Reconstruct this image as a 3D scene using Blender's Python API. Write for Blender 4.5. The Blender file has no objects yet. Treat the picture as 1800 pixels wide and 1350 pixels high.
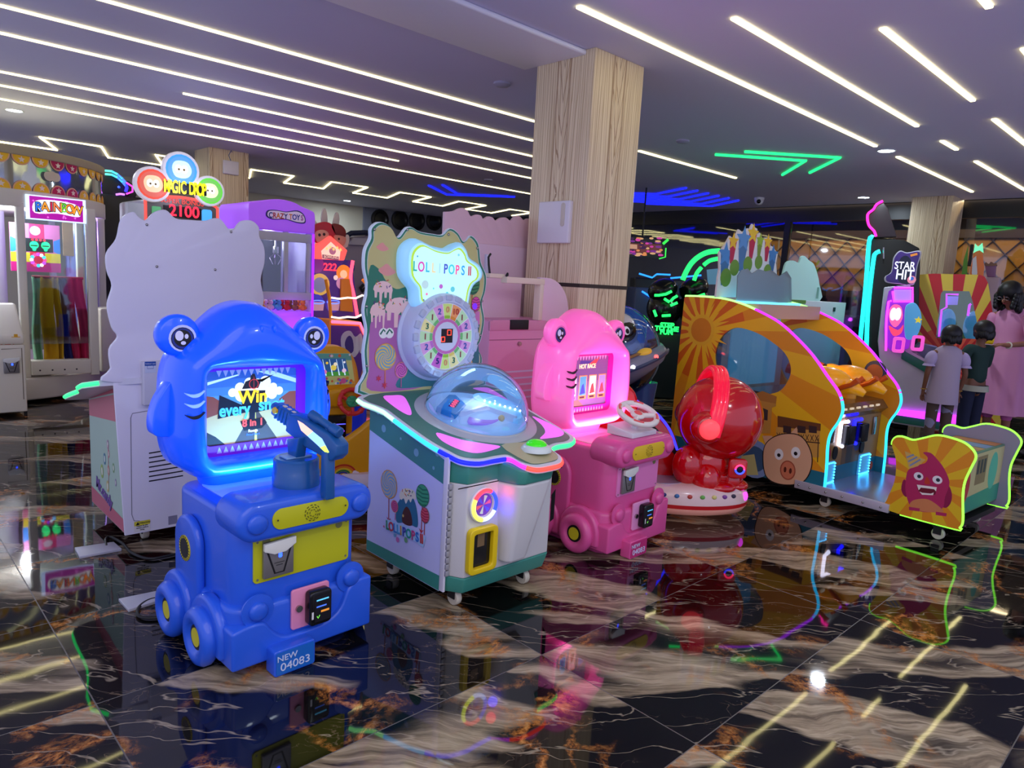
import bpy, bmesh, math, random
import numpy as np
from mathutils import Vector, Matrix
random.seed(7)
sc = bpy.context.scene
COL = sc.collection
PI = math.pi
# ---------------------------------------------------------------- camera, light, exposure
FPX, PITCH, ROLL, YAW, EYE = 1239.109, math.radians(8.2930), math.radians(3.2405), math.radians(45.9016), 1.25
_M = np.array([[math.sin(YAW), math.cos(YAW), 0], [-math.cos(YAW), math.sin(YAW), 0], [0, 0, 1]])
CF = _M @ np.array([0, math.cos(PITCH), -math.sin(PITCH)])
_u = _M @ np.array([0, math.sin(PITCH), math.cos(PITCH)])
_x = _M @ np.array([1., 0, 0])
CX = math.cos(ROLL) * _x + math.sin(ROLL) * _u
CU = -math.sin(ROLL) * _x + math.cos(ROLL) * _u
cam_d = bpy.data.cameras.new('camera'); cam = bpy.data.objects.new('camera', cam_d); COL.objects.link(cam)
cam_d.sensor_width = 36; cam_d.lens = FPX / 1800 * 36; cam_d.clip_start = 0.05; cam_d.clip_end = 200
m = Matrix.Identity(4)
for i in range(3):
    m[i][0], m[i][1], m[i][2] = CX[i], CU[i], -CF[i]
m[2][3] = EYE
cam.matrix_world = m
sc.camera = cam
sc.view_settings.view_transform = 'Standard'; sc.view_settings.look = 'None'
sc.view_settings.gamma = 1; sc.view_settings.use_curve_mapping = False
sc.view_settings.exposure = 0.18
w = bpy.data.worlds.new('hall_light'); sc.world = w; w.use_nodes = True
w.node_tree.nodes['Background'].inputs[0].default_value = (0.40, 0.42, 0.66, 1)
w.node_tree.nodes['Background'].inputs[1].default_value = 1.5
sc.cycles.max_bounces = 8; sc.cycles.transparent_max_bounces = 16
sc.cycles.sample_clamp_indirect = 3.0

def srgb(c):
    if isinstance(c, str): c = tuple(int(c[i:i+2], 16) for i in (0, 2, 4))
    return tuple(((v/255)/12.92 if v/255 <= 0.04045 else ((v/255+0.055)/1.055)**2.4) for v in c[:3]) + (1,)

def area(name, loc, size, power, color, rot=(0, 0, 0), shape='RECTANGLE', parent=None):
    d = bpy.data.lights.new(name, 'AREA'); d.energy = power; d.color = srgb(color)[:3]; d.shape = shape
    d.size = size[0]; d.size_y = size[1]
    o = bpy.data.objects.new(name, d); COL.objects.link(o); o.location = loc; o.rotation_euler = rot
    if parent: o.parent = parent
    return o
def point(name, loc, power, color, r=0.03, parent=None):
    d = bpy.data.lights.new(name, 'POINT'); d.energy = power; d.color = srgb(color)[:3]; d.shadow_soft_size = r
    o = bpy.data.objects.new(name, d); COL.objects.link(o); o.location = loc
    if parent: o.parent = parent
    return o
# broad unseen lamp added behind the camera, near the ceiling, to brighten the hall
area('hall_fill_near', (-0.6, -0.6, 2.5), (3.5, 3.5), 60, (255, 240, 225), (0, 0, 0))

# ---------------------------------------------------------------- pixel rays onto planes of a machine
C0 = np.array([0, 0, EYE])
def ray(x, y): return CF + (x-900)/FPX*CX - (y-675)/FPX*CU
def onz(x, y, z=0.0):
    d = ray(x, y); return C0 + (z-EYE)/d[2]*d
class Fr:
    """a machine's own axes: +x to its right seen from its front, +y to its back"""
    def __init__(s, x, y, deg):
        s.o = np.array([x, y, 0.]); s.deg = deg; a = math.radians(deg)
        s.x = np.array([math.cos(a), math.sin(a), 0]); s.y = np.array([-math.sin(a), math.cos(a), 0])
    def L(s, P): v = P-s.o; return np.array([v@s.x, v@s.y, v[2]])
    def atx(s, p, v):
        d = ray(*p); t = (v-(C0-s.o)@s.x)/(d@s.x); return s.L(C0+t*d)
    def aty(s, p, v):
        d = ray(*p); t = (v-(C0-s.o)@s.y)/(d@s.y); return s.L(C0+t*d)
    def atz(s, p, v): return s.L(onz(p[0], p[1], v))
    def ys(s, pts, v): return [(q[0], q[2]) for q in (s.aty(p, v) for p in pts)]
    def xs(s, pts, v): return [(q[1], q[2]) for q in (s.atx(p, v) for p in pts)]
    def zs(s, pts, v): return [(q[0], q[1]) for q in (s.atz(p, v) for p in pts)]
    def plane(s, p, P0, N):
        P0 = np.array(P0, float); N = np.array(N, float)
        c = s.L(C0); dw = ray(*p); d = np.array([dw@s.x, dw@s.y, dw[2]])
        return c + ((P0-c)@N)/(d@N)*d
WF = Fr(0, 0, 0)
def crop(ox, oy, s, pts): return [(ox+a*s, oy+b*s) for a, b in pts]

# ---------------------------------------------------------------- materials
MATS = {}
def mat(name, c, rough=0.45, metal=0.0, emit=0.0, ec=None, coat=0.0, alpha=1.0, trans=0.0, ior=1.45, spec=0.5):
    if name in MATS: return MATS[name]
    m = bpy.data.materials.new(name); m.use_nodes = True
    b = m.node_tree.nodes['Principled BSDF']
    b.inputs['Base Color'].default_value = srgb(c)
    b.inputs['Roughness'].default_value = rough; b.inputs['Metallic'].default_value = metal
    b.inputs['IOR'].default_value = ior; b.inputs['Specular IOR Level'].default_value = spec
    b.inputs['Coat Weight'].default_value = coat; b.inputs['Coat Roughness'].default_value = 0.05
    b.inputs['Alpha'].default_value = alpha; b.inputs['Transmission Weight'].default_value = trans
    if emit: b.inputs['Emission Color'].default_value = srgb(ec or c); b.inputs['Emission Strength'].default_value = emit
    MATS[name] = m; return m
def col(c, rough=0.4, coat=0.0):
    """plain printed or moulded colour"""
    n = 'print_%02x%02x%02x_%d_%d' % (c[0], c[1], c[2], rough*100, coat*10)
    return mat(n, c, rough, coat=coat)
def glow(c, s):
    return mat('glow_%02x%02x%02x_%d' % (c[0], c[1], c[2], s*100), c, 0.4, emit=s)
def thin_glass(name, c, alpha, rough=0.03):
    if name in MATS: return MATS[name]
    m = bpy.data.materials.new(name); m.use_nodes = True; nt = m.node_tree; nt.nodes.clear()
    o = nt.nodes.new('ShaderNodeOutputMaterial'); mx = nt.nodes.new('ShaderNodeMixShader')
    t = nt.nodes.new('ShaderNodeBsdfTransparent'); t.inputs[0].default_value = srgb(c)
    g = nt.nodes.new('ShaderNodeBsdfGlossy'); g.inputs['Roughness'].default_value = rough; g.inputs[0].default_value = (1, 1, 1, 1)
    f = nt.nodes.new('ShaderNodeFresnel'); f.inputs[0].default_value = 1.5
    a = nt.nodes.new('ShaderNodeMath'); a.operation = 'ADD'; a.use_clamp = True; a.inputs[1].default_value = alpha
    nt.links.new(f.outputs[0], a.inputs[0]); nt.links.new(a.outputs[0], mx.inputs[0])
    nt.links.new(t.outputs[0], mx.inputs[1]); nt.links.new(g.outputs[0], mx.inputs[2]); nt.links.new(mx.outputs[0], o.inputs[0])
    MATS[name] = m; return m

def burst_mat(name, axes, c, n, cols, phase=0.0, split=None, low=None, rough=0.4):
    """printed sun rays round a point: axes are the two object axes, cols = ray colour, gap colour, second gap colour"""
    m = bpy.data.materials.new(name); m.use_nodes = True; nt = m.node_tree; N, L = nt.nodes, nt.links; b = N['Principled BSDF']
    def M(op, a, d=None, cl=False):
        k = N.new('ShaderNodeMath'); k.operation = op; k.use_clamp = cl
        for i, v in enumerate((a, d)):
            if v is None: continue
            if hasattr(v, 'links'): L.new(v, k.inputs[i])
            else: k.inputs[i].default_value = v
        return k.outputs[0]
    def X(f, p, q):
        k = N.new('ShaderNodeMix'); k.data_type = 'RGBA'; L.new(f, k.inputs[0])
        for i, v in ((6, p), (7, q)):
            if hasattr(v, 'links'): L.new(v, k.inputs[i])
            else: k.inputs[i].default_value = srgb(v)
        return k.outputs[2]
    tc = N.new('ShaderNodeTexCoord'); sp = N.new('ShaderNodeSeparateXYZ'); L.new(tc.outputs['Object'], sp.inputs[0])
    u = M('SUBTRACT', sp.outputs['XYZ'.index(axes[0])], c[0]); v = M('SUBTRACT', sp.outputs['XYZ'.index(axes[1])], c[1])
    th = M('ARCTAN2', v, u); w_ = M('FRACT', M('ADD', M('MULTIPLY', th, n/(2*PI)), 10+phase)); ray_ = M('LESS_THAN', w_, 0.5)
    r = M('SQRT', M('ADD', M('MULTIPLY', u, u), M('MULTIPLY', v, v)))
    g2 = M('LESS_THAN', r, split if split else -1.0)
    gap = X(g2, cols[1], cols[2]); out = X(ray_, gap, cols[0])
    if low: out = X(M('LESS_THAN', sp.outputs[2], low[0]), out, low[1])
    L.new(out, b.inputs['Base Color']); b.inputs['Roughness'].default_value = rough
    return m
# ---------------------------------------------------------------- object bookkeeping
def tag(o, label=None, cat=None, group=None, kind=None):
    if label: o['label'] = label
    if cat: o['category'] = cat
    if group: o['group'] = group
    if kind: o['kind'] = kind
    return o
def root(name, fr, label, cat, group=None, z=0.0):
    o = bpy.data.objects.new(name, None); COL.objects.link(o); o.empty_display_size = 0.1
    o.location = (fr.o[0], fr.o[1], z); o.rotation_euler = (0, 0, math.radians(fr.deg))
    return tag(o, label, cat, group)

# ---------------------------------------------------------------- 2-D outlines
def rrect(x0, x1, z0, z1, r, n=5):
    pts = []
    for cx, cz, a in ((x1-r, z1-r, 0), (x0+r, z1-r, 90), (x0+r, z0+r, 180), (x1-r, z0+r, 270)):
        for i in range(n+1):
            t = math.radians(a+90*i/n); pts.append((cx+r*math.cos(t), cz+r*math.sin(t)))
    return pts
def ell(cx, cz, rx, rz=None, n=32, a0=0, a1=360):
    rz = rx if rz is None else rz
    full = abs(a1-a0) >= 360
    k = n if full else n+1
    return [(cx+rx*math.cos(math.radians(a0+(a1-a0)*i/n)), cz+rz*math.sin(math.radians(a0+(a1-a0)*i/n))) for i in range(k)]
def smooth(pts, n=6, closed=True):
    P = [np.array(p, float) for p in pts]; L = len(P); out = []
    for i in range(L if closed else L-1):
        p0 = P[(i-1) % L] if closed or i > 0 else P[0]
        p1 = P[i]; p2 = P[(i+1) % L]
        p3 = P[(i+2) % L] if closed or i+2 < L else P[-1]
        for k in range(n):
            t = k/n
            out.append(tuple(0.5*((2*p1)+(-p0+p2)*t+(2*p0-5*p1+4*p2-p3)*t*t+(-p0+3*p1-3*p2+p3)*t**3)))
    if not closed: out.append(tuple(P[-1]))
    return out
def radial(pts, c, n):
    """resample a star-shaped closed outline at n even angles round c"""
    out = []
    L = len(pts)
    for k in range(n):
        a = 2*PI*k/n; dx, dy = math.cos(a), math.sin(a); best = None
        for i in range(L):
            x1, y1 = pts[i][0]-c[0], pts[i][1]-c[1]; x2, y2 = pts[(i+1) % L][0]-c[0], pts[(i+1) % L][1]-c[1]
            ex, ey = x2-x1, y2-y1; den = dx*ey-dy*ex
            if abs(den) < 1e-12: continue
            t = (x1*ey-y1*ex)/den; u = (x1*dy-y1*dx)/den
            if t > 0 and -1e-9 <= u <= 1+1e-9 and (best is None or t > best): best = t
        best = best or 0.01
        out.append((c[0]+dx*best, c[1]+dy*best))
    return out
def star(cx, cz, r, k=0.45, n=5, rot=90):
    return [(cx+(r if i % 2 == 0 else r*k)*math.cos(math.radians(rot+180*i/n)), cz+(r if i % 2 == 0 else r*k)*math.sin(math.radians(rot+180*i/n))) for i in range(2*n)]

# ---------------------------------------------------------------- mesh builder
class MB:
    def __init__(s): s.v = []; s.f = []; s.m = []; s.fl = []
    def add(s, vs, fs, m=0):
        b = len(s.v); s.v += [tuple(float(c) for c in v) for v in vs]
        for f in fs: s.f.append([b+i for i in f]); s.m.append(m)
        return s
    @staticmethod
    def _map(axis):
        return {'y': lambda u, v, a: (u, a, v), 'x': lambda u, v, a: (a, u, v), 'z': lambda u, v, a: (u, v, a)}[axis]
    def prism(s, pts, a0, a1, axis='y', m=0, top=None):
        M = s._map(axis); n = len(pts); t = top or pts
        vs = [M(p[0], p[1], a0) for p in pts]+[M(p[0], p[1], a1) for p in t]
        fs = [list(range(n)), list(range(2*n-1, n-1, -1))]+[[i, (i+1) % n, n+(i+1) % n, n+i] for i in range(n)]
        return s.add(vs, fs, m)
    def ring(s, outer, inner, a0, a1, axis='y', m=0):
        M = s._map(axis); n = len(outer)
        vs = [M(*p, a0) for p in outer]+[M(*p, a0) for p in inner]+[M(*p, a1) for p in outer]+[M(*p, a1) for p in inner]
        fs = []
        for i in range(n):
            j = (i+1) % n
            fs += [[i, j, n+j, n+i], [2*n+i, 3*n+i, 3*n+j, 2*n+j], [i, 2*n+i, 2*n+j, j], [n+i, n+j, 3*n+j, 3*n+i]]
        return s.add(vs, fs, m)
    def box(s, x0, x1, y0, y1, z0, z1, m=0):
        return s.prism([(x0, z0), (x1, z0), (x1, z1), (x0, z1)], y0, y1, 'y', m)
    def lathe(s, prof, c=(0, 0, 0), axis='z', n=32, m=0, cap=True):
        """prof: (r, a) pairs; a runs along axis"""
        vs = []; fs = []
        for r, a in prof:
            for k in range(n):
                t = 2*PI*k/n; p, q = r*math.cos(t), r*math.sin(t)
                vs.append({'z': (c[0]+p, c[1]+q, c[2]+a), 'y': (c[0]+p, c[1]+a, c[2]+q), 'x': (c[0]+a, c[1]+p, c[2]+q)}[axis])
        L = len(prof)
        for i in range(L-1):
            for k in range(n):
                j = (k+1) % n; fs.append([i*n+k, i*n+j, (i+1)*n+j, (i+1)*n+k])
        if cap:
            if prof[0][0] > 1e-6: fs.append(list(range(n)))
            if prof[-1][0] > 1e-6: fs.append([(L-1)*n+k for k in range(n-1, -1, -1)])
        return s.add(vs, fs, m)
    def cyl(s, c, r, a0, a1, axis='z', n=32, m=0, r2=None):
        return s.lathe([(r, a0), (r if r2 is None else r2, a1)], c, axis, n, m)
    def ball(s, c, r, n=24, k=14, m=0, rot=None):
        r = (r, r, r) if not hasattr(r, '__len__') else r
        vs = [(0, 0, -1)]; fs = []
        for i in range(1, k):
            t = -PI/2+PI*i/k
            for j in range(n):
                a = 2*PI*j/n; vs.append((math.cos(t)*math.cos(a), math.cos(t)*math.sin(a), math.sin(t)))
        vs.append((0, 0, 1))
        for j in range(n): fs.append([0, 1+(j+1) % n, 1+j])
        for i in range(k-2):
            for j in range(n):
                a = 1+i*n+j; b = 1+i*n+(j+1) % n; fs.append([a, b, b+n, a+n])
        e = len(vs)-1
        for j in range(n): fs.append([e, 1+(k-2)*n+j, 1+(k-2)*n+(j+1) % n])
        R = rot or Matrix.Identity(3)
        vs = [tuple(R @ Vector((v[0]*r[0], v[1]*r[1], v[2]*r[2])) + Vector(c)) for v in vs]
        return s.add(vs, fs, m)
    def tube(s, path, r, n=8, closed=False, m=0, cap=True):
        P = [Vector(p) for p in path]; L = len(P); vs = []; fs = []
        rr = r if hasattr(r, '__len__') else [r]*L
        prev = None
        for i in range(L):
            a = P[(i-1) % L] if closed or i > 0 else P[i]; b = P[(i+1) % L] if closed or i < L-1 else P[i]
            t = (b-a).normalized()
            if prev is None:
                u = t.cross(Vector((0, 0, 1)))
                if u.length < 1e-3: u = t.cross(Vector((0, 1, 0)))
            else: u = prev-t*prev.dot(t)
            u.normalize(); prev = u; w_ = t.cross(u)
            for k in range(n):
                th = 2*PI*k/n; vs.append(tuple(P[i]+(u*math.cos(th)+w_*math.sin(th))*rr[i]))
        for i in range(L if closed else L-1):
            i2 = (i+1) % L
            for k in range(n):
                j = (k+1) % n; fs.append([i*n+k, i*n+j, i2*n+j, i2*n+k])
        if cap and not closed:
            fs.append(list(range(n-1, -1, -1))); fs.append([(L-1)*n+k for k in range(n)])
        return s.add(vs, fs, m)
    def loft(s, rings, m=0, cap=True):
        n = len(rings[0]); vs = [v for r in rings for v in r]; fs = []
        for i in range(len(rings)-1):
            for k in range(n):
                j = (k+1) % n; fs.append([i*n+k, i*n+j, (i+1)*n+j, (i+1)*n+k])
        if cap: fs.append(list(range(n-1, -1, -1))); fs.append([(len(rings)-1)*n+k for k in range(n)])
        return s.add(vs, fs, m)
    def flat(s, pts, a, axis='y', m=0):
        M = s._map(axis); return s.add([M(p[0], p[1], a) for p in pts], [list(range(len(pts)))], m)
    def build(s, name, mats, parent=None, bevel=0, seg=3, ang=30, sharp=38, subsurf=0, label=None, fix=True, weld=False):
        me = bpy.data.meshes.new(name)
        if not isinstance(mats, (list, tuple)): mats = [mats]
        for mm in mats: me.materials.append(mm)
        me.from_pydata(s.v, [], s.f)
        me.polygons.foreach_set('material_index', s.m)
        bm = bmesh.new(); bm.from_mesh(me)
        if weld: bmesh.ops.remove_doubles(bm, verts=bm.verts, dist=1e-5)
        if fix: bmesh.ops.recalc_face_normals(bm, faces=bm.faces)
        if bevel:
            es = [e for e in bm.edges if len(e.link_faces) == 2 and e.calc_face_angle(0) > math.radians(ang)]
            bmesh.ops.bevel(bm, geom=es, offset=bevel, segments=seg, profile=0.5, affect='EDGES', clamp_overlap=True)
        bm.to_mesh(me); bm.free()
        me.polygons.foreach_set('use_smooth', [True]*len(me.polygons))
        me.set_sharp_from_angle(angle=math.radians(sharp))
        me.update()
        o = bpy.data.objects.new(name, me); COL.objects.link(o)
        if parent: o.parent = parent
        if subsurf:
            md = o.modifiers.new('sub', 'SUBSURF'); md.levels = subsurf; md.render_levels = subsurf
        if label: o['label'] = label
        return o

class Art:
    """flat print: coloured shapes, each layer a hair in front of the last; one mesh"""
    def __init__(s, axis, a, sign, step=0.00004): s.axis = axis; s.a = a; s.sg = sign; s.step = step; s.n = 0; s.mb = MB(); s.mats = []; s.idx = {}
    def p(s, pts, c, bump=True, e=0.0, rough=0.4):
        k = (c, e)
        if k not in s.idx:
            s.idx[k] = len(s.mats); s.mats.append(glow(c, e) if e else col(c, rough))
        s.n += 1
        s.mb.flat(pts, s.a+s.sg*(0.0003+s.step*s.n), s.axis, s.idx[k]); return s
    def dot(s, cx, cz, r, c, rz=None, n=20, **k): return s.p(ell(cx, cz, r, rz, n), c, **k)
    def line(s, pts, w_, c, closed=False, **k):
        P = [np.array(q, float) for q in pts]; L = len(P); lft, rgt = [], []
        for i in range(L):
            a = P[(i-1) % L] if closed or i > 0 else P[i]; b = P[(i+1) % L] if closed or i < L-1 else P[i]
            t = b-a; t = t/(np.hypot(*t)+1e-9); nn = np.array([-t[1], t[0]])*w_/2
            lft.append(tuple(P[i]+nn)); rgt.append(tuple(P[i]-nn))
        k.pop('bump', None)
        for i in range(L if closed else L-1):
            j = (i+1) % L; s.p([lft[i], lft[j], rgt[j], rgt[i]], c, **k)
        return s
    def build(s, name, parent=None, label=None):
        o = s.mb.build(name, s.mats, parent, fix=False); 
        if label: o['label'] = label
        return o

def text(name, body, loc, rot, size, m, parent=None, ext=0.001, off=0.0, align='CENTER', sx=1.0, space=1.0):
    d = bpy.data.curves.new(name, 'FONT'); d.body = body; d.size = size; d.extrude = ext; d.offset = off
    d.align_x = align; d.align_y = 'CENTER'; d.space_character = space; d.materials.append(m)
    o = bpy.data.objects.new(name, d); COL.objects.link(o); o.location = loc; o.rotation_euler = rot; o.scale = (sx, 1, 1)
    dg = bpy.context.evaluated_depsgraph_get()
    me = bpy.data.meshes.new_from_object(o.evaluated_get(dg)); nm = o.name
    bpy.data.objects.remove(o); o = bpy.data.objects.new(nm, me); COL.objects.link(o)
    o.location = loc; o.rotation_euler = rot; o.scale = (sx, 1, 1)
    if parent: o.parent = parent
    return o
FRONT = (PI/2, 0, 0)           # lettering that faces -y
LEFT = (PI/2, 0, -PI/2)        # lettering that faces -x
def copy_tree(o, parent=None):
    c = o.copy(); COL.objects.link(c)
    if parent: c.parent = parent
    for ch in [k for k in bpy.data.objects if k.parent == o]: copy_tree(ch, c)
    return c
# ================================================================ room
def struct(o, kind='structure'): o['kind'] = kind; return o
HC = 2.61
def nodes(m):
    nt = m.node_tree; return nt, nt.nodes, nt.links
def floor_mat():
    m = bpy.data.materials.new('polished_marble_tile'); m.use_nodes = True; nt, N, L = nodes(m)
    b = N['Principled BSDF']
    def nd(t, **k):
        n = N.new(t)
        for a, v in k.items(): setattr(n, a, v)
        return n
    def math_(op, a, b_=None, clamp=False):
        n = nd('ShaderNodeMath', operation=op, use_clamp=clamp)
        for i, v in enumerate((a, b_)):
            if v is None: continue
            if hasattr(v, 'links'): L.new(v, n.inputs[i])
            else: n.inputs[i].default_value = v
        return n.outputs[0]
    geo = nd('ShaderNodeNewGeometry'); sep = nd('ShaderNodeSeparateXYZ'); L.new(geo.outputs['Position'], sep.inputs[0])
    tx = math_('DIVIDE', math_('SUBTRACT', sep.outputs[0], 1.669-12), 1.2); ty = math_('DIVIDE', math_('SUBTRACT', sep.outputs[1], 1.502-12), 0.6)
    ix = math_('FLOOR', tx); iy = math_('FLOOR', ty); fx = math_('SUBTRACT', tx, ix); fy = math_('SUBTRACT', ty, iy)
    # seam mask
    def edge(f, w_): 
        d = math_('MINIMUM', f, math_('SUBTRACT', 1.0, f)); return math_('LESS_THAN', d, w_)
    seam = math_('MAXIMUM', edge(fx, 0.0016), edge(fy, 0.0028))
    # per tile offset
    cmb = nd('ShaderNodeCombineXYZ'); L.new(ix, cmb.inputs[0]); L.new(iy, cmb.inputs[1])
    wn = nd('ShaderNodeTexWhiteNoise', noise_dimensions='2D'); L.new(cmb.outputs[0], wn.inputs['Vector'])
    off = math_('MULTIPLY', math_('FLOOR', math_('MULTIPLY', wn.outputs['Value'], 5.0)), 3.7)
    # rotate into vein direction (veins run along world x-y)
    px = math_('MULTIPLY', fx, 1.2); py = math_('MULTIPLY', fy, 0.6)
    u = math_('MULTIPLY', math_('SUBTRACT', px, py), 0.7071); v = math_('MULTIPLY', math_('ADD', px, py), 0.7071)
    cu = nd('ShaderNodeCombineXYZ'); L.new(math_('ADD', u, off), cu.inputs[0]); L.new(v, cu.inputs[1]); L.new(off, cu.inputs[2])
    def noise(vec, scale, detail=4, rough=0.5, dist=0.0):
        n = nd('ShaderNodeTexNoise'); L.new(vec, n.inputs['Vector']); n.inputs['Scale'].default_value = scale; n.inputs['Detail'].default_value = detail
        n.inputs['Roughness'].default_value = rough; n.inputs['Distortion'].default_value = dist; return n
    def warp(vec, scale, amt):
        n = noise(vec, scale, 3, 0.5); s1 = nd('ShaderNodeVectorMath', operation='SUBTRACT'); L.new(n.outputs['Color'], s1.inputs[0]); s1.inputs[1].default_value = (.5, .5, .5)
        s2 = nd('ShaderNodeVectorMath', operation='SCALE'); L.new(s1.outputs[0], s2.inputs[0]); s2.inputs['Scale'].default_value = amt
        s3 = nd('ShaderNodeVectorMath', operation='ADD'); L.new(vec, s3.inputs[0]); L.new(s2.outputs[0], s3.inputs[1]); return s3.outputs[0]
    def stretch(vec, sx, sy):
        s = nd('ShaderNodeVectorMath', operation='MULTIPLY'); L.new(vec, s.inputs[0]); s.inputs[1].default_value = (sx, sy, 1); return s.outputs[0]
    def ridge(vec, scale, w_, detail=3, dist=0.0):
        n = noise(vec, scale, detail, 0.5, dist); a = math_('ABSOLUTE', math_('SUBTRACT', n.outputs['Fac'], 0.5))
        return math_('SUBTRACT', 1.0, math_('DIVIDE', a, w_), clamp=True)
    def ramp(fac, stops):
        r = nd('ShaderNodeValToRGB'); L.new(fac, r.inputs[0]); e = r.color_ramp.elements
        while len(e) < len(stops): e.new(0.5)
        for k, (p, c) in enumerate(stops): e[k].position = p; e[k].color = c if len(c) == 4 else srgb(c)
        return r.outputs[0]
    def mix(f, a, c):
        n = nd('ShaderNodeMix', data_type='RGBA'); 
        if hasattr(f, 'links'): L.new(f, n.inputs[0])
        else: n.inputs[0].default_value = f
        for i, q in ((6, a), (7, c)):
            if hasattr(q, 'links'): L.new(q, n.inputs[i])
            else: n.inputs[i].default_value = q
        return n.outputs[2]
    vec = cu.outputs[0]
    w1 = warp(vec, 1.5, 0.30); w2 = warp(w1, 6.0, 0.07)
    st = stretch(w2, 0.50, 2.3)
    # base black / brown-black
    nb = noise(w2, 3.0, 5, 0.6)
    base = ramp(nb.outputs['Fac'], [(0.3, (6, 7, 9)), (0.6, (14, 13, 12)), (0.8, (36, 30, 24))])
    # broad pale bands
    band = noise(st, 1.25, 2, 0.5)
    streak = noise(stretch(w2, 1.2, 16), 2.5, 6, 0.65)
    bm_ = ramp(band.outputs['Fac'], [(0.51, (0, 0, 0, 1)), (0.532, (1, 1, 1, 1)), (0.585, (1, 1, 1, 1)), (0.63, (.22, .22, .22, 1)), (0.67, (0, 0, 0, 1))])
    palec = ramp(streak.outputs['Fac'], [(0.28, (50, 43, 34)), (0.47, (138, 123, 98)), (0.72, (196, 180, 148))])
    cc = mix(bm_, base, palec)
    # gold whirls
    g1 = ridge(w2, 2.6, 0.042, 6, 0.6); gm = noise(vec, 2.1, 2, 0.5)
    gmask = math_('MULTIPLY', g1, ramp(gm.outputs['Fac'], [(0.50, (0, 0, 0, 1)), (0.58, (1, 1, 1, 1))]))
    gtex = noise(w2, 40, 6, 0.75)
    goldc = ramp(gtex.outputs['Fac'], [(0.35, (70, 34, 16)), (0.52, (170, 104, 44)), (0.68, (214, 156, 84))])
    gfac = math_('MULTIPLY', gmask, ramp(gtex.outputs['Fac'], [(0.38, (0, 0, 0, 1)), (0.52, (1, 1, 1, 1))]))
    cc = mix(gfac, cc, goldc)
    # hair veins
    h1 = ridge(stretch(w2, 0.35, 2.2), 3.0, 0.007, 4, 0.2); cc = mix(math_('MULTIPLY', h1, 0.6), cc, srgb((180, 166, 140)))
    h2 = ridge(stretch(w2, 0.6, 1.5), 9.0, 0.009, 6, 0.8); hm = noise(vec, 3.3, 2, 0.5)
    cc = mix(math_('MULTIPLY', math_('MULTIPLY', h2, 0.4), ramp(hm.outputs['Fac'], [(0.48, (0, 0, 0, 1)), (0.6, (1, 1, 1, 1))])), cc, srgb((150, 126, 100)))
    cc = mix(seam, cc, srgb((92, 88, 84)))
    L.new(cc, b.inputs['Base Color'])
    L.new(math_('ADD', math_('MULTIPLY', seam, 0.4), 0.035), b.inputs['Roughness'])
    b.inputs['Specular IOR Level'].default_value = 0.5
    bn = noise(geo.outputs['Position'], 3.5, 2, 0.4)
    bp = nd('ShaderNodeBump'); bp.inputs['Strength'].default_value = 0.035; bp.inputs['Distance'].default_value = 0.02
    L.new(bn.outputs['Fac'], bp.inputs['Height']); L.new(bp.outputs[0], b.inputs['Normal'])
    return m
struct(MB().box(-1.2, 13.2, -1.6, 14, -0.1, 0).build('floor', floor_mat()))

def ceil_mat():
    m = bpy.data.materials.new('painted_ceiling'); m.use_nodes = True; nt, N, L = nodes(m); b = N['Principled BSDF']
    n = N.new('ShaderNodeTexNoise'); n.inputs['Scale'].default_value = 0.6; r = N.new('ShaderNodeValToRGB')
    r.color_ramp.elements[0].color = srgb((202, 200, 226)); r.color_ramp.elements[1].color = srgb((222, 220, 242))
    L.new(n.outputs[0], r.inputs[0]); L.new(r.outputs[0], b.inputs['Base Color']); b.inputs['Roughness'].default_value = 0.6
    return m
CM = ceil_mat()
struct(MB().box(-1.2, 10.62, -1.6, 13.5, HC, HC+0.15).build('ceiling', CM))
struct(MB().box(-1.2, 3.27, 2.90, 3.42, HC-0.03, HC-0.001).build('trim_1', mat('beam_lit_tone', (238, 240, 252), 0.5), bevel=0.012))  # brighter light band on the ceiling, put into a paler dropped strip

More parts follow.
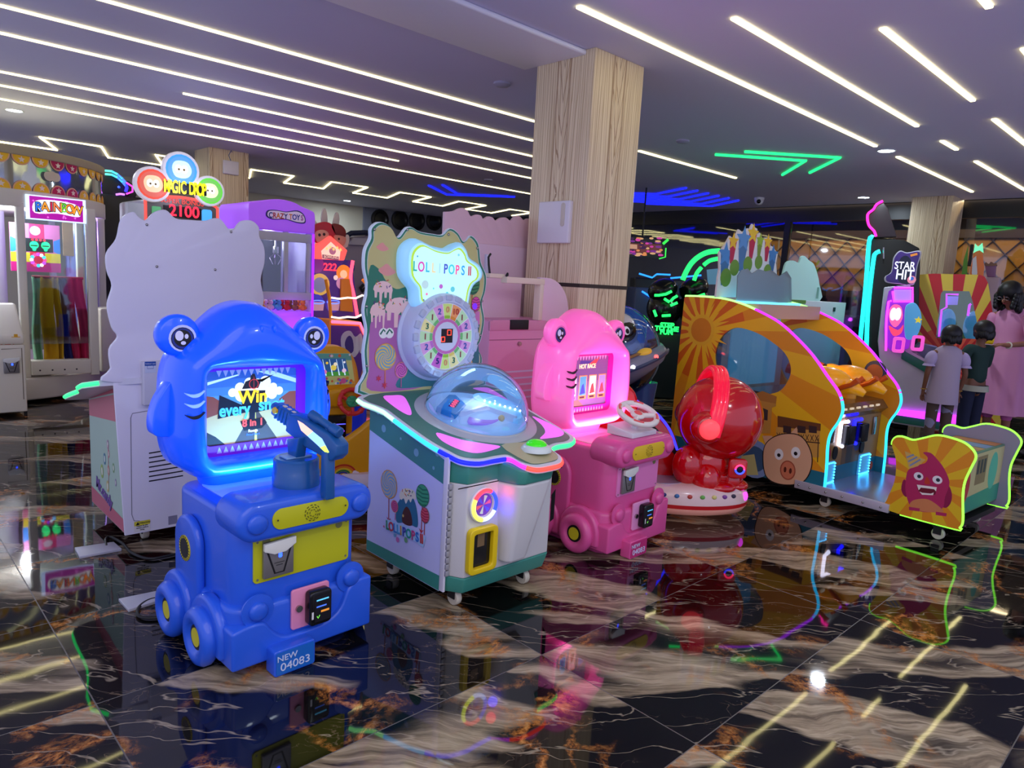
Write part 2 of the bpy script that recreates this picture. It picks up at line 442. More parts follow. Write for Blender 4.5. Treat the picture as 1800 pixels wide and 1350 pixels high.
def wood_mat():
    m = bpy.data.materials.new('pale_wood_laminate'); m.use_nodes = True; nt, N, L = nodes(m); b = N['Principled BSDF']
    tc = N.new('ShaderNodeNewGeometry'); sp = N.new('ShaderNodeSeparateXYZ'); L.new(tc.outputs['Position'], sp.inputs[0])
    ad = N.new('ShaderNodeMath'); ad.operation = 'SUBTRACT'; L.new(sp.outputs[0], ad.inputs[0]); L.new(sp.outputs[1], ad.inputs[1])
    # coordinates: across the face (x-y) and height; cathedral figure by distance field along z
    def M(op, a, c=None, cl=False):
        n = N.new('ShaderNodeMath'); n.operation = op; n.use_clamp = cl
        for i, v in enumerate((a, c)):
            if v is None: continue
            if hasattr(v, 'links'): L.new(v, n.inputs[i])
            else: n.inputs[i].default_value = v
        return n.outputs[0]
    across = ad.outputs[0]
    cell = M('MULTIPLY', M('ADD', across, 0.038+4.7), 1/0.47); fr = M('SUBTRACT', M('FRACT', cell), 0.5)
    hz = M('SUBTRACT', M('ABSOLUTE', M('SUBTRACT', sp.outputs[2], 1.95)), 0)
    ns = N.new('ShaderNodeTexNoise'); ns.inputs['Scale'].default_value = 1.0; ns.inputs['Detail'].default_value = 3
    cv = N.new('ShaderNodeCombineXYZ'); L.new(M('MULTIPLY', across, 14), cv.inputs[0]); L.new(M('MULTIPLY', sp.outputs[2], 0.9), cv.inputs[1]); L.new(cv.outputs[0], ns.inputs['Vector'])
    d = M('ADD', M('MULTIPLY', M('POWER', M('MULTIPLY', M('ABSOLUTE', fr), 2.0), 1.3), 4.5), M('MULTIPLY', hz, -0.25))
    d2 = M('ADD', d, M('MULTIPLY', ns.outputs['Fac'], 1.3))
    ring = M('FRACT', M('MULTIPLY', d2, 2.6))
    r = N.new('ShaderNodeValToRGB'); L.new(ring, r.inputs[0]); e = r.color_ramp.elements
    for _ in range(3): e.new(0.5)
    for k, (p_, c_) in enumerate(((0, (240, 226, 192)), (0.70, (234, 216, 180)), (0.90, (210, 184, 142)), (0.95, (172, 134, 92)), (1.0, (238, 222, 188)))): e[k].position = p_; e[k].color = srgb(c_)
    n2 = N.new('ShaderNodeTexNoise'); n2.inputs['Scale'].default_value = 1; n2.inputs['Detail'].default_value = 5
    c2 = N.new('ShaderNodeCombineXYZ'); L.new(M('MULTIPLY', across, 90), c2.inputs[0]); L.new(M('MULTIPLY', sp.outputs[2], 1.2), c2.inputs[1]); L.new(c2.outputs[0], n2.inputs['Vector'])
    afr = M('ABSOLUTE', M('ADD', fr, M('MULTIPLY', M('SUBTRACT', ns.outputs['Fac'], 0.5), 0.10)))
    g = M('SUBTRACT', M('ABSOLUTE', M('SUBTRACT', sp.outputs[2], 1.80)), M('MULTIPLY', afr, 2.6))
    gv = M('FRACT', M('MULTIPLY', M('ADD', g, M('MULTIPLY', ns.outputs['Fac'], 0.10)), 5.0))
    vv = M('MULTIPLY', M('GREATER_THAN', gv, 0.86), M('LESS_THAN', afr, 0.11)); side_ = M('MULTIPLY', M('GREATER_THAN', afr, 0.105), M('LESS_THAN', afr, 0.125))
    vm = N.new('ShaderNodeMix'); vm.data_type = 'RGBA'; L.new(M('MULTIPLY', M('MAXIMUM', vv, side_), 0.75), vm.inputs[0]); L.new(r.outputs[0], vm.inputs[6]); vm.inputs[7].default_value = srgb((160, 124, 90))
    mx = N.new('ShaderNodeMix'); mx.data_type = 'RGBA'; mx.blend_type = 'MULTIPLY'; mx.inputs[0].default_value = 0.55
    r2 = N.new('ShaderNodeValToRGB'); L.new(n2.outputs['Fac'], r2.inputs[0]); r2.color_ramp.elements[0].position = 0.35; r2.color_ramp.elements[0].color = srgb((205, 192, 172)); r2.color_ramp.elements[1].position = 0.6; r2.color_ramp.elements[1].color = (1, 1, 1, 1)
    L.new(vm.outputs[2], mx.inputs[6]); L.new(r2.outputs[0], mx.inputs[7]); L.new(mx.outputs[2], b.inputs['Base Color'])
    b.inputs['Roughness'].default_value = 0.4
    return m
WM = wood_mat()
def pillar(x, y, label, s=0.47):
    o = struct(MB().box(x, x+s, y, y+s, 0, HC).build('pillar', WM, bevel=0.004)); tag(o, label)
    MB().box(x-0.002, x+s+0.002, y-0.002, y+s+0.002, 1.235, 1.258).build('joint_strip', mat('dark_joint', (52, 40, 34), 0.5), o)
    return o
pillar(3.262, 2.83, 'pale wood-clad square pillar in the middle of the hall')
pillar(3.30, 8.73, 'wood-clad pillar behind the cabinet with round game tokens on top')
pillar(10.15, 2.78, 'wood-clad pillar beside the black tower with turquoise light tubes')

# ---- ceiling light lines
WARM = glow((255, 241, 170), 4.6)
def strip(p, q, w_=0.022, label='', m=None, name='ceiling_light', group='straight warm light lines set in the ceiling'):
    P, Q = Vector((p[0], p[1], 0)), Vector((q[0], q[1], 0)); t = (Q-P).normalized(); n = Vector((-t.y, t.x, 0))*w_/2
    mb = MB(); mb.prism([(P-n)[:2], (Q-n)[:2], (Q+n)[:2], (P+n)[:2]], HC-0.012, HC-0.0005, 'z')
    o = mb.build(name, m or WARM, bevel=0.003, seg=1); return tag(o, label, 'ceiling light', group)
def poly(pts, w_, m, label, group=None, name='ceiling_light'):
    mb = MB(); mb.tube([(p[0], p[1], HC-0.008) for p in pts], w_/2, 6); o = mb.build(name, m); return tag(o, label, 'ceiling light', group)
for (y, x0, x1, lb) in ((4.455, 0.9, 4.43, 'long warm ceiling light line nearest the camera left of the pillar'),
        (5.05, 0.6, 4.99, 'second warm ceiling light line left of the pillar'), (5.655, 0.6, 5.64, 'third warm ceiling light line left of the pillar'),
        (6.24, 2.15, 6.28, 'fourth warm ceiling light line, the one that starts part way along'), (6.825, 0.7, 6.86, 'fifth warm ceiling light line left of the pillar'),
        (7.37, 0.8, 5.03, 'sixth warm ceiling light line, stopping short of its neighbours'), (8.005, 0.8, 8.04, 'farthest straight warm ceiling light line, just before the zigzag')):
    strip((x0, y), (x1, y), 0.019, label=lb)
for (y, x0, x1, lb) in ((2.51, 2.74, 6.73, 'long warm ceiling light line that starts right of the pillar top'), (2.515, 7.30, 9.87, 'warm ceiling light line continuing past the round downlight'),
        (1.995, 3.32, 6.12, 'second warm ceiling light line right of the pillar'), (1.998, 6.76, 7.19, 'very short dash of warm light in the ceiling'),
        (2.005, 7.83, 10.0, 'warm ceiling light line beyond the short dash'), (1.487, 3.88, 5.55, 'short broad warm ceiling light line at upper right'),
        (1.50, 6.16, 8.2, 'warm ceiling light line running out at the right edge'), (1.03, 2.0, 3.89, 'warm ceiling light line cut off by the top right corner'),
        (1.03, 4.59, 6.6, 'warm ceiling light line just entering at the right edge'), (4.46, 5.90, 7.82, 'short warm ceiling light line right behind the pillar'),
        (0.95, -1.2, 1.0, 'warm ceiling light line overhead of the camera'), (0.35, 1.0, 3.2, 'warm ceiling light line overhead to the right')):
    strip((x0, y), (x1, y), 0.033, label=lb)
zz = []
b0 = 0.60
for k in range(8):
    b = 0.59+1.264*k
    if k == 0: zz += [(b+0.95, 11.03), (b+1.63, 11.03)]; continue
    zz += [(b, 10.06), (b+0.64, 10.06), (b+0.96, 11.03), (b+1.66, 11.03)] if k < 7 else [(b, 10.06), (b+0.62, 10.06), (b+0.92, 10.98)]
poly(zz, 0.024, WARM, 'zigzag warm light line across the far ceiling')
GRN = glow((30, 235, 110), 2.2)
poly([(6.40, 3.90), (7.10, 3.30), (7.80, 3.875)], 0.03, GRN, 'green light chevron in the ceiling, the one nearer the pillar', 'green ceiling chevrons')
poly([(6.40, 3.585), (7.09, 2.96), (7.79, 3.56)], 0.03, GRN, 'green light chevron in the ceiling, the one farther from the pillar', 'green ceiling chevrons')
BLU = glow((16, 24, 255), 3.0)
for k in range(6):
    nth = ('first', 'second', 'third', 'fourth', 'fifth', 'outermost')[k]
    R = (8.63+0.303*k, 6.16); T = (8.27+0.277*k, 5.43)
    poly([T, R, (R[0]-0.62, R[1]+0.85)], 0.032, BLU, '%s of six nested blue light chevrons right of the pillar, counted from the pillar' % nth, 'nested blue ceiling chevrons')
for k in range(2):
    poly([(6.58+0.05*k, 8.83-0.27*k), (7.42+0.03*k, 9.46-0.25*k), (8.08-0.1*k, 8.52+0.06*k)], 0.034, BLU, ('blue light chevron left of the pillar, the one with the longer outer arm', 'blue light chevron left of the pillar, the inner one')[k], 'blue ceiling chevrons left of the pillar')
def downlight(x, y, label, lit=True, pw=14):
    fr = Fr(x, y, 0); o = root('downlight', fr, label, 'ceiling light', None, HC)
    MB().lathe([(0.062, -0.001), (0.075, -0.006), (0.085, -0.001)], n=32, cap=False).build('rim', mat('white_trim', (225, 225, 228), 0.4), o)
    MB().cyl((0, 0, 0), 0.062, -0.004, -0.001).build('lamp', glow((225, 245, 255), 26.0) if lit else mat('off_lamp', (150, 150, 160), 0.5), o)
    if lit:
        a = area('downlight_beam', (0, 0, -0.02), (0.12, 0.12), pw, (225, 240, 255), (0, 0, 0), 'DISK', o)
    return o
downlight(6.994, 2.511, 'lit round downlight between two warm light lines right of the pillar')
downlight(9.97, 3.79, 'lit round downlight near the far wall, left of the black tower')
downlight(1.371, 8.527, 'lit round downlight at the left edge', pw=40)
downlight(7.3, 14.6-2.2, 'small lit downlight above the purple claw cabinet')
downlight(2.2, -0.3, 'lit round downlight near the camera, out of view')  # unseen downlight, outside the view
def sensor(x, y, label):
    fr = Fr(x, y, 0); o = root('smoke_detector', fr, label, 'smoke detector', 'round white ceiling detectors', HC)
    MB().lathe([(0.06, 0), (0.06, -0.012), (0.045, -0.022), (0.0, -0.024)]).build('housing', mat('detector_plastic', (170, 168, 190), 0.5), o)
sensor(3.46, 3.84, 'round white ceiling detector just left of the pillar')
sensor(5.71, 3.83, 'round white ceiling detector right of the pillar')
sensor(6.6, 6.9+0.6, 'small round ceiling detector above the zigzag light line')
# ---- walls
wallm = mat('cream_wall', (206, 200, 182), 0.7); wallg = mat('grey_wall', (128, 132, 150), 0.7); blk = mat('matt_black', (14, 14, 17), 0.5)
struct(MB().box(-3, 8.15, 13.2, 13.4, 0, HC).build('wall_back', wallm))
struct(MB().box(8.15, 10.7, 13.15, 13.4, 0, HC).build('wall_back_right', wallg))
struct(MB().box(-3, 12.6, 13.4, 13.6, 0, 4).build('wall_outer', blk))
def disc(x, z, k):
    o = MB().lathe([(0.21, 0), (0.21, -0.04), (0.16, -0.05), (0.13, -0.02), (0.05, -0.03), (0, -0.03)], (x, 13.15, z), 'y', 32).build('wall_speaker', mat('speaker_black', (20, 20, 24), 0.35))
    tag(o, k+' black round speaker on the grey back wall', 'speaker', 'round black speakers on the back wall')
for (px, nm) in ((667, 'first'), (702, 'second'), (732, 'third'), (762, 'fourth')):
    q = WF.aty((px, 386+(px-667)*0.03), 13.15); disc(q[0], q[2]+0.0, nm)
# storefront of dark glass along the right side, a lattice screen and a dim passage behind it
WX = 10.70
frm = mat('black_frame', (16, 17, 20), 0.4)
mb = MB()
mb.box(WX, WX+0.10, -4, 13.2, HC-0.22, HC); mb.box(WX, WX+0.08, -4, 13.2, 0, 0.10)
o = struct(mb.build('trim_2', frm))
for k, y in enumerate((0.6, 5.15, 9.6)):
    struct(MB().box(WX, WX+0.09, y-0.045, y+0.045, 0.10, HC-0.22).build('trim_%d' % (k+3), frm))
gl = thin_glass('dark_shop_glass', (205, 210, 222), 0.04)
ys = [-3.9, 0.55, 5.10, 9.55, 13.1]
for k in range(4):
    struct(MB().box(WX+0.04, WX+0.05, ys[k]+0.08, ys[k+1]-0.0, 0.10, HC-0.22).build('window_%d' % (k+1), gl))
struct(MB().box(13.0, 13.1, -6, 14, -0.1, 4).build('wall_right', mat('passage_wall', (34, 36, 44), 0.7)))
struct(MB().box(WX+0.1, 13.0, -6, 14, HC+0.3, HC+0.4).build('ceiling_passage', mat('passage_ceiling', (50, 48, 52), 0.7)))
fr = Fr(11.75, 0, 0)
lp = root('lattice_screen', fr, 'amber panel screen with dark diagonal lattice behind the glass', 'screen')
Y0, Y1, Z0, Z1 = -3.5, 6.9, 1.40, 2.22
amb = mat('amber_board', (180, 126, 46), 0.6)
MB().box(0, 0.04, Y0, Y1, Z0, Z1).build('panel', amb, lp)
MB().box(-0.03, 0.06, Y0, Y1, Z1, Z1+0.12).build('top_rail', mat('dark_brown', (70, 52, 40), 0.5), lp)
MB().box(-0.04, 0.08, Y0, Y1, Z0-0.10, Z0).build('bottom_rail', mat('dark_brown', (70, 52, 40), 0.5), lp)
mb = MB(); h = Z1-Z0; y = Y0-h
while y < 5.6:
    for sgn in (1, -1):
        a, b = (y, y+h*0.9) if sgn > 0 else (y+h*0.9, y)
        lo, hi = min(a, b), max(a, b)
        if lo >= Y0 and hi <= Y1: mb.tube([(-0.012, a, Z0), (-0.012, b, Z1)], 0.009, 4)
    y += 0.33
mb.build('lattice', mat('lattice_bar', (48, 34, 26), 0.5), lp)
for k in range(4):
    yy = 5.75+k*0.3
    MB().box(-0.012, 0, yy, yy+0.025, Z0, Z1).build('slat', mat('pale_slat', (176, 160, 130), 0.5), lp)
cab = root('service_counter', Fr(12.1, 0, 0), 'long low dark counter in the passage behind the glass', 'counter')
MB().box(0, 0.5, -3, 11, 0, 0.95).build('body', mat('counter_blue', (58, 68, 88), 0.5), cab); MB().box(-0.05, 0.55, -3, 11, 0.95, 1.0).build('top', mat('counter_top', (110, 112, 124), 0.4), cab)
area('passage_light', (11.2, 1.5, HC+0.2), (0.5, 9), 190, (255, 228, 180), (0, 0.3, 0))
area('passage_light_far', (11.6, 9.5, HC+0.2), (0.5, 5), 40, (120, 150, 220), (0, 0, 0))
# dome camera on the ceiling
dc = root('dome_camera', Fr(9.55, 5.05, 0), 'white dome security camera under the ceiling by the blue light lines', 'camera', None, HC)
MB().cyl((0, 0, 0), 0.07, -0.03, 0).build('base', mat('white_plastic', (226, 224, 230), 0.35), dc); MB().ball((0, 0, -0.04), 0.062).build('dome', mat('white_plastic', (226, 224, 230), 0.35), dc)
MB().ball((-0.045, -0.02, -0.055), 0.03).build('lens', mat('black_gloss', (8, 8, 10), 0.08), dc)
# white boxes fixed to the pillars
def wbox(fr, u0, u1, z0, z1, label, slot=True):
    o = root('access_panel', fr, label, 'wall box')
    MB().box(u0, u1, -0.035, 0, z0, z1).build('cover', mat('white_plastic', (226, 224, 230), 0.35), o, bevel=0.008)
    if slot:
        MB().prism(rrect(u1-0.055, u1-0.032, z0+0.08, z0+0.20, 0.011), -0.038, -0.034).build('key_slot', mat('beige_plastic', (205, 198, 184), 0.4), o, bevel=0.001)
        text('lettering', 'ruijie', (u1-0.044, -0.036, z1-0.05), (PI/2, PI/2, 0), 0.018, mat('print_dark', (50, 50, 50)), o)
    return o
PF = Fr(0, 2.83, 0)
a = PF.aty((952, 352), 0); b = PF.aty((1011, 430), 0)
# the box sits on the pillar face turned to the left (x = 3.262)
pf = Fr(3.262, 2.83, 90)   # local x runs +Y, faces -X ... local -y is +X, so build on +y side instead
w1 = root('router_box', Fr(3.262, 3.30, -90), 'white plastic box with a lock slot on the middle pillar', 'wall box')
A = Fr(3.262, 3.30, -90)
p0 = A.aty((954, 356), 0); p1 = A.aty((948, 428), 0); p2 = A.aty((1009, 351), 0)
x0, x1, z0, z1 = p0[0], p2[0], p1[2], p0[2]
MB().box(x0, x1, -0.035, 0, z0, z1).build('cover', mat('white_plastic', (226, 224, 230), 0.35), w1, bevel=0.008)
MB().prism(rrect(x1-0.065, x1-0.035, z0+0.10, z0+0.24, 0.014), -0.04, -0.034).build('key_slot', mat('beige_plastic', (205, 198, 184), 0.4), w1, bevel=0.001)
text('lettering', 'Reyee', (x1-0.05, -0.0355, z1-0.045), (PI/2, PI/2, 0), 0.022, mat('print_dark', (50, 50, 50)), w1)
A = Fr(3.30, 8.73, 0)
w2 = root('router_box', A, 'white box with a blue cable high on the far left pillar', 'wall box')
p0 = A.aty((391, 281), 0); p1 = A.aty((418, 309), 0)
MB().box(p0[0], p1[0], -0.04, 0, p1[2], p0[2]).build('cover', mat('white_plastic', (226, 224, 230), 0.35), w2, bevel=0.01)
xm = (p0[0]+p1[0])/2
MB().tube([(xm, -0.02, p0[2]), (xm-0.03, -0.03, p0[2]+0.06), (xm, -0.03, p0[2]+0.12), (xm+0.02, -0.01, HC-0.02)], 0.004, 6).build('cable', mat('blue_cable', (40, 80, 150), 0.5), w2)
# ================================================================ the two shark ride machines
def tooth_row(art, x0, x1, z, h, n, c):
    w_ = (x1-x0)/n
    for k in range(n): art.p([(x0+k*w_+w_*0.08, z), (x0+(k+1)*w_-w_*0.08, z), (x0+(k+0.5)*w_, z+h)], c, bump=(k == 0))
def card_reader(parent, x, z, y, s=1.0, flap=(222, 224, 214)):
    o = MB().box(x, x+0.10*s, y-0.014, y, z, z+0.115*s).build('token_slot', mat('brushed_steel', (138, 136, 134), 0.35, 0.6), parent, bevel=0.003)
    MB().prism([(x-0.002, z+0.115*s), (x+0.102*s, z+0.122*s), (x+0.102*s, z+0.100*s), (x+0.068*s, z+0.080*s), (x+0.03*s, z+0.078*s), (x-0.002, z+0.092*s)], y-0.026, y-0.012).build('flap', mat('flap_white', flap, 0.35), o, bevel=0.002)
    a = Art('y', y-0.0142, -1)
    a.line([(x+0.012*s, z+0.085*s), (x+0.036*s, z+0.012*s), (x+0.066*s, z+0.012*s), (x+0.088*s, z+0.085*s)], 0.006*s, (18, 18, 20))
    a.line([(x+0.034*s, z+0.045*s), (x+0.068*s, z+0.045*s)], 0.002, (30, 30, 32)); a.line([(x+0.04*s, z+0.037*s), (x+0.062*s, z+0.037*s)], 0.003, (60, 60, 62))
    a.p(rrect(x+0.048*s, x+0.060*s, z+0.060*s, z+0.076*s, 0.004), (30, 60, 255), e=6.0)
    a.build('print', o)
def pay_box(parent, x, z, y, plate, lines, w_=0.135, h=0.135):
    o = MB().prism(rrect(x, x+w_, z, z+h, 0.01), y-0.010, y).build('service_door', plate, parent, bevel=0.003)
    MB().cyl((x+0.024, 0, z+h*0.52), 0.011, y-0.018, y-0.008, 'y', 20).build('lock', mat('chrome', (170, 168, 160), 0.2, 1.0), o)
    r = MB().prism(rrect(x+0.045, x+0.125, z+0.01, z+h-0.01, 0.014), y-0.045, y-0.010).build('card_terminal', mat('terminal_black', (14, 14, 16), 0.22), parent, bevel=0.006)
    a = Art('y', y-0.0453, -1)
    a.p(rrect(x+0.062, x+0.120, z+0.022, z+h-0.022, 0.004), (22, 20, 26))
    a.line([(x+0.068, z+h-0.040), (x+0.112, z+h-0.040)], 0.005, (90, 190, 235), e=0.8)
    a.line([(x+0.068, z+h-0.062), (x+0.104, z+h-0.062)], 0.005, (70, 110, 220), e=0.8)
    a.line([(x+0.084, z+h-0.080), (x+0.114, z+h-0.080)], 0.007, (220, 140, 50), e=0.6)
    a.line([(x+0.070, z+0.042), (x+0.074, z+0.034), (x+0.080, z+0.044)], 0.003, (120, 230, 80), e=0.8)
    a.p([(x+0.051, z+0.035), (x+0.058, z+0.035), (x+0.058, z+0.06), (x+0.051, z+0.06)], (225, 225, 225))
    a.build('screen_print', r)
    for i, t in enumerate(lines):
        text('lettering', t, (x+0.090, y-0.047, z+h-0.037-0.022*i), FRONT, 0.011, glow((150, 215, 250), 1.0), r)
def shark(fr, name, label, cat, body, body_d, headm, eye_c, frame_c, tooth_c, panel_c, gill_dark_left):
    o = root(name, fr, label, cat)
    cx = 0.165
    # --- van body
    mb = MB()
    mb.prism(rrect(-0.055, 0.385, 0.0, 0.47, 0.075, 7), 0.02, 0.505, 'z')
    mb.prism(rrect(-0.072, 0.402, -0.018, 0.485, 0.08, 7), 0.03, 0.215, 'z')
    mb.prism(rrect(-0.04, 0.37, 0.02, 0.45, 0.06, 7), 0.0, 0.035, 'z')
    b = mb.build('body', body, o, bevel=0.018, seg=3, sharp=50)
    wave = smooth([(-0.082, 0.16), (-0.03, 0.17), (0.02, 0.166), (0.05, 0.13), (0.09, 0.10), (0.16, 0.095), (0.24, 0.10), (0.29, 0.13), (0.32, 0.19), (0.36, 0.215), (0.412, 0.215)], 4, False)
    MB().prism([(-0.082, 0.035)]+wave+[(0.412, 0.035)], -0.036, 0.10).build('bumper', body, o, bevel=0.026, seg=4, sharp=60)
    # side columns with round portholes, wheel arches, wheels
    for sx, xo in ((-1, -0.055), (1, 0.385)):
        mb = MB(); st = [(0.215, 0.06), (0.405, 0.06)]+ell(0.31, 0.345, 0.095, 0.09, 14, 0, 180)
        mb.prism(st, xo, xo+sx*0.028, 'x'); mb.build('side_column', body, o, bevel=0.012, sharp=50)
        ph = MB().lathe([(0.043, 0), (0.043, sx*0.003)], (xo+sx*0.028, 0.31, 0.325), 'x', 32).build('porthole', mat('porthole_yellow', (206, 190, 40), 0.4), o)
        MB().lathe([(0.033, 0), (0.033, sx*0.001)], (xo+sx*0.031, 0.31, 0.325), 'x', 32).build('porthole_centre', mat('porthole_black', (22, 22, 24), 0.4), ph)
        ms = MB()
        for k in range(24):
            t = 2*PI*k/24; ms.tube([(xo+sx*0.0315, 0.31+0.034*math.cos(t), 0.325+0.034*math.sin(t)), (xo+sx*0.0315, 0.31+0.043*math.cos(t), 0.325+0.043*math.sin(t))], 0.0012, 4)
        ms.build('porthole_ticks', mat('porthole_black', (22, 22, 24), 0.4), ph)
        ar = []
        for yc in (0.135, 0.375):
            mb = MB(); arch = ell(yc, 0.10, 0.118, 0.125, 18, 0, 180)
            mb.prism([(yc-0.118, 0.05)]+arch[::-1]+[(yc+0.118, 0.05)], xo, xo+sx*0.042, 'x'); mb.build('wheel_arch', body, o, bevel=0.014, sharp=50)
            wx = xo+sx*0.030
            wh = MB().lathe([(0.0, 0.0), (0.086, 0.0), (0.094, sx*0.012), (0.094, sx*0.030), (0.084, sx*0.044), (0.066, sx*0.050), (0.048, sx*0.044), (0.040, sx*0.032), (0.0, sx*0.032)], (wx, yc, 0.0965), 'x', 40).build('wheel', body, o, sharp=60)
            hb = MB().lathe([(0.040, 0), (0.040, sx*0.004)], (wx+sx*0.032, yc, 0.0965), 'x', 28).build('hub_ring', mat('hub_black', (20, 20, 22), 0.4), wh)
            MB().lathe([(0.030, 0), (0.030, sx*0.002)], (wx+sx*0.036, yc, 0.0965), 'x', 28).build('hub_cap', mat('hub_yellow', (206, 196, 40), 0.4), wh)
    # round lamp bumps low on the front
    for xx, zz in ((0.005, 0.205), (0.335, 0.225)):
        MB().lathe([(0.052, 0.002), (0.052, -0.004), (0.030, -0.006), (0.029, -0.016), (0.020, -0.022), (0, -0.022)], (xx, -0.018, zz), 'y', 32).build('lamp_bump', body, o, sharp=60)
    # console bar
    z0, z1 = 0.432, 0.556
    MB().prism(rrect(-0.070, 0.400, z0, z1, 0.060, 9), -0.050, 0.125).build('console_bar', body, o, bevel=0.022, seg=4, sharp=55)
    for xx in (-0.012, 0.345):
        MB().lathe([(0.031, 0.002), (0.031, -0.008), (0.024, -0.014), (0, -0.014)], (xx, -0.050, 0.494), 'y', 28).build('knob', body, o, sharp=60)
    sp = MB().prism(rrect(0.035, 0.300, 0.462, 0.528, 0.032, 8), -0.054, -0.049).build('speaker_plate', panel_c, o, bevel=0.001)
    a = Art('y', -0.0543, -1)
    for r_, seg in ((0.026, 12), (0.019, 9), (0.011, 7)):
        for k in range(seg):
            t = 360*k/seg; a.line(ell(0.168, 0.495, r_, r_*0.98, 4, t, t+360/seg*0.6), 0.0025, (60, 60, 22), bump=(k == 0))
    for q in ((0.05, 0.495), (0.285, 0.497)): a.dot(q[0], q[1], 0.003, (40, 40, 30))
    a.build('speaker_grille', sp)
    # front graphic panel (left plain), token slot, service door, number plate
    fp = MB().prism(rrect(0.0, 0.336, 0.284, 0.430, 0.012), -0.004, 0.006).build('front_panel', panel_c, o, bevel=0.001)
    a = Art('y', -0.0043, -1)
    for q in ((0.012, 0.417), (0.324, 0.42), (0.012, 0.296), (0.324, 0.298)): a.dot(q[0], q[1], 0.004, (110, 110, 96)); 
    for q in ((0.04, 0.415), (0.296, 0.415)): a.dot(q[0], q[1], 0.013, (120, 122, 70))
    a.build('screws', fp)
    card_reader(o, 0.026, 0.298, -0.004)
    nb = MB().prism(rrect(0.028, 0.168, -0.0, 0.085, 0.01), -0.085, -0.03).build('number_plate', body, o, bevel=0.004)
    MB().prism(rrect(0.034, 0.162, 0.006, 0.079, 0.006), -0.087, -0.084).build('plate_face', body_d, nb)
    wt = mat('plate_white', (200, 210, 235), 0.5)
    text('lettering', 'NEW', (0.070, -0.0875, 0.058), FRONT, 0.027, wt, nb, sx=1.1)
    text('lettering', '04083', (0.098, -0.0875, 0.028), FRONT, 0.036, wt, nb, sx=1.15)
    # deck sheet behind the bar
    MB().prism(rrect(0.0, 0.33, 0.14, 0.40, 0.03), 0.505, 0.509, 'z').build('deck_sheet', mat(name+'_deck', tuple(int(min(255, c*0.6+110)) for c in eye_c), 0.35), o)
    # --- shark head: a hollow moulded shell round the screen
    out = [(-0.005, 0.545), (-0.055, 0.568), (-0.092, 0.592), (-0.109, 0.625), (-0.119, 0.668), (-0.124, 0.72), (-0.121, 0.79), (-0.118, 0.85), (-0.112, 0.90), (-0.095, 0.951), (-0.060, 0.995), (-0.014, 1.037), (0.02, 1.071), (0.066, 1.108), (0.113, 1.127), (0.155, 1.131), (0.202, 1.121), (0.253, 1.090), (0.300, 1.050), (0.352, 1.0), (0.388, 0.948), (0.408, 0.90), (0.420, 0.85), (0.430, 0.79), (0.434, 0.72), (0.428, 0.665), (0.412, 0.62), (0.388, 0.588), (0.350, 0.562), (0.300, 0.545)]
    N = 120; c = (0.16, 0.80)
    O = radial(smooth(out, 5), c, N); I = radial(rrect(-0.018, 0.356, 0.612, 0.915, 0.03, 8), c, N)
    rings = []
    def R(t, y, base=O, tgt=I): return [(base[k][0]+(tgt[k][0]-base[k][0])*t, y, base[k][1]+(tgt[k][1]-base[k][1])*t) for k in range(N)]
    for t, y in ((0.35, 0.47), (0.08, 0.465), (0.0, 0.44), (0.0, 0.375), (0.03, 0.335), (0.10, 0.300), (0.25, 0.268), (0.45, 0.248), (0.65, 0.246), (0.82, 0.258), (0.94, 0.278), (1.0, 0.30), (1.0, 0.36)): rings.append(R(t, y))
    MB().loft(rings, cap=True).build('head_shell', headm, o, sharp=80)
    MB().prism(rrect(0.01, 0.31, 0.34, 0.455, 0.05, 6), 0.49, 0.60, 'z', top=rrect(-0.03, 0.35, 0.33, 0.465, 0.05, 6)).build('neck', headm, o, bevel=0.01, sharp=60)
    for sx, pts in ((-1, [(-0.10, 0.875), (-0.140, 0.835), (-0.161, 0.785), (-0.168, 0.737), (-0.160, 0.706), (-0.13, 0.698), (-0.10, 0.71)]), (1, [(0.41, 0.875), (0.447, 0.825), (0.463, 0.771), (0.462, 0.722), (0.446, 0.696), (0.42, 0.698), (0.41, 0.72)])):
        MB().prism(smooth(pts, 4), 0.335, 0.395).build('fin', headm, o, bevel=0.014, sharp=60)
    for sx, ex, ez in ((-1, -0.082, 1.020), (1, 0.392, 1.013)):
        e = MB().lathe([(0.0, 0.055), (0.055, 0.055), (0.065, 0.045), (0.068, 0.02), (0.064, 0.006), (0.056, 0.0), (0, 0.0)], (ex, 0.335, ez), 'y', 40).build('eye', headm, o, sharp=60)
        MB().tube([(ex, 0.380, ez), (ex*0.6+0.4*cx, 0.42, ez-0.06)], [0.018, 0.034], 16).build('eye_stalk', headm, o)
        sg = -sx
        ax, az = ex+sg*0.004+0.004, ez-0.008
        a = Art('y', 0.3347, -1)
        a.dot(ax, az, 0.043, (205, 215, 255) if body is MBLUE else (250, 120, 200)); a.dot(ax, az-0.001, 0.036, (14, 20, 60)); a.dot(ax, az-0.001, 0.033, (30, 50, 140)); a.dot(ax, az, 0.027, (8, 8, 14))
        for (dx, dz, ra, rb) in ((-sg*0.010*1.0, 0.008, 0.013, 0.016), (sg*0.012, 0.006, 0.006, 0.008), (sg*0.002, -0.015, 0.008, 0.006)):
            a.dot(ax+dx, az+dz, ra, (230, 232, 255), rb)
        a.build('eye_print', e)
    for xx in (0.150, 0.195): MB().ball((xx, 0.256, 1.045), (0.007, 0.010, 0.014)).build('nostril', headm, o)
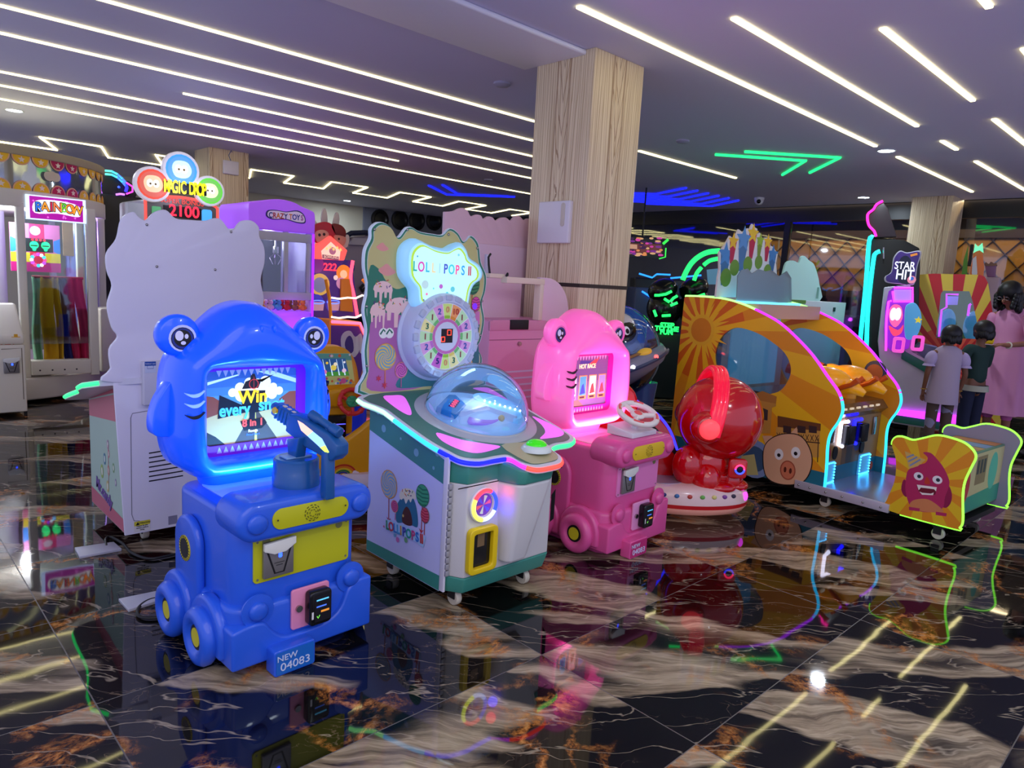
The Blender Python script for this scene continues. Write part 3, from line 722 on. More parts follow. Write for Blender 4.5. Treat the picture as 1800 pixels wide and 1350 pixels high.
    def crescent(x0, x1, z, s=1):
        return smooth([(x0, z+0.004), ((x0+x1)/2-0.01, z-0.001), ((x0+x1)/2+0.01, z+0.002), (x1, z+0.010), ((x0+x1)/2+0.01, z-0.008), ((x0+x1)/2-0.012, z-0.009)], 4)
    dk = mat('gill_black', (16, 16, 26), 0.4)
    for k, z in enumerate((0.845, 0.812, 0.776)):
        MB().prism(crescent(-0.100, -0.042, z), 0.2405, 0.262).build('gill', dk if (gill_dark_left or k == 2) else mat(name+'_pale_gill', tuple(int(v*0.5+120) for v in eye_c), 0.4, emit=0.3), o)
        MB().prism(crescent(0.382, 0.412, z), 0.262, 0.285).build('gill', dk, o)
    # screen bezel with teeth
    So, Si = radial(rrect(-0.020, 0.358, 0.610, 0.917, 0.03, 8), c, N), radial(rrect(-0.002, 0.322, 0.648, 0.900, 0.004, 4), c, N)
    bz = MB().ring(So, Si, 0.330, 0.345).build('screen_bezel', frame_c, o)
    a = Art('y', 0.3295, -1)
    tooth_row(a, 0.028, 0.296, 0.903, -0.022, 12, tooth_c); tooth_row(a, 0.028, 0.296, 0.622, 0.022, 12, tooth_c)
    a.build('teeth', bz)
    return o
MBLUE = mat('blue_moulded_plastic', (36, 92, 216), 0.34, coat=0.3)
BLUED = mat('blue_plate', (20, 100, 190), 0.4)
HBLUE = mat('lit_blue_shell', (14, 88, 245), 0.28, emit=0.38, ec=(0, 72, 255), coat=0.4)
SF = Fr(.88, 2.0, 2)
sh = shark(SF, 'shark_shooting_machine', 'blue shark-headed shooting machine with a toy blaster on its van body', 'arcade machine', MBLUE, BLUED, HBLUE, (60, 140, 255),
           mat('purple_bezel', (120, 20, 190), 0.4, emit=0.12), (190, 180, 250), mat('yellow_panel', (188, 190, 24), 0.4), False)
pay_box(sh, 0.115, 0.104, -0.018, mat('pink_plate', (226, 140, 176), 0.4), ['', ''])
# its screen: desert road title picture
SX0, SX1, SZ0, SZ1 = -0.002, 0.322, 0.648, 0.900
sb = MB().box(SX0, SX1, 0.339, 0.345, SZ0, SZ1).build('screen', glow((40, 90, 130), 0.5), sh)
a = Art('y', 0.3388, -1)
def U(u, v): return (SX0+(SX1-SX0)*u, SZ0+(SZ1-SZ0)*v)
def UP(l): return [U(*q) for q in l]
E_ = 0.55
a.p(UP([(0, 0), (1, 0), (1, .45), (0, .45)]), (178, 160, 112), e=E_)
for k in range(5): a.p(UP([(0, .45+.11*k), (1, .45+.11*k), (1, .57+.11*k), (0, .57+.11*k)]), (90-14*k, 150-18*k, 190-12*k), e=E_)
a.p(UP([(0.02, .82), (.35, .93), (.36, .95), (0.02, .86)]), (190, 215, 235), e=E_); a.p(UP([(.55, .97), (1, .78), (1, .84), (.7, .98)]), (170, 200, 228), e=E_)
a.p(UP([(0, .38), (.12, .42), (.2, .55), (.08, .66), (0, .68)]), (120, 62, 48), e=E_); a.p(UP([(1, .38), (.86, .42), (.80, .56), (.92, .66), (1, .66)]), (124, 66, 50), e=E_)
a.p(UP([(.30, 0), (.78, 0), (.56, .42), (.50, .42)]), (74, 66, 62), e=E_); a.p(UP([(.52, 0), (.55, 0), (.535, .4), (.53, .4)]), (200, 190, 80), e=E_)
a.p(UP([(0, .0), (.2, .0), (.1, .12), (0, .2)]), (40, 36, 36), e=E_)
for (u, v, r) in ((.28, .70, .05), (.36, .76, .06), (.46, .82, .06), (.55, .80, .06), (.64, .82, .07), (.73, .74, .05), (.80, .68, .05), (.5, .70, .09), (.62, .68, .09), (.38, .66, .08), (.72, .64, .06)): a.dot(*U(u, v), r*0.3, (226, 222, 190), bump=False, e=E_)
a.n += 1
a.p(UP([(.38, .74), (.42, .84), (.47, .86), (.48, .94), (.52, .94), (.54, .86), (.60, .82), (.74, .92), (.60, .86), (.56, .74)]), (26, 24, 30), e=0.3)
a.line(ell(*U(.51, .80), .016, .016, 20), .0025, (200, 50, 50), closed=True, e=E_); a.line(UP([(.51, .70), (.51, .90)]), .0014, (200, 50, 50), e=E_)
a.p(UP([(.36, .72), (.64, .70), (.62, .50), (.80, .46), (.86, .72), (.80, .44), (.52, .40), (.50, .16), (.46, .16), (.46, .42), (.12, .36), (.14, .68), (.38, .52)]), (20, 24, 36), e=0.2)
a.p(UP([(.36, .30), (.62, .32), (.66, .24), (.60, .17), (.40, .16)]), (26, 20, 24), e=0.2)
a.build('screen_print', sb)
text('lettering', 'Win', (*U(.50, .62)[:1], 0.3355, U(0, .62)[1]), FRONT, 0.062, glow((250, 200, 30), 0.9), sb, off=0.0015, sx=0.95)
text('lettering', 'every', (*U(.30, .46)[:1], 0.3355, U(0, .46)[1]), FRONT, 0.060, glow((70, 165, 225), 0.85), sb, off=0.0015, sx=0.8)
text('lettering', 'shot', (*U(.71, .50)[:1], 0.3355, U(0, .50)[1]), FRONT, 0.060, glow((70, 165, 225), 0.85), sb, off=0.0015, sx=0.9)
text('lettering', '8 in 1', (*U(.50, .26)[:1], 0.3355, U(0, .26)[1]), FRONT, 0.034, glow((220, 70, 60), 0.9), sb, off=0.001)
text('lettering', 'Room', (*U(.5, .15)[:1], 0.3355, U(0, .15)[1]), FRONT, 0.014, glow((225, 225, 235), 0.9), sb)
text('lettering', 'Press Start', (*U(.5, .10)[:1], 0.3355, U(0, .10)[1]), FRONT, 0.011, glow((60, 110, 235), 0.9), sb)
# lamps added in front of the shell for the LED glow inside it
area('shell_light', (0.165, 0.20, 0.565), (0.34, 0.04), 3.2, (90, 175, 255), (math.radians(180-35), 0, 0), parent=sh)
for q in ((-0.052, 0.30, 0.962), (0.362, 0.30, 0.955)): point('shell_spot', q, 0.35, (90, 190, 255), 0.015, sh)
# --- toy blaster on its turret
gb = mat('blaster_blue', (20, 84, 150), 0.35, coat=0.2)
g = MB().lathe([(0.075, 0.553), (0.075, 0.600), (0.072, 0.604), (0.072, 0.640), (0.066, 0.646), (0, 0.646)], (0.182, 0.075, 0), 'z', 40).build('turret', gb, sh, sharp=40)
MB().box(0.135, 0.225, 0.05, 0.10, 0.646, 0.652).build('turret_plate', mat('pale_plate', (120, 160, 205), 0.4), g, bevel=0.002)
P_m = SF.aty((486, 716), 0.20); P_s = SF.aty((600, 793), -0.10)
v = Vector(P_s)-Vector(P_m); Lg = v.length; xg = v.normalized()         # from muzzle to stock
zg = Vector((0, 0, 1)); zg = (zg-xg*zg.dot(xg)).normalized(); yg = zg.cross(xg)
gun = bpy.data.objects.new('toy_blaster', None); COL.objects.link(gun); gun.parent = sh
gm = Matrix.Identity(4)
for i in range(3): gm[i][0], gm[i][1], gm[i][2], gm[i][3] = xg[i], yg[i], zg[i], P_m[i]
gun.matrix_local = gm
L_ = Lg
MB().prism([(L_*.28, -.040), (L_*.60, -.048), (L_*.98, -.036), (L_*1.03, -.008), (L_*1.0, .024), (L_*.85, .040), (L_*.40, .034), (L_*.28, .022)], -.027, .027).build('receiver', gb, gun, bevel=0.006)
MB().prism([(L_*.0, -.022), (L_*.34, -.028), (L_*.34, .024), (L_*.0, .019)], -.021, .021).build('barrel', gb, gun, bevel=0.006)
MB().lathe([(0.012, 0), (0.015, 0.004), (0.015, 0.02), (0.012, 0.024)], (-.014, 0, 0), 'x', 16).build('muzzle', gb, gun)
mb = MB()
for k in range(6): mb.box(L_*(.07+.05*k), L_*(.095+.05*k), -.024, .024, -.026, .021)
mb.build('barrel_ribs', gb, gun, bevel=0.002)
MB().lathe([(0.010, 0), (0.012, 0.004), (0.012, 0.03)], (L_*.07, -.028, .002), 'y', 20).build('side_button', mat('button_yellow', (220, 170, 20), 0.3), gun)
mb = MB()
for k in range(4): mb.box(L_*(.10+.07*k), L_*(.14+.07*k), -.006, .006, .018, .024)
mb.build('top_rail_pads', mat('pad_white', (200, 190, 175), 0.4), gun, bevel=0.001)
sc_ = MB().lathe([(0.016, 0), (0.016, 0.04), (0.0125, 0.045), (0.0125, 0.095), (0.017, 0.10), (0.017, 0.135), (0.014, 0.138), (0, 0.138)], (L_*.50, 0, .052), 'x', 20).build('scope', gb, gun)
MB().box(L_*.56, L_*.60, -.008, .008, .028, .044).build('scope_mount', gb, gun, bevel=0.002); MB().box(L_*.74, L_*.78, -.008, .008, .028, .044).build('scope_mount', gb, gun, bevel=0.002)
a = Art('y', -.0273, -1)
base = [(L_*.42, .022), (L_*.50, .024), (L_*.80, .016), (L_*.93, -.010), (L_*.90, -.020), (L_*.74, -.012), (L_*.50, -.002)]
a.p(base, (150, 205, 250), e=1.0)
a.p([(L_*.42, .022), (L_*.50, .024), (L_*.66, .020), (L_*.60, -.006), (L_*.50, -.002)], (250, 190, 160), e=1.0); a.p([(L_*.86, .003), (L_*.93, -.010), (L_*.90, -.020), (L_*.80, -.015)], (210, 245, 90), e=1.1)
a.build('side_light', gun)
# grip, upright in machine space
gr = SF.aty((576, 820), -0.06)
MB().prism([(gr[1]-.022, .535), (gr[1]+.018, .533), (gr[1]+.016, gr[2]+.05), (gr[1]-.018, gr[2]+.05)], gr[0]-.016, gr[0]+.016, 'x').build('grip', gb, sh, bevel=0.005)
MB().prism([(0.05, .648), (0.10, .648), (0.11, .70), (0.03, .72)], .165, .20, 'x').build('blaster_mount', gb, sh, bevel=0.004)

# --- pink racing version
MPINK = mat('pink_moulded_plastic', (222, 84, 150), 0.34, coat=0.3)
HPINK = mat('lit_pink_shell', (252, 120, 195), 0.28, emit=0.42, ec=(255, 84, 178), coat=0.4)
RF = Fr(2.569, 1.919, 1.88)
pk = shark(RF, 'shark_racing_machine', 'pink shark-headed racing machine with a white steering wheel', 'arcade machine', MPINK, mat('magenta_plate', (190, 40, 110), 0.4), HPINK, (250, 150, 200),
           mat('magenta_bezel', (210, 20, 150), 0.4, emit=0.15), (250, 190, 220), mat('yellow_pink_panel', (226, 190, 40), 0.4), True)
for ch in pk.children:
    if ch.name.startswith('front_panel'): ch.data.materials[0] = mat('pale_pink_panel', (232, 130, 190), 0.4)
pay_box(pk, 0.115, 0.104, -0.018, mat('pale_pink_plate', (226, 150, 196), 0.4), ['', ''])
sb = MB().box(SX0, SX1, 0.339, 0.345, SZ0, SZ1).build('screen', glow((70, 66, 110), 0.6), pk)
a = Art('y', 0.3388, -1)
for k in range(8): a.p(UP([(0, .5+.0625*k), (1, .5+.0625*k), (1, .5625+.0625*k), (0, .5625+.0625*k)]), (78+4*k, 70, 104+2*k), bump=(k == 0), e=.55)
a.p(UP([(0, 0), (1, 0), (1, .5), (0, .5)]), (96, 84, 118), e=.5); a.p(UP([(0, 0), (.45, 0), (.3, .14), (0, .1)]), (110, 90, 70), e=.6)
for k, c_ in enumerate(((214, 170, 110), (40, 130, 160), (220, 90, 50), (90, 70, 150))):
    u = .06+.24*k
    a.p(UP([(u, .14), (u+.19, .14), (u+.19, .62), (u, .62)]), (230, 130, 60) if k else (120, 110, 120), e=.7, bump=(k == 0)); 
for k, c_ in enumerate(((190, 180, 190), (60, 140, 170), (240, 210, 190), (120, 120, 190))):
    u = .075+.24*k
    a.p(UP([(u, .22), (u+.16, .22), (u+.16, .60), (u, .60)]), c_, e=.6, bump=(k == 0))
for k, c_ in enumerate(((50, 60, 110), (40, 60, 140), (150, 60, 50), (200, 60, 60))):
    u = .09+.24*k
    a.p(UP([(u, .24), (u+.13, .26), (u+.08, .46), (u+.04, .42)]), c_, e=.6, bump=(k == 0)); a.p(UP([(u, .16), (u+.12, .16), (u+.12, .20), (u, .20)]), (40, 30, 40), e=.3, bump=False)
a.p(UP([(.26, .76), (.66, .78), (.78, .96), (.58, .90), (.30, .92)]), (60, 50, 120), e=.6); a.p(UP([(.5, .84), (.66, .80), (.78, .98), (.64, .92)]), (220, 60, 60), e=.7)
a.build('screen_print', sb)
text('lettering', 'HOT RACE', (U(.47, 0)[0], 0.3355, U(0, .80)[1]), FRONT, 0.030, glow((240, 200, 150), 0.9), sb, off=0.0008, sx=0.9)
area('shell_light', (0.165, 0.20, 0.565), (0.34, 0.04), 3.6, (255, 150, 215), (math.radians(180-35), 0, 0), parent=pk)  # lamps added before the pink shell too, for its inner LED glow
for q in ((-0.052, 0.30, 0.962), (0.362, 0.30, 0.955)): point('shell_spot', q, 0.3, (255, 170, 220), 0.015, pk)
# wheel stand and steering wheel
ws = MB().prism([(-0.02, 0.557), (0.13, 0.557), (0.13, 0.604), (-0.02, 0.580)], 0.07, 0.27, 'x').build('wheel_stand', mat('wheel_stand_white', (214, 210, 216), 0.35), pk, bevel=0.004)
MB().tube([(0.17, 0.05, 0.585), (0.17, 0.03, 0.640)], 0.016, 16).build('wheel_column', mat('wheel_stand_white', (214, 210, 216), 0.35), ws)
wr = bpy.data.objects.new('steering_wheel', None); COL.objects.link(wr); wr.parent = pk
wr.matrix_local = Matrix.Translation((0.172, 0.03, 0.658)) @ Matrix.Rotation(math.radians(22), 4, 'X') @ Matrix.Rotation(math.radians(-8), 4, 'Y')
MB().tube([(0.092*math.cos(t), 0.092*math.sin(t), 0) for t in np.linspace(0, 2*PI, 49)[:-1]], 0.0145, 12, closed=True).build('rim', mat('wheel_white', (230, 222, 214), 0.3), wr)
mb = MB()
for t in (90, 210, 330):
    t = math.radians(t); mb.tube([(0, 0, -0.01), (0.09*math.cos(t), 0.09*math.sin(t), 0)], 0.013, 10)
mb.ball((0, 0, -0.004), (0.036, 0.036, 0.014)); mb.build('spokes', mat('wheel_white', (230, 222, 214), 0.3), wr)
MB().ball((0, 0, 0.004), (0.022, 0.022, 0.010)).build('horn_button', mat('wheel_coral', (226, 90, 90), 0.35), wr)
mb = MB()
for t0 in (25, 115, 205, 295): mb.tube([(0.092*math.cos(math.radians(t)), 0.092*math.sin(math.radians(t)), 0.010) for t in range(t0, t0+35, 5)], 0.008, 8)
mb.build('rim_inlays', mat('wheel_coral', (226, 90, 90), 0.35), wr)
# ================================================================ candy cabinets (one seen from the front, one from behind)
TEAL = mat('teal_print', (60, 140, 124), 0.4); WHT = mat('cabinet_white', (222, 220, 232), 0.38); WHG = mat('cabinet_white_grey', (206, 206, 204), 0.38)
PLZ = lambda y: 0.615+0.26*(y-0.07)
def swirl(art, cx, cz, r, c1, c2, rz=None, n=8, turns=0.8):
    rz = rz or r
    art.dot(cx, cz, r*1.07, (214, 150, 60), rz*1.07); art.dot(cx, cz, r, c1, rz)
    for k in range(n):
        a0 = 360*k/n; pts = []
        for i in range(9):
            t = i/8; a = math.radians(a0+turns*200*t); pts.append((cx+r*t*math.cos(a), cz+rz*t*math.sin(a)))
        q = []
        for i in range(8, -1, -1):
            t = i/8; a = math.radians(a0+180/n+turns*200*t); q.append((cx+r*t*math.cos(a), cz+rz*t*math.sin(a)))
        art.p(pts+q, c2, bump=(k == 0))
def striped(art, cx, cz, r, c1, c2, rz=None):
    rz = rz or r
    art.dot(cx, cz, r*1.06, (30, 90, 70), rz*1.06); art.dot(cx, cz, r, c1, rz)
    for k in range(5):
        v = -0.75+0.36*k; h = math.sqrt(max(0, 1-v*v)); w_ = 0.09
        art.line([(cx-r*h*0.95, cz+rz*v), (cx, cz+rz*(v-0.16)), (cx+r*h*0.95, cz+rz*v)], rz*0.13, c2, bump=(k == 0))
def drip(art, cx, cz, w_, h, c, n=4):
    pts = [(cx-w_/2, cz)]
    for i in range(9):
        t = PI-PI*i/8; pts.append((cx+w_/2*math.cos(t), cz+h*0.6*math.sin(t)))
    for k in range(n):
        x1 = cx+w_/2-w_*(k+0.15)/n; x2 = cx+w_/2-w_*(k+0.75)/n; d = h*(0.55 if k % 2 else 0.9)
        pts += [(x1, cz-d*0.3), (x1-0.002, cz-d), (x2+0.002, cz-d), (x2, cz-d*0.2)]
    art.p(pts, c)
def sprinkle(art, cx, cz, w_, h, n=10):
    rnd = random.Random(int(cx*1000)); cs = [(200, 60, 70), (50, 120, 90), (230, 170, 60), (90, 60, 120)]
    for k in range(n):
        x, z, a = cx+(rnd.random()-.5)*w_*.8, cz+rnd.random()*h*.5, rnd.random()*3
        dx, dz = .006*math.cos(a), .006*math.sin(a)
        art.line([(x-dx, z-dz), (x+dx, z+dz)], .004, cs[k % 4], bump=(k == 0))
def candy_cabinet(fr, name, label, rear=False):
    o = root(name, fr, label, 'arcade machine')
    X0, X1 = 0.0, 0.56
    side = [(X0, 0.60), (X0, 0.085), (0.045, 0.0), (0.185, 0.0), (0.30, 0.0), (0.50, 0.0), (X1, 0.06), (X1, 0.60)]
    MB().prism(side, 0.135, 0.50, 'z').build('body', WHT if rear else WHG, o, bevel=0.006)
    bs = [(X0-.001, 0.60), (X0-.001, 0.085), (0.045, -0.004), (0.50, -0.004), (X1+.001, 0.06), (X1+.001, 0.60)]
    lo = [(X0+.0, 0.60), (X0+.0, 0.10), (0.055, 0.015), (0.49, 0.015), (X1, 0.075), (X1, 0.60)]
    MB().prism(lo, 0.068, 0.135, 'z', top=bs).build('plinth', mat('plinth_pink', (190, 70, 92), 0.4) if rear else TEAL, o, bevel=0.006)
    # upper section follows the slope of the table
    n = len(side); vs = [(p[0], p[1], 0.50) for p in side]+[(p[0], p[1], PLZ(p[1])-0.025) for p in side]
    fs = [list(range(n)), list(range(2*n-1, n-1, -1))]+[[i, (i+1) % n, n+(i+1) % n, n+i] for i in range(n)]
    MB().add(vs, fs).build('upper_section', mat('rear_pink', (196, 96, 110), 0.4) if rear else TEAL, o, bevel=0.004)
    # console bulge at the front right, tapering downwards
    top = [(0.185, 0.012), (0.225, -0.085), (0.25, -0.105), (0.40, -0.100), (0.425, -0.08), (0.47, 0.012)]
    mid = [(0.190, 0.012), (0.222, -0.080), (0.246, -0.098), (0.392, -0.094), (0.415, -0.076), (0.465, 0.012)]
    bot = [(0.215, 0.012), (0.225, -0.035), (0.242, -0.050), (0.315, -0.050), (0.335, -0.035), (0.35, 0.012)]
    R3 = lambda P, z: [(p[0], p[1], z if z else PLZ(p[1])-0.025) for p in P]
    MB().loft([R3(mid, 0.49), R3(top, None)]).build('bulge_cap', TEAL if not rear else WHT, o, bevel=0.008)
    MB().loft([R3(bot, 0.165), R3(mid, 0.49)]).build('console_bulge', WHT if rear else WHG, o, bevel=0.014)
    MB().box(0.0, X1, 0.0, 0.0012, 0.49, 0.494).build('seam', blk, o)
    # table plate on the slope with a light tube round its edge
    def ty(v): return 0.0
    outl = smooth([(-0.028, 0.60), (-0.030, 0.45), (-0.028, 0.30), (-0.020, 0.16), (0.0, 0.07), (0.02, 0.015), (0.08, -0.016), (0.16, -0.016), (0.225, -0.025), (0.240, -0.085), (0.275, -0.122), (0.34, -0.128), (0.41, -0.122), (0.45, -0.085), (0.462, -0.022), (0.52, 0.0), (0.60, 0.0), (0.655, 0.03), (0.665, 0.10), (0.66, 0.3), (0.65, 0.60)], 4)
    vs = [(p[0], p[1], PLZ(p[1])-0.027) for p in outl]+[(p[0], p[1], PLZ(p[1])-0.001) for p in outl]; n = len(outl)
    fs = [list(range(n)), list(range(2*n-1, n-1, -1))]+[[i, (i+1) % n, n+(i+1) % n, n+i] for i in range(n)]
    MB().add(vs, fs).build('table', mat('table_white', (216, 216, 224), 0.35), o)
    c0 = np.array([0.3, 0.25])
    ins = [tuple(c0+(np.array(p)-c0)*0.955) for p in outl]
    tp = MB().add([(p[0], p[1], PLZ(p[1])+0.0003) for p in ins], [list(range(n))]).build('table_print', mat('table_teal', (70, 122, 104), 0.35), o)
    cols = {'green': (150, 255, 150), 'cyan': (40, 190, 255), 'blue': (10, 20, 255), 'mag': (190, 40, 220), 'red': (255, 60, 50), 'grn2': (40, 235, 110)}
    segs = {}
    for i, p in enumerate(outl):
        if p[1] > 0.592: continue
        if not rear:
            k = 'green' if (p[0] < 0.1 and p[1] > 0.40) else 'cyan' if (p[0] < 0.1 and p[1] > 0.13) else 'blue' if p[0] < 0.20 else 'mag' if (p[0] < 0.242 and p[1] > -0.09) else 'red' if (p[0] < 0.456 and p[1] < -0.03) else 'grn2'
        else: k = 'red' if p[0] < 0.3 else 'grn2'
        segs.setdefault(k, []).append(i)
    for k, idx in segs.items():
        runs = []; 
        for i in idx:
            if runs and i == runs[-1][-1]+1: runs[-1].append(i)
            else: runs.append([i])
        mb = MB()
        for r_ in runs:
            r_ = r_+([r_[-1]+1] if r_[-1]+1 < n else [])
            if len(r_) > 1: mb.tube([(outl[i][0], outl[i][1], PLZ(outl[i][1])-0.013) for i in r_], 0.0085, 8)
        if mb.f: mb.build('light_tube', glow(cols[k], 2.2 if k != 'blue' else 3.0), o)
    # back board with a wavy outline
    L_ = Fr(1.6, 1.9, 0)
    out = [(-0.023, 0.74), (-0.030, 0.84), (-0.040, 0.93), (-0.030, 1.02), (-0.046, 1.10), (-0.030, 1.19), (-0.048, 1.27), (-0.046, 1.34), (-0.022, 1.39), (-0.020, 1.43), (0.015, 1.457), (0.064, 1.448), (0.095, 1.41), (0.118, 1.408), (0.150, 1.445), (0.178, 1.452), (0.22, 1.437), (0.29, 1.433), (0.345, 1.434), (0.385, 1.465), (0.43, 1.45), (0.463, 1.415), (0.490, 1.425), (0.512, 1.444), (0.555, 1.41), (0.575, 1.33), (0.612, 1.27), (0.612, 1.20), (0.595, 1.14), (0.615, 1.06), (0.600, 0.97), (0.580, 0.93), (0.612, 0.88), (0.608, 0.80), (0.60, 0.74)]
    so = smooth(out, 4)
    bd = MB().prism(so, 0.595, 0.615).build('back_board', mat('board_edge_white', (205, 220, 230), 0.35, emit=0.05) if not rear else WHT, o, bevel=0.004)
    if rear: return o, so
    cc = np.array([0.285, 1.10])
    def sc2(f): return [tuple(cc+(np.array(p)-cc)*np.array([f, 1-(1-f)*0.62])) for p in so]
    a = Art('y', 0.5948, -1)
    a.p(sc2(0.985), (40, 120, 90)); a.p(sc2(0.955), (190, 205, 190)); 
    inn = sc2(0.945); a.p(inn, (196, 186, 120))
    zl = lambda z: [p for p in inn if p[1] < z]
    def below(z, c, wave=()):
        pts = [p for p in inn if p[1] < z]; xs = [p[0] for p in inn if abs(p[1]-z) < 0.05]
        a.p([(max(min(xs), -0.02), z)]+list(wave)+[(min(max(xs), .585), z)]+[p for p in inn if p[1] < z and p[0] > 0.3][::1]+[p for p in inn if p[1] < z and p[0] <= 0.3], c)
    def region(poly, c): a.p(poly, c)
    # green hills, pink ground, teal pond
    region(smooth([(-0.025, 1.26), (0.02, 1.27), (0.06, 1.22), (0.11, 1.19), (0.17, 1.20), (0.22, 1.16), (0.26, 1.08), (0.26, 0.98), (0.1, 0.95), (-0.015, 1.0)], 4), (44, 118, 92))
    region(smooth([(-0.012, 1.04), (0.03, 1.08), (0.10, 1.09), (0.17, 1.06), (0.24, 0.98), (0.28, 0.85), (0.27, 0.765), (0.0, 0.765), (-0.012, 0.86)], 4), (176, 100, 160))
    region(smooth([(0.13, 0.77), (0.16, 0.83), (0.24, 0.88), (0.36, 0.86), (0.48, 0.88), (0.57, 0.98), (0.57, 0.765), (0.3, 0.765)], 4), (44, 116, 120))
    region([(0.44, 1.14), (0.58, 1.10), (0.585, 1.03), (0.44, 1.03)], (206, 120, 180)); region([(0.44, 1.04), (0.585, 1.04), (0.57, 0.93), (0.44, 0.93)], (44, 108, 100))
    for (x, z, s_) in ((0.035, 1.355, .7), (0.060, 1.262, 1), (0.555, 1.25, .5)): region(smooth([(x-.04*s_, z), (x-.02*s_, z+.018*s_), (x, z+.03*s_), (x+.02*s_, z+.016*s_), (x+.045*s_, z-.004), (x+.0, z-.02*s_)], 4), (226, 150, 140))
    for (x, z, w_, h) in ((0.045, 1.185, .095, .06), (0.13, 1.105, .145, .085), (0.022, 1.09, .075, .07)): drip(a, x, z, w_, h, (236, 196, 190)); sprinkle(a, x, z+.01, w_, h)
    for x in (0.052, 0.082): a.dot(x, 1.005, 0.022, (235, 235, 225)); a.line([(x-.015, 1.0), (x, 1.02), (x+.015, 1.005)], .008, (40, 110, 80))
    a.line([(0.068, 0.77), (0.065, 0.88)], .005, (214, 120, 70)); swirl(a, 0.066, 0.905, 0.050, (226, 190, 90), (110, 160, 180), .054)
    a.line([(0.15, 0.77), (0.148, 0.84)], .004, (190, 80, 130)); swirl(a, 0.148, 0.845, 0.030, (226, 100, 180), (160, 60, 130), .033, 4, 1.4)
    for q in ((0.035, 0.815), (0.065, 0.785), (0.525, 1.07), (0.548, 1.03)): region(star(q[0], q[1], .017, .35, 6), (196, 50, 70))
    a.line([(0.527, 1.07), (0.528, 1.20)], .004, (200, 80, 60)); striped(a, 0.530, 1.225, 0.038, (60, 140, 80), (24, 84, 60), .045)
    a.line([(0.549, 1.03), (0.548, 1.12)], .004, (200, 80, 60)); striped(a, 0.552, 1.135, 0.026, (220, 70, 150), (150, 40, 120), .033); a.dot(0.546, 1.125, 0.014, (90, 30, 255), e=1.2)
    for (x, z, c_) in ((0.470, 1.115, (50, 110, 70)), (0.500, 1.075, (60, 130, 200))): region(rrect(x-.011, x+.011, z-.035, z+.035, .011), c_)
    swirl(a, 0.50, 0.86, 0.045, (226, 190, 90), (110, 160, 180), .03)
    for (x, z) in ((0.515, .985), (0.53, .955), (0.518, .925)): a.dot(x, z, .010, (200, 170, 80))
    a.build('board_print', bd)
    for q in ((-0.005, 1.425), (0.155, 1.438), (0.375, 1.437), (0.545, 1.39), (-0.033, 1.115), (0.590, 1.15), (-0.025, 0.87), (0.59, 0.99), (0.592, 0.80)):
        MB().ball((q[0], 0.592, q[1]), 0.006, 10, 6).build('cap_screw', mat('chrome', (170, 168, 160), 0.2, 1.0), bd)
    # lit name sign
    sg = [(0.108, 1.345), (0.135, 1.385), (0.175, 1.400), (0.25, 1.378), (0.33, 1.372), (0.375, 1.392), (0.41, 1.402), (0.445, 1.375), (0.465, 1.340), (0.520, 1.315), (0.545, 1.285), (0.540, 1.25), (0.500, 1.225), (0.480, 1.185), (0.470, 1.13), (0.455, 1.112), (0.32, 1.112), (0.20, 1.118), (0.175, 1.135), (0.165, 1.19), (0.13, 1.225), (0.110, 1.26)]
    Pb = L_.aty((705, 415), 0.54)
    sgs = smooth(sg, 4); N = 90; gc = (0.32, 1.26)
    O = radial(sgs, gc, N)
    ring_ = lambda f, y: [(gc[0]+(p[0]-gc[0])*f, y, gc[1]+(p[1]-gc[1])*f) for p in O]
    sgn = MB().loft([ring_(1.0, 0.598), ring_(1.03, 0.575), ring_(1.02, 0.555), ring_(0.94, 0.538), ring_(0.91, 0.536)]).build('name_sign', mat('lit_sign_shell', (150, 205, 235), 0.35, emit=0.45, ec=(130, 190, 225)), o, sharp=70)
    a = Art('y', 0.5352, -1)
    f2 = lambda f: [(p[0], p[2]) for p in ring_(f, 0)]
    a.p(f2(0.90), (165, 225, 235), e=0.5); a.p(f2(0.85), (176, 220, 60), e=0.5); a.p(f2(0.80), (185, 240, 245), e=0.62)
    for (x, z, r_, c_) in ((.215, 1.215, .018, (170, 200, 200)), (.30, 1.21, .010, (170, 90, 180)), (.365, 1.20, .012, (90, 190, 200)), (.275, 1.155, .010, (80, 190, 190)), (.335, 1.18, .008, (90, 190, 200)), (.225, 1.175, .006, (220, 120, 160)), (.37, 1.165, .008, (220, 100, 150)), (.21, 1.15, .004, (90, 90, 160)), (.37, 1.14, .004, (90, 90, 160)), (.26, 1.20, .004, (100, 200, 200)), (.17, 1.33, .004, (90, 150, 190)), (.39, 1.35, .006, (130, 200, 220)), (.325, 1.15, .004, (90, 90, 160))): a.dot(x, z, r_, c_, e=0.6, bump=False)
    a.build('sign_print', sgn)
    lc = [(40, 150, 140), (190, 60, 150), (50, 160, 190), (210, 190, 140), (150, 190, 210), (60, 70, 170), (60, 180, 190), (220, 70, 130), (40, 140, 200), (170, 40, 60)]
    for k, ch in enumerate(['L', 'O', 'L', 'L', 'I', 'P', 'O', 'P', 'S', 'II']):
        xx = 0.158+0.0325*k+(0.006 if k == 9 else 0); text('lettering', ch, (xx, 0.5335, 1.287-0.0006*k), FRONT, 0.058, glow(lc[k], 0.75), sgn, off=0.0008, sx=0.72)
    # prize wheel
    wc = (0.345, 0.995)
    hs = MB().lathe([(0.205, 0.0), (0.205, -0.010), (0.192, -0.016), (0.186, -0.075), (0.178, -0.088), (0.150, -0.092), (0.146, -0.082), (0, -0.082)], (wc[0]-0.02, 0.597, wc[1]), 'y', 64).build('wheel_housing', mat('wheel_shell', (190, 200, 224), 0.3, coat=0.3), o, sharp=50)
    mb = MB()
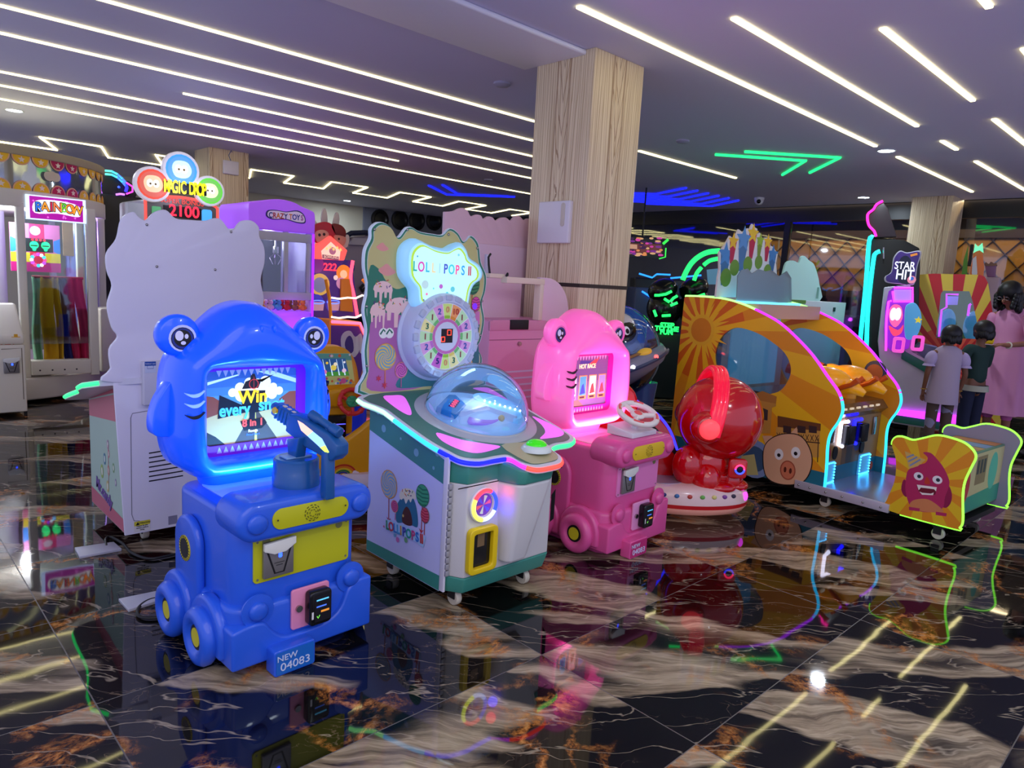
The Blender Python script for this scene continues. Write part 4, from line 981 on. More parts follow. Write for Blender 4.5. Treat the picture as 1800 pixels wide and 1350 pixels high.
    for k in range(20):
        t = 2*PI*k/20; mb.box(-0.017, 0.017, 0.502, 0.560, 0.157, 0.181)
        for i in range(len(mb.v)-8, len(mb.v)):
            x, y, z = mb.v[i]; mb.v[i] = (wc[0]-0.02+x*math.cos(t)-z*math.sin(t), y, wc[1]+x*math.sin(t)+z*math.cos(t))
    mb.build('wheel_notches', mat('notch_clear', (176, 186, 206), 0.2), hs, bevel=0.004)
    wx = wc[0]-0.02
    a = Art('y', 0.5148, -1)
    vals = ['0', '10', '1', '2', '1', '2', '1', '3', '0', '5', '1', '2', '1', '3', '1', '2']
    cols_ = {'0': (196, 220, 120), '10': (226, 150, 90), '1': (180, 220, 170), '2': (206, 150, 200), '3': (226, 220, 150), '5': (190, 90, 180)}
    cols2 = {'0': (150, 200, 50), '10': (226, 140, 40), '1': (110, 190, 110), '2': (190, 110, 190), '3': (226, 205, 100), '5': (150, 40, 150)}
    a.dot(wx, wc[1], 0.148, (236, 236, 236), n=48)
    for k, v_ in enumerate(vals):
        t0, t1 = 90-360/16*(k-.46), 90-360/16*(k+.46)
        wedge = ell(wx, wc[1], .143, .143, 4, t0, t1)+ell(wx, wc[1], .078, .078, 4, t1, t0)
        a.p(wedge, cols_[v_], bump=(k == 0), e=0.12)
    for k, v_ in enumerate(vals):
        t0, t1 = 90-360/16*(k-.46), 90-360/16*(k+.46); a.p(ell(wx, wc[1], .092, .092, 4, t0, t1)+ell(wx, wc[1], .078, .078, 4, t1, t0), cols2[v_], bump=(k == 0))
    a.dot(wx, wc[1], .077, (200, 110, 170)); a.dot(wx, wc[1], .064, (206, 212, 226)); 
    a.p([(wx-.030, wc[1]-.028), (wx+.034, wc[1]-.028), (wx+.034, wc[1]+.034), (wx-.030, wc[1]+.034)], (20, 8, 10))
    def seg(x, z, w_, h): a.line([(x, z), (x+w_, z), (x+w_, z+h), (x, z+h)], .0035, (255, 50, 30), closed=True, e=4.0)
    seg(wx+.004, wc[1]+.006, .020, .022); seg(wx-.028, wc[1]-.022, .018, .020)
    a.build('wheel_face', hs)
    tc = {'0': (226, 150, 110), '10': (190, 70, 60), '1': (140, 40, 60), '2': (40, 90, 170), '3': (30, 110, 90), '5': (20, 40, 120)}
    for k, v_ in enumerate(vals):
        t = math.radians(90-360/16*k); text('lettering', v_, (wx+.116*math.cos(t), 0.5115, wc[1]+.116*math.sin(t)), FRONT, 0.036, mat('num_%s' % v_, tc[v_], 0.4), hs, off=0.0006)
    # dome, ring, bowl inside
    yc, xc = 0.315, 0.345; tilt = Matrix.Rotation(math.atan(0.26), 4, 'X'); ctr = Vector((xc, yc, PLZ(yc)))
    dr = bpy.data.objects.new('bubble', None); COL.objects.link(dr); dr.parent = o; dr.matrix_local = Matrix.Translation(ctr) @ tilt
    MB().lathe([(0.222, 0.012), (0.226, 0.006), (0.262, 0.002), (0.266, 0.0), (0.222, 0.0)], n=64, cap=False).build('dome_ring', mat('ring_grey', (176, 180, 186), 0.25), dr)
    MB().lathe([(0.222, 0.005)]+[(0.222*math.cos(t), 0.222*0.98*math.sin(t)+0.005) for t in np.linspace(0, PI/2, 20)[1:]], n=64, cap=False).build('dome', thin_glass('clear_acrylic', (225, 238, 250), 0.05, 0.02), dr, sharp=180)
    MB().lathe([(0.220, 0.004), (0.215, 0.012), (0.15, 0.016), (0.10, 0.034), (0.0, 0.05)], n=48, cap=False).build('bowl', mat('bowl_white', (190, 215, 240), 0.4, emit=0.16, ec=(150, 195, 255)), dr)
    MB().prism([(-0.20, 0.03), (-0.06, 0.13), (-0.03, 0.12), (-0.05, 0.02), (-0.16, -0.05)], 0.02, 0.045, 'z').build('display_stand', mat('stand_blue', (40, 130, 190), 0.35, emit=0.1), dr, bevel=0.004)
    a = Art('z', 0.0455, 1); a.p([(-0.15, 0.02), (-0.07, 0.08), (-0.055, 0.055), (-0.125, 0.0)], (90, 20, 90)); 
    for k in range(4): a.line(ell(-0.128+.018*k, 0.018+.014*k, .006, .010, 10), .003, (255, 50, 80), closed=True, e=3.0, bump=(k == 0))
    a.build('display', dr)
    MB().prism(smooth([(-0.13, -0.10), (-0.06, -0.04), (0.02, -0.06), (0.03, -0.11), (-0.05, -0.13)], 4), 0.018, 0.030, 'z').build('purple_pad', mat('pad_purple', (170, 120, 225), 0.3, emit=0.15), dr, bevel=0.003)
    MB().ball((0.035, -0.115, 0.035), 0.014, 14, 10).build('target_knob', mat('knob_gold', (206, 176, 110), 0.3), dr)
    MB().loft([[(-0.13, -0.04, 0.02), (-0.11, -0.05, 0.02), (-0.11, -0.05, 0.05), (-0.13, -0.04, 0.05)], [(0.0, -0.03, 0.02), (0.01, -0.04, 0.02), (0.01, -0.04, 0.06), (0.0, -0.03, 0.06)], [(0.09, -0.14, 0.02), (0.10, -0.14, 0.02), (0.10, -0.14, 0.05), (0.09, -0.14, 0.05)]]).build('ball_ramp', mat('ramp_white', (205, 222, 245), 0.35), dr)
    MB().prism(smooth([(0.05, 0.10), (0.14, 0.12), (0.20, 0.02), (0.17, -0.09), (0.10, -0.15), (0.06, -0.05)], 4), 0.018, 0.040, 'z').build('foam_field', mat('foam_blue', (160, 215, 245), 0.6, emit=0.22, ec=(130, 200, 250)), dr)
    mb = MB()
    for k in range(8): mb.ball((0.07+0.014*k, 0.04-0.018*k, 0.044), 0.004, 8, 6)
    mb.build('led_row', glow((225, 240, 255), 9.0), dr)
    point('bowl_light', (0.02, 0.02, 0.11), 0.5, (170, 210, 255), 0.02, dr)
    # pads on the table top
    def pad(pts, c, nm='touch_pad'):
        P = smooth(pts, 4); MB().add([(p[0], p[1], PLZ(p[1])+0.0012) for p in P], [list(range(len(P)))]).build(nm, c, o)
    pm = mat('lit_pink_pad', (235, 120, 235), 0.4, emit=0.45, ec=(240, 110, 235))
    pad([(0.035, 0.555), (0.085, 0.562), (0.130, 0.548), (0.105, 0.47), (0.060, 0.385), (0.035, 0.385), (0.025, 0.46)], pm)
    pad([(0.060, 0.215), (0.035, 0.15), (0.060, 0.07), (0.11, 0.03), (0.20, 0.035), (0.245, 0.052), (0.19, 0.09), (0.12, 0.14)], pm)
    pad([(0.615, 0.245), (0.645, 0.17), (0.650, 0.09), (0.60, 0.052), (0.50, 0.052), (0.480, 0.062), (0.55, 0.10), (0.59, 0.16)], pm)
    pad([(0.534, 0.562), (0.60, 0.565), (0.63, 0.54), (0.628, 0.42), (0.61, 0.42), (0.59, 0.49)], pm)
    P = smooth([(0.255, 0.055), (0.262, -0.08), (0.30, -0.108), (0.40, -0.105), (0.440, -0.07), (0.440, 0.03), (0.38, 0.05)], 3)
    MB().add([(p[0], p[1], PLZ(p[1])+0.0012) for p in P], [list(range(len(P)))]).build('button_print', mat('button_cream', (186, 180, 140), 0.4), o)
    bt = MB().lathe([(0.062, 0.0), (0.062, 0.010), (0.050, 0.022), (0.042, 0.024)], (0.375, -0.02, PLZ(-0.02)+.001), 'z', 36).build('push_button', mat('button_white', (214, 226, 220), 0.25), o, sharp=60)
    MB().ball((0.375, -0.02, PLZ(-0.02)+0.024), (0.042, 0.042, 0.022)).build('button_cap', mat('button_green', (60, 210, 30), 0.15, emit=0.35, ec=(60, 230, 20)), bt)
    # front: ticket lamp, coin return door, hinge side
    lm = MB().lathe([(0.066, 0.0), (0.068, -0.012), (0.058, -0.020), (0.046, -0.018), (0.046, -0.010), (0, -0.010)], (0.118, 0.0, 0.415), 'y', 40).build('coin_lamp', mat('lamp_shell', (214, 214, 220), 0.3), o, sharp=50)
    for k, (t0, t1, c_, s_) in enumerate(((150, 260, (225, 240, 70), 2.6), (260, 330, (160, 190, 255), 2.4), (-30, 60, (40, 70, 255), 1.6), (60, 150, (255, 50, 60), 2.4))):
        MB().tube([(0.118+.056*math.cos(math.radians(t)), -0.019, 0.415+.056*math.sin(math.radians(t))) for t in np.linspace(t0, t1, 12)], 0.008, 8).build('lamp_segment', glow(c_, s_), lm)
    a = Art('y', -0.0104, -1); a.dot(.118, .415, .043, (110, 60, 160), e=0.3)
    for k in range(6):
        t = 60*k; a.p([(0.118, 0.415)]+ell(.118, .415, .036, .036, 4, t, t+28), ((225, 90, 110), (190, 200, 190), (90, 80, 210))[k % 3], bump=(k == 0), e=0.3)
    a.build('lamp_print', lm)
    point('lamp_glow_blue', (0.185, -0.05, 0.395), 0.10, (30, 30, 255), 0.02, o); point('lamp_glow_red', (0.180, -0.05, 0.46), 0.06, (255, 40, 60), 0.02, o)
    f_o, f_i = radial(rrect(0.048, 0.190, 0.150, 0.330, 0.022), (.119, .24), 60), radial(rrect(0.070, 0.166, 0.172, 0.308, 0.008), (.119, .24), 60)
    td = MB().ring(f_o, f_i, -0.026, 0.0).build('ticket_door', mat('door_yellow', (226, 196, 20), 0.3), o, bevel=0.005)
    MB().box(0.068, 0.168, -0.006, -0.004, 0.170, 0.310).build('door_window', mat('door_dark', (22, 20, 18), 0.1), td)
    MB().box(0.100, 0.135, -0.0075, -0.0062, 0.25, 0.30).build('inner_box', mat('door_tan', (120, 96, 64), 0.5), td)
    MB().box(-0.006, 0.004, 0.055, 0.082, 0.075, 0.60).build('door_edge', mat('edge_white', (216, 216, 226), 0.35), o, bevel=0.002)
    hg = MB()
    for k in range(14): hg.box(-0.004, 0.012, 0.046, 0.055, 0.14+0.026*k, 0.160+0.026*k)
    hg.build('hinge', mat('hinge_grey', (170, 170, 176), 0.4, 0.4), o, bevel=0.001)
    MB().prism([(0.03, 0.26), (0.05, 0.24), (0.05, 0.36), (0.03, 0.39)], 0.5605, 0.5625, 'x').build('cam_cover', blk, o)
    # left side print
    sp = MB().prism([(0.085, 0.07), (0.59, 0.07), (0.59, PLZ(0.59)-0.03), (0.085, PLZ(0.085)-0.03)], -0.003, 0.0, 'x').build('side_panel', mat('side_lavender', (198, 202, 240), 0.4), o)
    a = Art('x', -0.0032, -1)
    a.p([(0.083, 0.072), (0.59, 0.072), (0.59, 0.118), (0.083, 0.132)], (60, 140, 124))
    a.p([(0.59, PLZ(0.59)-0.035), (0.59, 0.600), (0.083, 0.490), (0.083, PLZ(0.083)-0.035)], (60, 132, 124))
    for (px, py, ry) in ((200, 470, 25), (245, 600, 40), (310, 548, 18), (380, 680, 15), (458, 640, 28), (575, 715, 18), (503, 790, 40), (670, 795, 32), (640, 912, 18)):
        q = L_.atx((620+px*.2222, 620+py*.2222), -0.0035); a.dot(q[1], q[2], ry*.2222/560, (120, 170, 185), bump=False)
    a.n += 1
    def S(px, py): q = L_.atx((620+px*.237, 760+py*.237), -0.0035); return (q[1], q[2])
    h1, h2 = S(345, 690), S(480, 710)
    a.p(smooth([S(325, 660), S(330, 540), S(370, 470), (S(410, 0)[0], S(410, 430)[1]), S(455, 500), S(480, 600), S(482, 700), S(440, 690), S(380, 670)], 4), (40, 110, 140))
    a.p(smooth([S(372, 670), S(370, 600), S(400, 550), S(432, 600), S(440, 690)], 4), (78, 36, 36))
    a.p(smooth([S(345, 470), S(365, 425), S(410, 415), S(460, 440), S(468, 500), S(445, 490), S(430, 520), S(415, 495), S(395, 530), S(380, 490), S(360, 500)], 3), (228, 224, 196))
    a.n += 1; cx_, cz_ = S(410, 455); sprinkle(a, cx_, cz_-.01, .10, .05, 12); q = S(375, 618); a.dot(q[0], q[1], .006, (220, 190, 110))
    for (p0, p1, c_) in ((S(270, 470), S(268, 640), (170, 60, 50)), (S(318, 600), S(316, 650), (190, 80, 140)), (S(518, 540), S(510, 730), (170, 50, 60)), (S(535, 660), S(532, 760), (170, 50, 60))): a.line([p0, p1], .005, c_, bump=False)
    a.n += 1
    for q in (S(268, 630), S(510, 715)): a.p([(q[0]+.016, q[1]), (q[0], q[1]-.02), (q[0]-.016, q[1]), (q[0], q[1]-.008)], (190, 50, 60), bump=False)
    q = S(270, 385); swirl(a, q[0], q[1], .055, (206, 186, 150), (110, 165, 205), .056)
    q = S(313, 548); swirl(a, q[0], q[1], .024, (214, 100, 150), (170, 50, 110), .024, 4, 1.4)
    q = S(521, 468); striped(a, q[0], q[1], .040, (60, 160, 110), (24, 110, 80), .042)
    q = S(539, 615); striped(a, q[0], q[1], .026, (206, 80, 100), (160, 36, 60), .030)
    for (p, c_, r_) in ((S(315, 762), (110, 170, 200), .008), (S(337, 795), (200, 110, 170), .011), (S(398, 798), (110, 170, 120), .011), (S(235, 697), (200, 110, 140), .005)): a.dot(p[0], p[1], r_, c_, bump=False)
    a.n += 2
    ban = [S(248, 640), S(300, 655), S(400, 690), S(480, 735), S(548, 775), S(528, 855), S(480, 815), S(400, 775), S(300, 745), S(250, 715)]
    a.p(ban, (170, 206, 235)); a.build('side_print', sp)
    lc = [(50, 130, 90), (190, 60, 80), (60, 120, 190), (70, 150, 200), (190, 140, 60), (60, 70, 160), (40, 150, 130), (190, 60, 120), (40, 110, 190), (190, 50, 50)]
    for k, ch in enumerate(['L', 'O', 'L', 'L', 'I', 'P', 'O', 'P', 'S', 'II']):
        px = [265, 292, 320, 345, 364, 388, 422, 455, 485, 518][k]; q = S(px, 690+(px-265)*.40)
        text('lettering', ch, (-0.0085, q[0], q[1]), (PI/2+0.0, math.radians(-6), -PI/2), 0.052, mat('side_letter_%d' % k, lc[k], 0.4), sp, off=0.0012, sx=0.85)
    return o, so
def casters(o, pts, nm='caster', z=0.068):
    first = None
    for (x, y) in pts:
        if first is None:
            first = MB().lathe([(0.006, -0.013), (0.029, -0.013), (0.032, -0.009), (0.032, 0.009), (0.029, 0.013), (0.006, 0.013)], (0, 0, 0.032), 'x', 24).build(nm, mat('caster_white', (196, 190, 170), 0.4), o)
            f = MB().box(-0.018, -0.0135, -0.018, 0.022, 0.03, z-0.004); f.box(0.0135, 0.018, -0.018, 0.022, 0.03, z-0.004); f.box(-0.024, 0.024, -0.024, 0.028, z-0.006, z)
            f.build('fork', mat('fork_black', (26, 26, 28), 0.4), first); first.location = (x, y, 0)
        else:
            c = first.copy(); COL.objects.link(c); c.parent = o; c.location = (x, y, 0)
            for ch in first.children: k = ch.copy(); COL.objects.link(k); k.parent = c
LOL, _ = candy_cabinet(Fr(1.6, 1.9, 0), 'lollipop_game_cabinet', 'white and teal lollipop game cabinet with clear dome and number wheel')
casters(LOL, [(0.069, 0.075), (0.42, 0.055), (0.04, 0.45), (0.46, 0.50)])
area('sign_glow', (0.33, 0.50, 1.25), (0.25, 0.15), 0.9, (190, 235, 255), (-PI/2, 0, 0), parent=LOL)
# the same kind of cabinet turned round: its plain white back faces the camera
RC, so = candy_cabinet(Fr(1.42, 3.835, 180), 'candy_game_cabinet', 'plain white scalloped back of a candy game cabinet standing at the left', rear=True)
bk = MB().prism([(-0.01, 0.0685), (0.57, 0.0685), (0.60, 0.745), (-0.03, 0.745)], 0.600, 0.612).build('back_panel', WHT, RC, bevel=0.002)
WB = Fr(1.42, 3.835, 180)
def bx(px, py, v=0.615): q = WB.aty((px, py), v); return (q[0], q[2])
sr = MB()
for q in ((258, 395), (406, 407.7), (275.6, 468.6), (378, 474)):
    u = bx(*q); MB().ball((u[0], 0.616, u[1]), 0.006, 10, 6).build('cap_screw', mat('chrome', (170, 168, 160), 0.2, 1.0), RC)
u0, u1 = bx(247, 635), bx(300, 632); l0 = bx(246, 711)
MB().box(u1[0]-0.12, u0[0], 0.612, 0.650, l0[1], u0[1]).build('power_box', mat('box_white', (200, 200, 212), 0.4), RC, bevel=0.004)
q0, q1 = bx(254.5, 636, 0.652), bx(274.5, 655, 0.652)
a = Art('y', 0.6505, 1); a.p([(q0[0], q1[1]), (q1[0], q1[1]), (q1[0], q0[1]), (q0[0], q0[1])], (196, 206, 226)); a.p([(q0[0], q0[1]-.018), (q1[0], q0[1]-.018), (q1[0], q0[1]), (q0[0], q0[1])], (40, 80, 160))
mx = (q0[0]+q1[0])/2; mz = q1[1]+.018; a.line([(mx-.012, mz), (mx-.012, mz+.012), (mx, mz+.018), (mx+.012, mz+.012), (mx+.012, mz)], .002, (40, 80, 160), closed=True)
a.build('indoor_use_label', RC); text('lettering', 'Indoor use', (mx, 0.652, q0[1]-.009), (PI/2, 0, PI), 0.009, mat('plate_white', (200, 210, 235), 0.5), RC)
a = Art('y', 0.6125, 1)
d = [bx(*p) for p in ((296, 721), (262, 722), (233, 727), (230, 735), (232, 905), (236, 916), (246, 916))]; a.line(d, .0028, (120, 118, 128))
for k in range(7):
    p0, p1 = bx(262, 797+8.2*k), bx(322, 787+8.2*k); a.line([p0, p1], .0055, (14, 14, 16), bump=False)
a.n += 1
p0, p1, p2 = bx(236, 918), bx(264, 914), bx(237, 936); a.p([(p1[0], p2[1]-.002), (p0[0], p2[1]), (p0[0], p0[1]), (p1[0], p0[1])], (214, 212, 206)); a.p([(p1[0], p0[1]-.02), (p0[0], p0[1]-.02), (p0[0], p0[1]), (p1[0], p0[1])], (206, 196, 60))
p3, p4 = bx(296, 908), bx(312, 920); a.p([(p4[0], p4[1]), (p3[0], p4[1]), (p3[0], p3[1]), (p4[0], p3[1])], (130, 128, 148))
a.p([(p0[0]-.006, p0[1]-.017), (p0[0]-.022, p0[1]-.017), (p0[0]-.014, p0[1]-.003)], (20, 20, 20))
a.build('back_print', RC)
text('lettering', 'ATTENTION', ((p0[0]+p1[0])/2-.008, 0.6138, p0[1]-.010), (PI/2, 0, PI), 0.009, mat('print_dark', (50, 50, 50)), RC)
text('lettering', 'Please fix the\ncasters before\nusing.', ((p0[0]+p1[0])/2, 0.6138, p0[1]-.030), (PI/2, 0, PI), 0.0085, mat('print_dark', (50, 50, 50)), RC)
# its candy-printed flank (local x = 0.56 side faces world -x)
fl = MB().prism([(0.05, 0.07), (0.59, 0.07), (0.59, 0.70), (0.05, PLZ(0.05)-0.03)], 0.5605, 0.564, 'x').build('flank_panel', mat('flank_pale_green', (170, 196, 176), 0.4), RC)
a = Art('x', 0.5643, 1)
a.p([(0.052, 0.072), (0.588, 0.072), (0.588, 0.13), (0.052, 0.15)], (190, 100, 116)); a.p([(0.052, PLZ(0.052)-.035), (0.588, 0.69), (0.588, 0.56), (0.052, 0.50)], (196, 110, 120))
for (y, z, r_, c_) in ((.44, .33, .016, (120, 160, 110)), (.30, .34, .020, (70, 130, 150)), (.25, .27, .024, (150, 180, 90)), (.37, .38, .014, (200, 130, 140)), (.36, .30, .018, (190, 140, 120)), (.47, .27, .012, (150, 130, 170)), (.34, .22, .020, (190, 180, 110)), (.36, .42, .016, (170, 140, 160))): a.dot(y, z, r_, c_, r_*1.4); a.dot(y, z, r_*.55, (210, 214, 200), r_*.8)
a.line([(.36, .24), (.365, .42)], .006, (200, 130, 130)); a.build('flank_print', fl)
text('lettering', 'Mr.candy', (0.567, 0.28, 0.175), (PI/2, math.radians(10), PI/2), 0.075, mat('candy_letters', (110, 80, 150), 0.4), fl, off=0.002, sx=0.95)
casters(RC, [(0.08, 0.09), (0.46, 0.09), (0.08, 0.50), (0.46, 0.50)])
# ================================================================ cabinets of the middle and far left
# ---- pink cabinet seen from behind, in front of the middle pillar
PC = Fr(0, 0, 0)
pkp = mat('cabinet_pink', (224, 150, 188), 0.42); pkl = mat('cabinet_pale_pink', (226, 196, 210), 0.42); crm = mat('rail_cream', (226, 212, 190), 0.45)
o = root('pink_game_cabinet', Fr(0, 0, 0), 'tall pink game cabinet turned with its back to the camera before the middle pillar', 'arcade machine')
YB = 2.84
MB().box(2.56, 3.19, YB, 3.42, 0.10, 1.03).build('body', pkp, o, bevel=0.006)
MB().box(2.56, 3.19, YB-0.003, YB+0.01, 0.978, 1.03).build('top_band', mat('band_pink', (214, 146, 176), 0.42), o, bevel=0.001)
for (px0, px1, z_) in ():
    pass
a = Art('y', YB-0.0005, -1)
def pb(px, py): q = PC.aty((px, py), YB); return (q[0], q[2])
a.line([(2.56, pb(900, 597)[1]), (3.19, pb(985, 595)[1])], 0.004, (150, 90, 120))
for k in range(5):
    p0, p1 = pb(884, 654.5+11.8*k), pb(941, 651.5+11.4*k); a.line([(p0[0]-0.10, p0[1]), (p1[0], p0[1])], 0.010, (214, 214, 240))
a.build('vent_print', o)
p0, p1 = pb(899, 562), pb(924, 579)
MB().box(p0[0]-.012, p1[0]+.012, YB-.012, YB, p1[1], p0[1]).build('power_socket', blk, o, bevel=0.003)
q = pb(912, 604); MB().cyl((q[0], YB, q[1]), 0.012, -0.012, 0, 'y', 20).build('lock', mat('chrome', (170, 168, 160), 0.2, 1.0), o)
# upper tray with rails and rounded cheek
chk = [(YB, 1.03), (3.42, 1.03), (3.42, 1.28), (YB+0.0, 1.28)]
ck = [(2.93, 1.03), (3.19, 1.03)]+[(3.19-0.0, 1.08)]+[(2.99+0.20*math.cos(t), 1.08+0.20*math.sin(t)) for t in np.linspace(0, PI/2, 10)]+[(2.93, 1.28)]
MB().prism(ck, YB, YB+0.03).build('cheek', pkl, o, bevel=0.004)
MB().box(2.58, 3.0, YB+0.22, YB+0.25, 1.03, 1.26).build('inner_back', pkl, o)
MB().box(2.58, 3.0, YB+0.0, YB+0.24, 1.028, 1.034).build('tray_floor', pkp, o)
MB().box(2.66, 2.96, YB-0.01, YB+0.04, 1.238, 1.272).build('rail', crm, o, bevel=0.003)
MB().box(2.925, 2.955, YB-0.01, YB+0.04, 1.035, 1.24).build('rail', crm, o, bevel=0.003)
MB().box(2.57, 2.68, YB+0.03, YB+0.07, 1.262, 1.285).build('rail', crm, o, bevel=0.003)
MB().tube([(2.585, YB+.05, 1.285), (2.575, YB+.05, 1.33), (2.57, YB+.05, 1.37), (2.585, YB+.05, 1.39)], 0.006, 8).build('cable_end', mat('cable_black', (18, 18, 18), 0.5), o)
MB().tube([(2.68, YB+.02, 1.275), (2.69, YB+.02, 1.29), (2.70, YB+.03, 1.28)], 0.006, 8).build('cable_end', mat('cable_black', (18, 18, 18), 0.5), o)
MB().box(2.83, 2.86, YB+0.36, YB+0.38, 1.26, 1.40).build('bracket', mat('bracket_grey', (196, 196, 214), 0.4), o, bevel=0.003)
YT = 3.36
T = lambda pts: [(q[0], q[2]) for q in (PC.aty(p, YT) for p in pts)]
tp = T([(782, 372), (797, 371), (806, 367), (813, 365.5), (822, 370), (828, 380), (838, 377), (846, 379), (850, 385), (858, 380.5), (866, 382), (872, 388), (880, 383), (890, 382.5), (898, 388), (906, 380), (914, 380), (921, 387), (929, 384), (936, 389), (945, 396), (952, 390)])
ub = smooth(tp, 3, False)
x1 = ub[-1][0]
MB().prism([(ub[0][0]-0.0, 1.0)]+ub+[(x1, 1.0)], YT, YT+0.02).build('topper_board', mat('topper_pink', (226, 190, 200), 0.45), o, bevel=0.003)
MB().box(ub[0][0], x1-.01, YT-0.02, YT, 1.0, 1.468).build('topper_foot', pkl, o, bevel=0.003)

# ---- rainbow ribbon machine, far left
RCX, RCY, RR = 0.85, 8.12, 1.15
cream = mat('machine_cream', (222, 216, 196), 0.45)
o = root('ribbon_cutting_machine', Fr(RCX, RCY, 0), 'big round cream prize machine with a lit RAINBOW sign and hanging cloth ribbons', 'arcade machine')
def cylr(r, z0, z1, nm, m_, bev=0.0, n=64): return MB().cyl((0, 0, 0), r, z0, z1, 'z', n).build(nm, m_, o, bevel=bev)
cylr(RR+0.02, 0.03, 0.22, 'base', cream, 0.02); cylr(RR-0.05, 0.22, 0.24, 'deck', cream)
cylr(RR, 1.62, 1.76, 'lower_ring', cream, 0.01); cylr(RR+0.005, 2.03, 2.10, 'top_ring', mat('ring_tan', (170, 158, 124), 0.5), 0.01)
MB().lathe([(RR-0.02, 1.76), (RR-0.02, 2.03)], n=64, cap=False).build('band_window', mat('mirror_band', (186, 196, 200), 0.08, 0.85), o, sharp=180)
MB().lathe([(RR-0.35, 1.76), (RR-0.35, 2.03)], n=48, cap=False).build('band_core', mat('core_grey', (120, 128, 140), 0.4), o, sharp=180)
# bunting of star discs on the band
ang = [math.degrees(math.atan2(-1, 0.27))]
def onband(th, z): return ((RR+0.0)*math.cos(th), (RR+0.0)*math.sin(th), z)
def bdisc(th, z, up, c, i):
    r = 0.072; mb = MB(); pts = []
    a0, a1 = (180, 360) if up else (0, 180)
    pts = ell(0, 0, r, r*1.05, 16, a0, a1)
    f = lambda u, v, d: ((RR-0.015+d)*math.cos(th+u/RR), (RR-0.015+d)*math.sin(th+u/RR), z+v)
    n = len(pts); vs = [f(p[0], p[1], 0) for p in pts]+[f(p[0]*.86, p[1]*.86, .003) for p in pts]
    mb.add(vs[:n], [list(range(n))], 0); mb.add(vs[n:], [list(range(n))], 1)
    st = star(0, -0.032 if up else 0.032, .028, .45); vs = [f(p[0], p[1], .006) for p in st]; mb.add(vs, [list(range(10))], 2)
    return mb.build('star_disc', [mat('disc_rim', (236, 180, 140), 0.4), c, mat('disc_star', (240, 222, 200), 0.4)], o, fix=False)
yel = mat('disc_yellow', (222, 170, 20), 0.4, emit=0.1); crim = mat('disc_crimson', (176, 24, 76), 0.4, emit=0.06)
for i in range(26):
    th = math.radians(-150+i*7.6); c = crim if i in (5, 12, 13, 18, 20, 24) else yel
    if i in (6, 7, 8, 9, 10, 11, 14): c = yel
    bdisc(th, 2.03, True, c, i); bdisc(th, 1.76, False, c, i)
for th in (-98, -62):
    th = math.radians(th); mb = MB(); f = lambda u, v: ((RR)*math.cos(th+u/RR), (RR)*math.sin(th+u/RR), 1.90+v)
    cl = smooth([(-.075, 0), (-.06, .03), (-.02, .035), (.0, .045), (.03, .035), (.06, .03), (.075, 0), (.06, -.03), (.02, -.04), (0, -.035), (-.03, -.04), (-.06, -.03)], 3)
    mb.add([f(*p) for p in cl], [list(range(len(cl)))]); mb.build('cloud_print', mat('cloud_cream', (212, 200, 170), 0.5), o, fix=False)
# bays: posts, panes, sign
BY = -1.10   # plane of the front bay, local y
RF2 = Fr(RCX, RCY, 0)
P = lambda px, py, v=BY: (lambda q: (q[0], q[2]))(RF2.aty((px, py), v))
s0, s1 = P(50.5, 344), P(145, 391)
sg = MB().box(s0[0], s1[0], BY-0.03, BY, s1[1], s0[1]).build('name_sign', mat('sign_magenta', (190, 20, 170), 0.4, emit=0.55), o, bevel=0.003)
MB().box(s0[0]-.025, s1[0]+.025, BY-0.012, BY-0.002, s1[1]-.01, s0[1]+.01).build('sign_halo', mat('halo_white', (190, 215, 255), 0.4, emit=1.3), o)
a = Art('y', BY-.031, -1); rnd = random.Random(3)
for k in range(26):
    x, z = s0[0]+.02+(s1[0]-s0[0]-.04)*rnd.random(), s1[1]+.012+(s0[1]-s1[1]-.024)*rnd.random(); a.p(star(x, z, .012, .25, 4), (240, 120, 230), e=1.0)
w_, zc = (s1[0]-s0[0]), (s0[1]+s1[1])/2
a.p(smooth([(s0[0]+w_*.08, zc-.045), (s0[0]+w_*.10, zc+.05), (s0[0]+w_*.5, zc+.07), (s0[0]+w_*.9, zc+.045), (s0[0]+w_*.95, zc-.03), (s0[0]+w_*.85, zc-.05), (s0[0]+w_*.5, zc-.035)], 4), (235, 235, 240), e=.9)
a.build('sign_print', sg)
for k, (ch, c_) in enumerate(zip('RAINBOW', ((40, 110, 210), (240, 150, 40), (200, 30, 70), (240, 120, 60), (90, 190, 50), (240, 120, 40), (250, 160, 40)))):
    xx = s0[0]+w_*(.155+.118*k+(0.01 if k > 5 else 0)-(0.03 if k > 2 else 0)*0); zz_ = zc+.012-.0012*abs(k-3)**2
    text('lettering', ch, (xx, BY-.036, zz_), FRONT, .105, mat('letter_edge', (26, 20, 30), 0.4), sg, off=.006, sx=.85)
    text('lettering', ch, (xx, BY-.039, zz_), FRONT, .105, glow(c_, .9), sg, off=.0005, sx=.85)
xa, xb = P(44, 400)[0]-.02, P(152, 400)[0]
for (x0_, x1_) in ((xa-.04, xa+.02), (xb+.0, xb+.07)): MB().box(x0_, x1_, BY-0.01, BY+0.06, 0.22, 1.66).build('post', cream, o, bevel=0.008)
MB().box(xa, xb+.03, BY+.02, BY+.03, 0.50, 1.60).build('front_pane', thin_glass('clear_pane', (225, 235, 235), 0.03), o)
MB().box(xa+.02, xb, BY-.02, BY+.10, 0.24, 0.36).build('ledge', cream, o, bevel=0.006)
a = Art('y', BY-.0205, -1)
for k in range(4): a.dot(xa+.08+.09*k, .28, .007, (30, 26, 24))
a.build('ledge_screws', o)
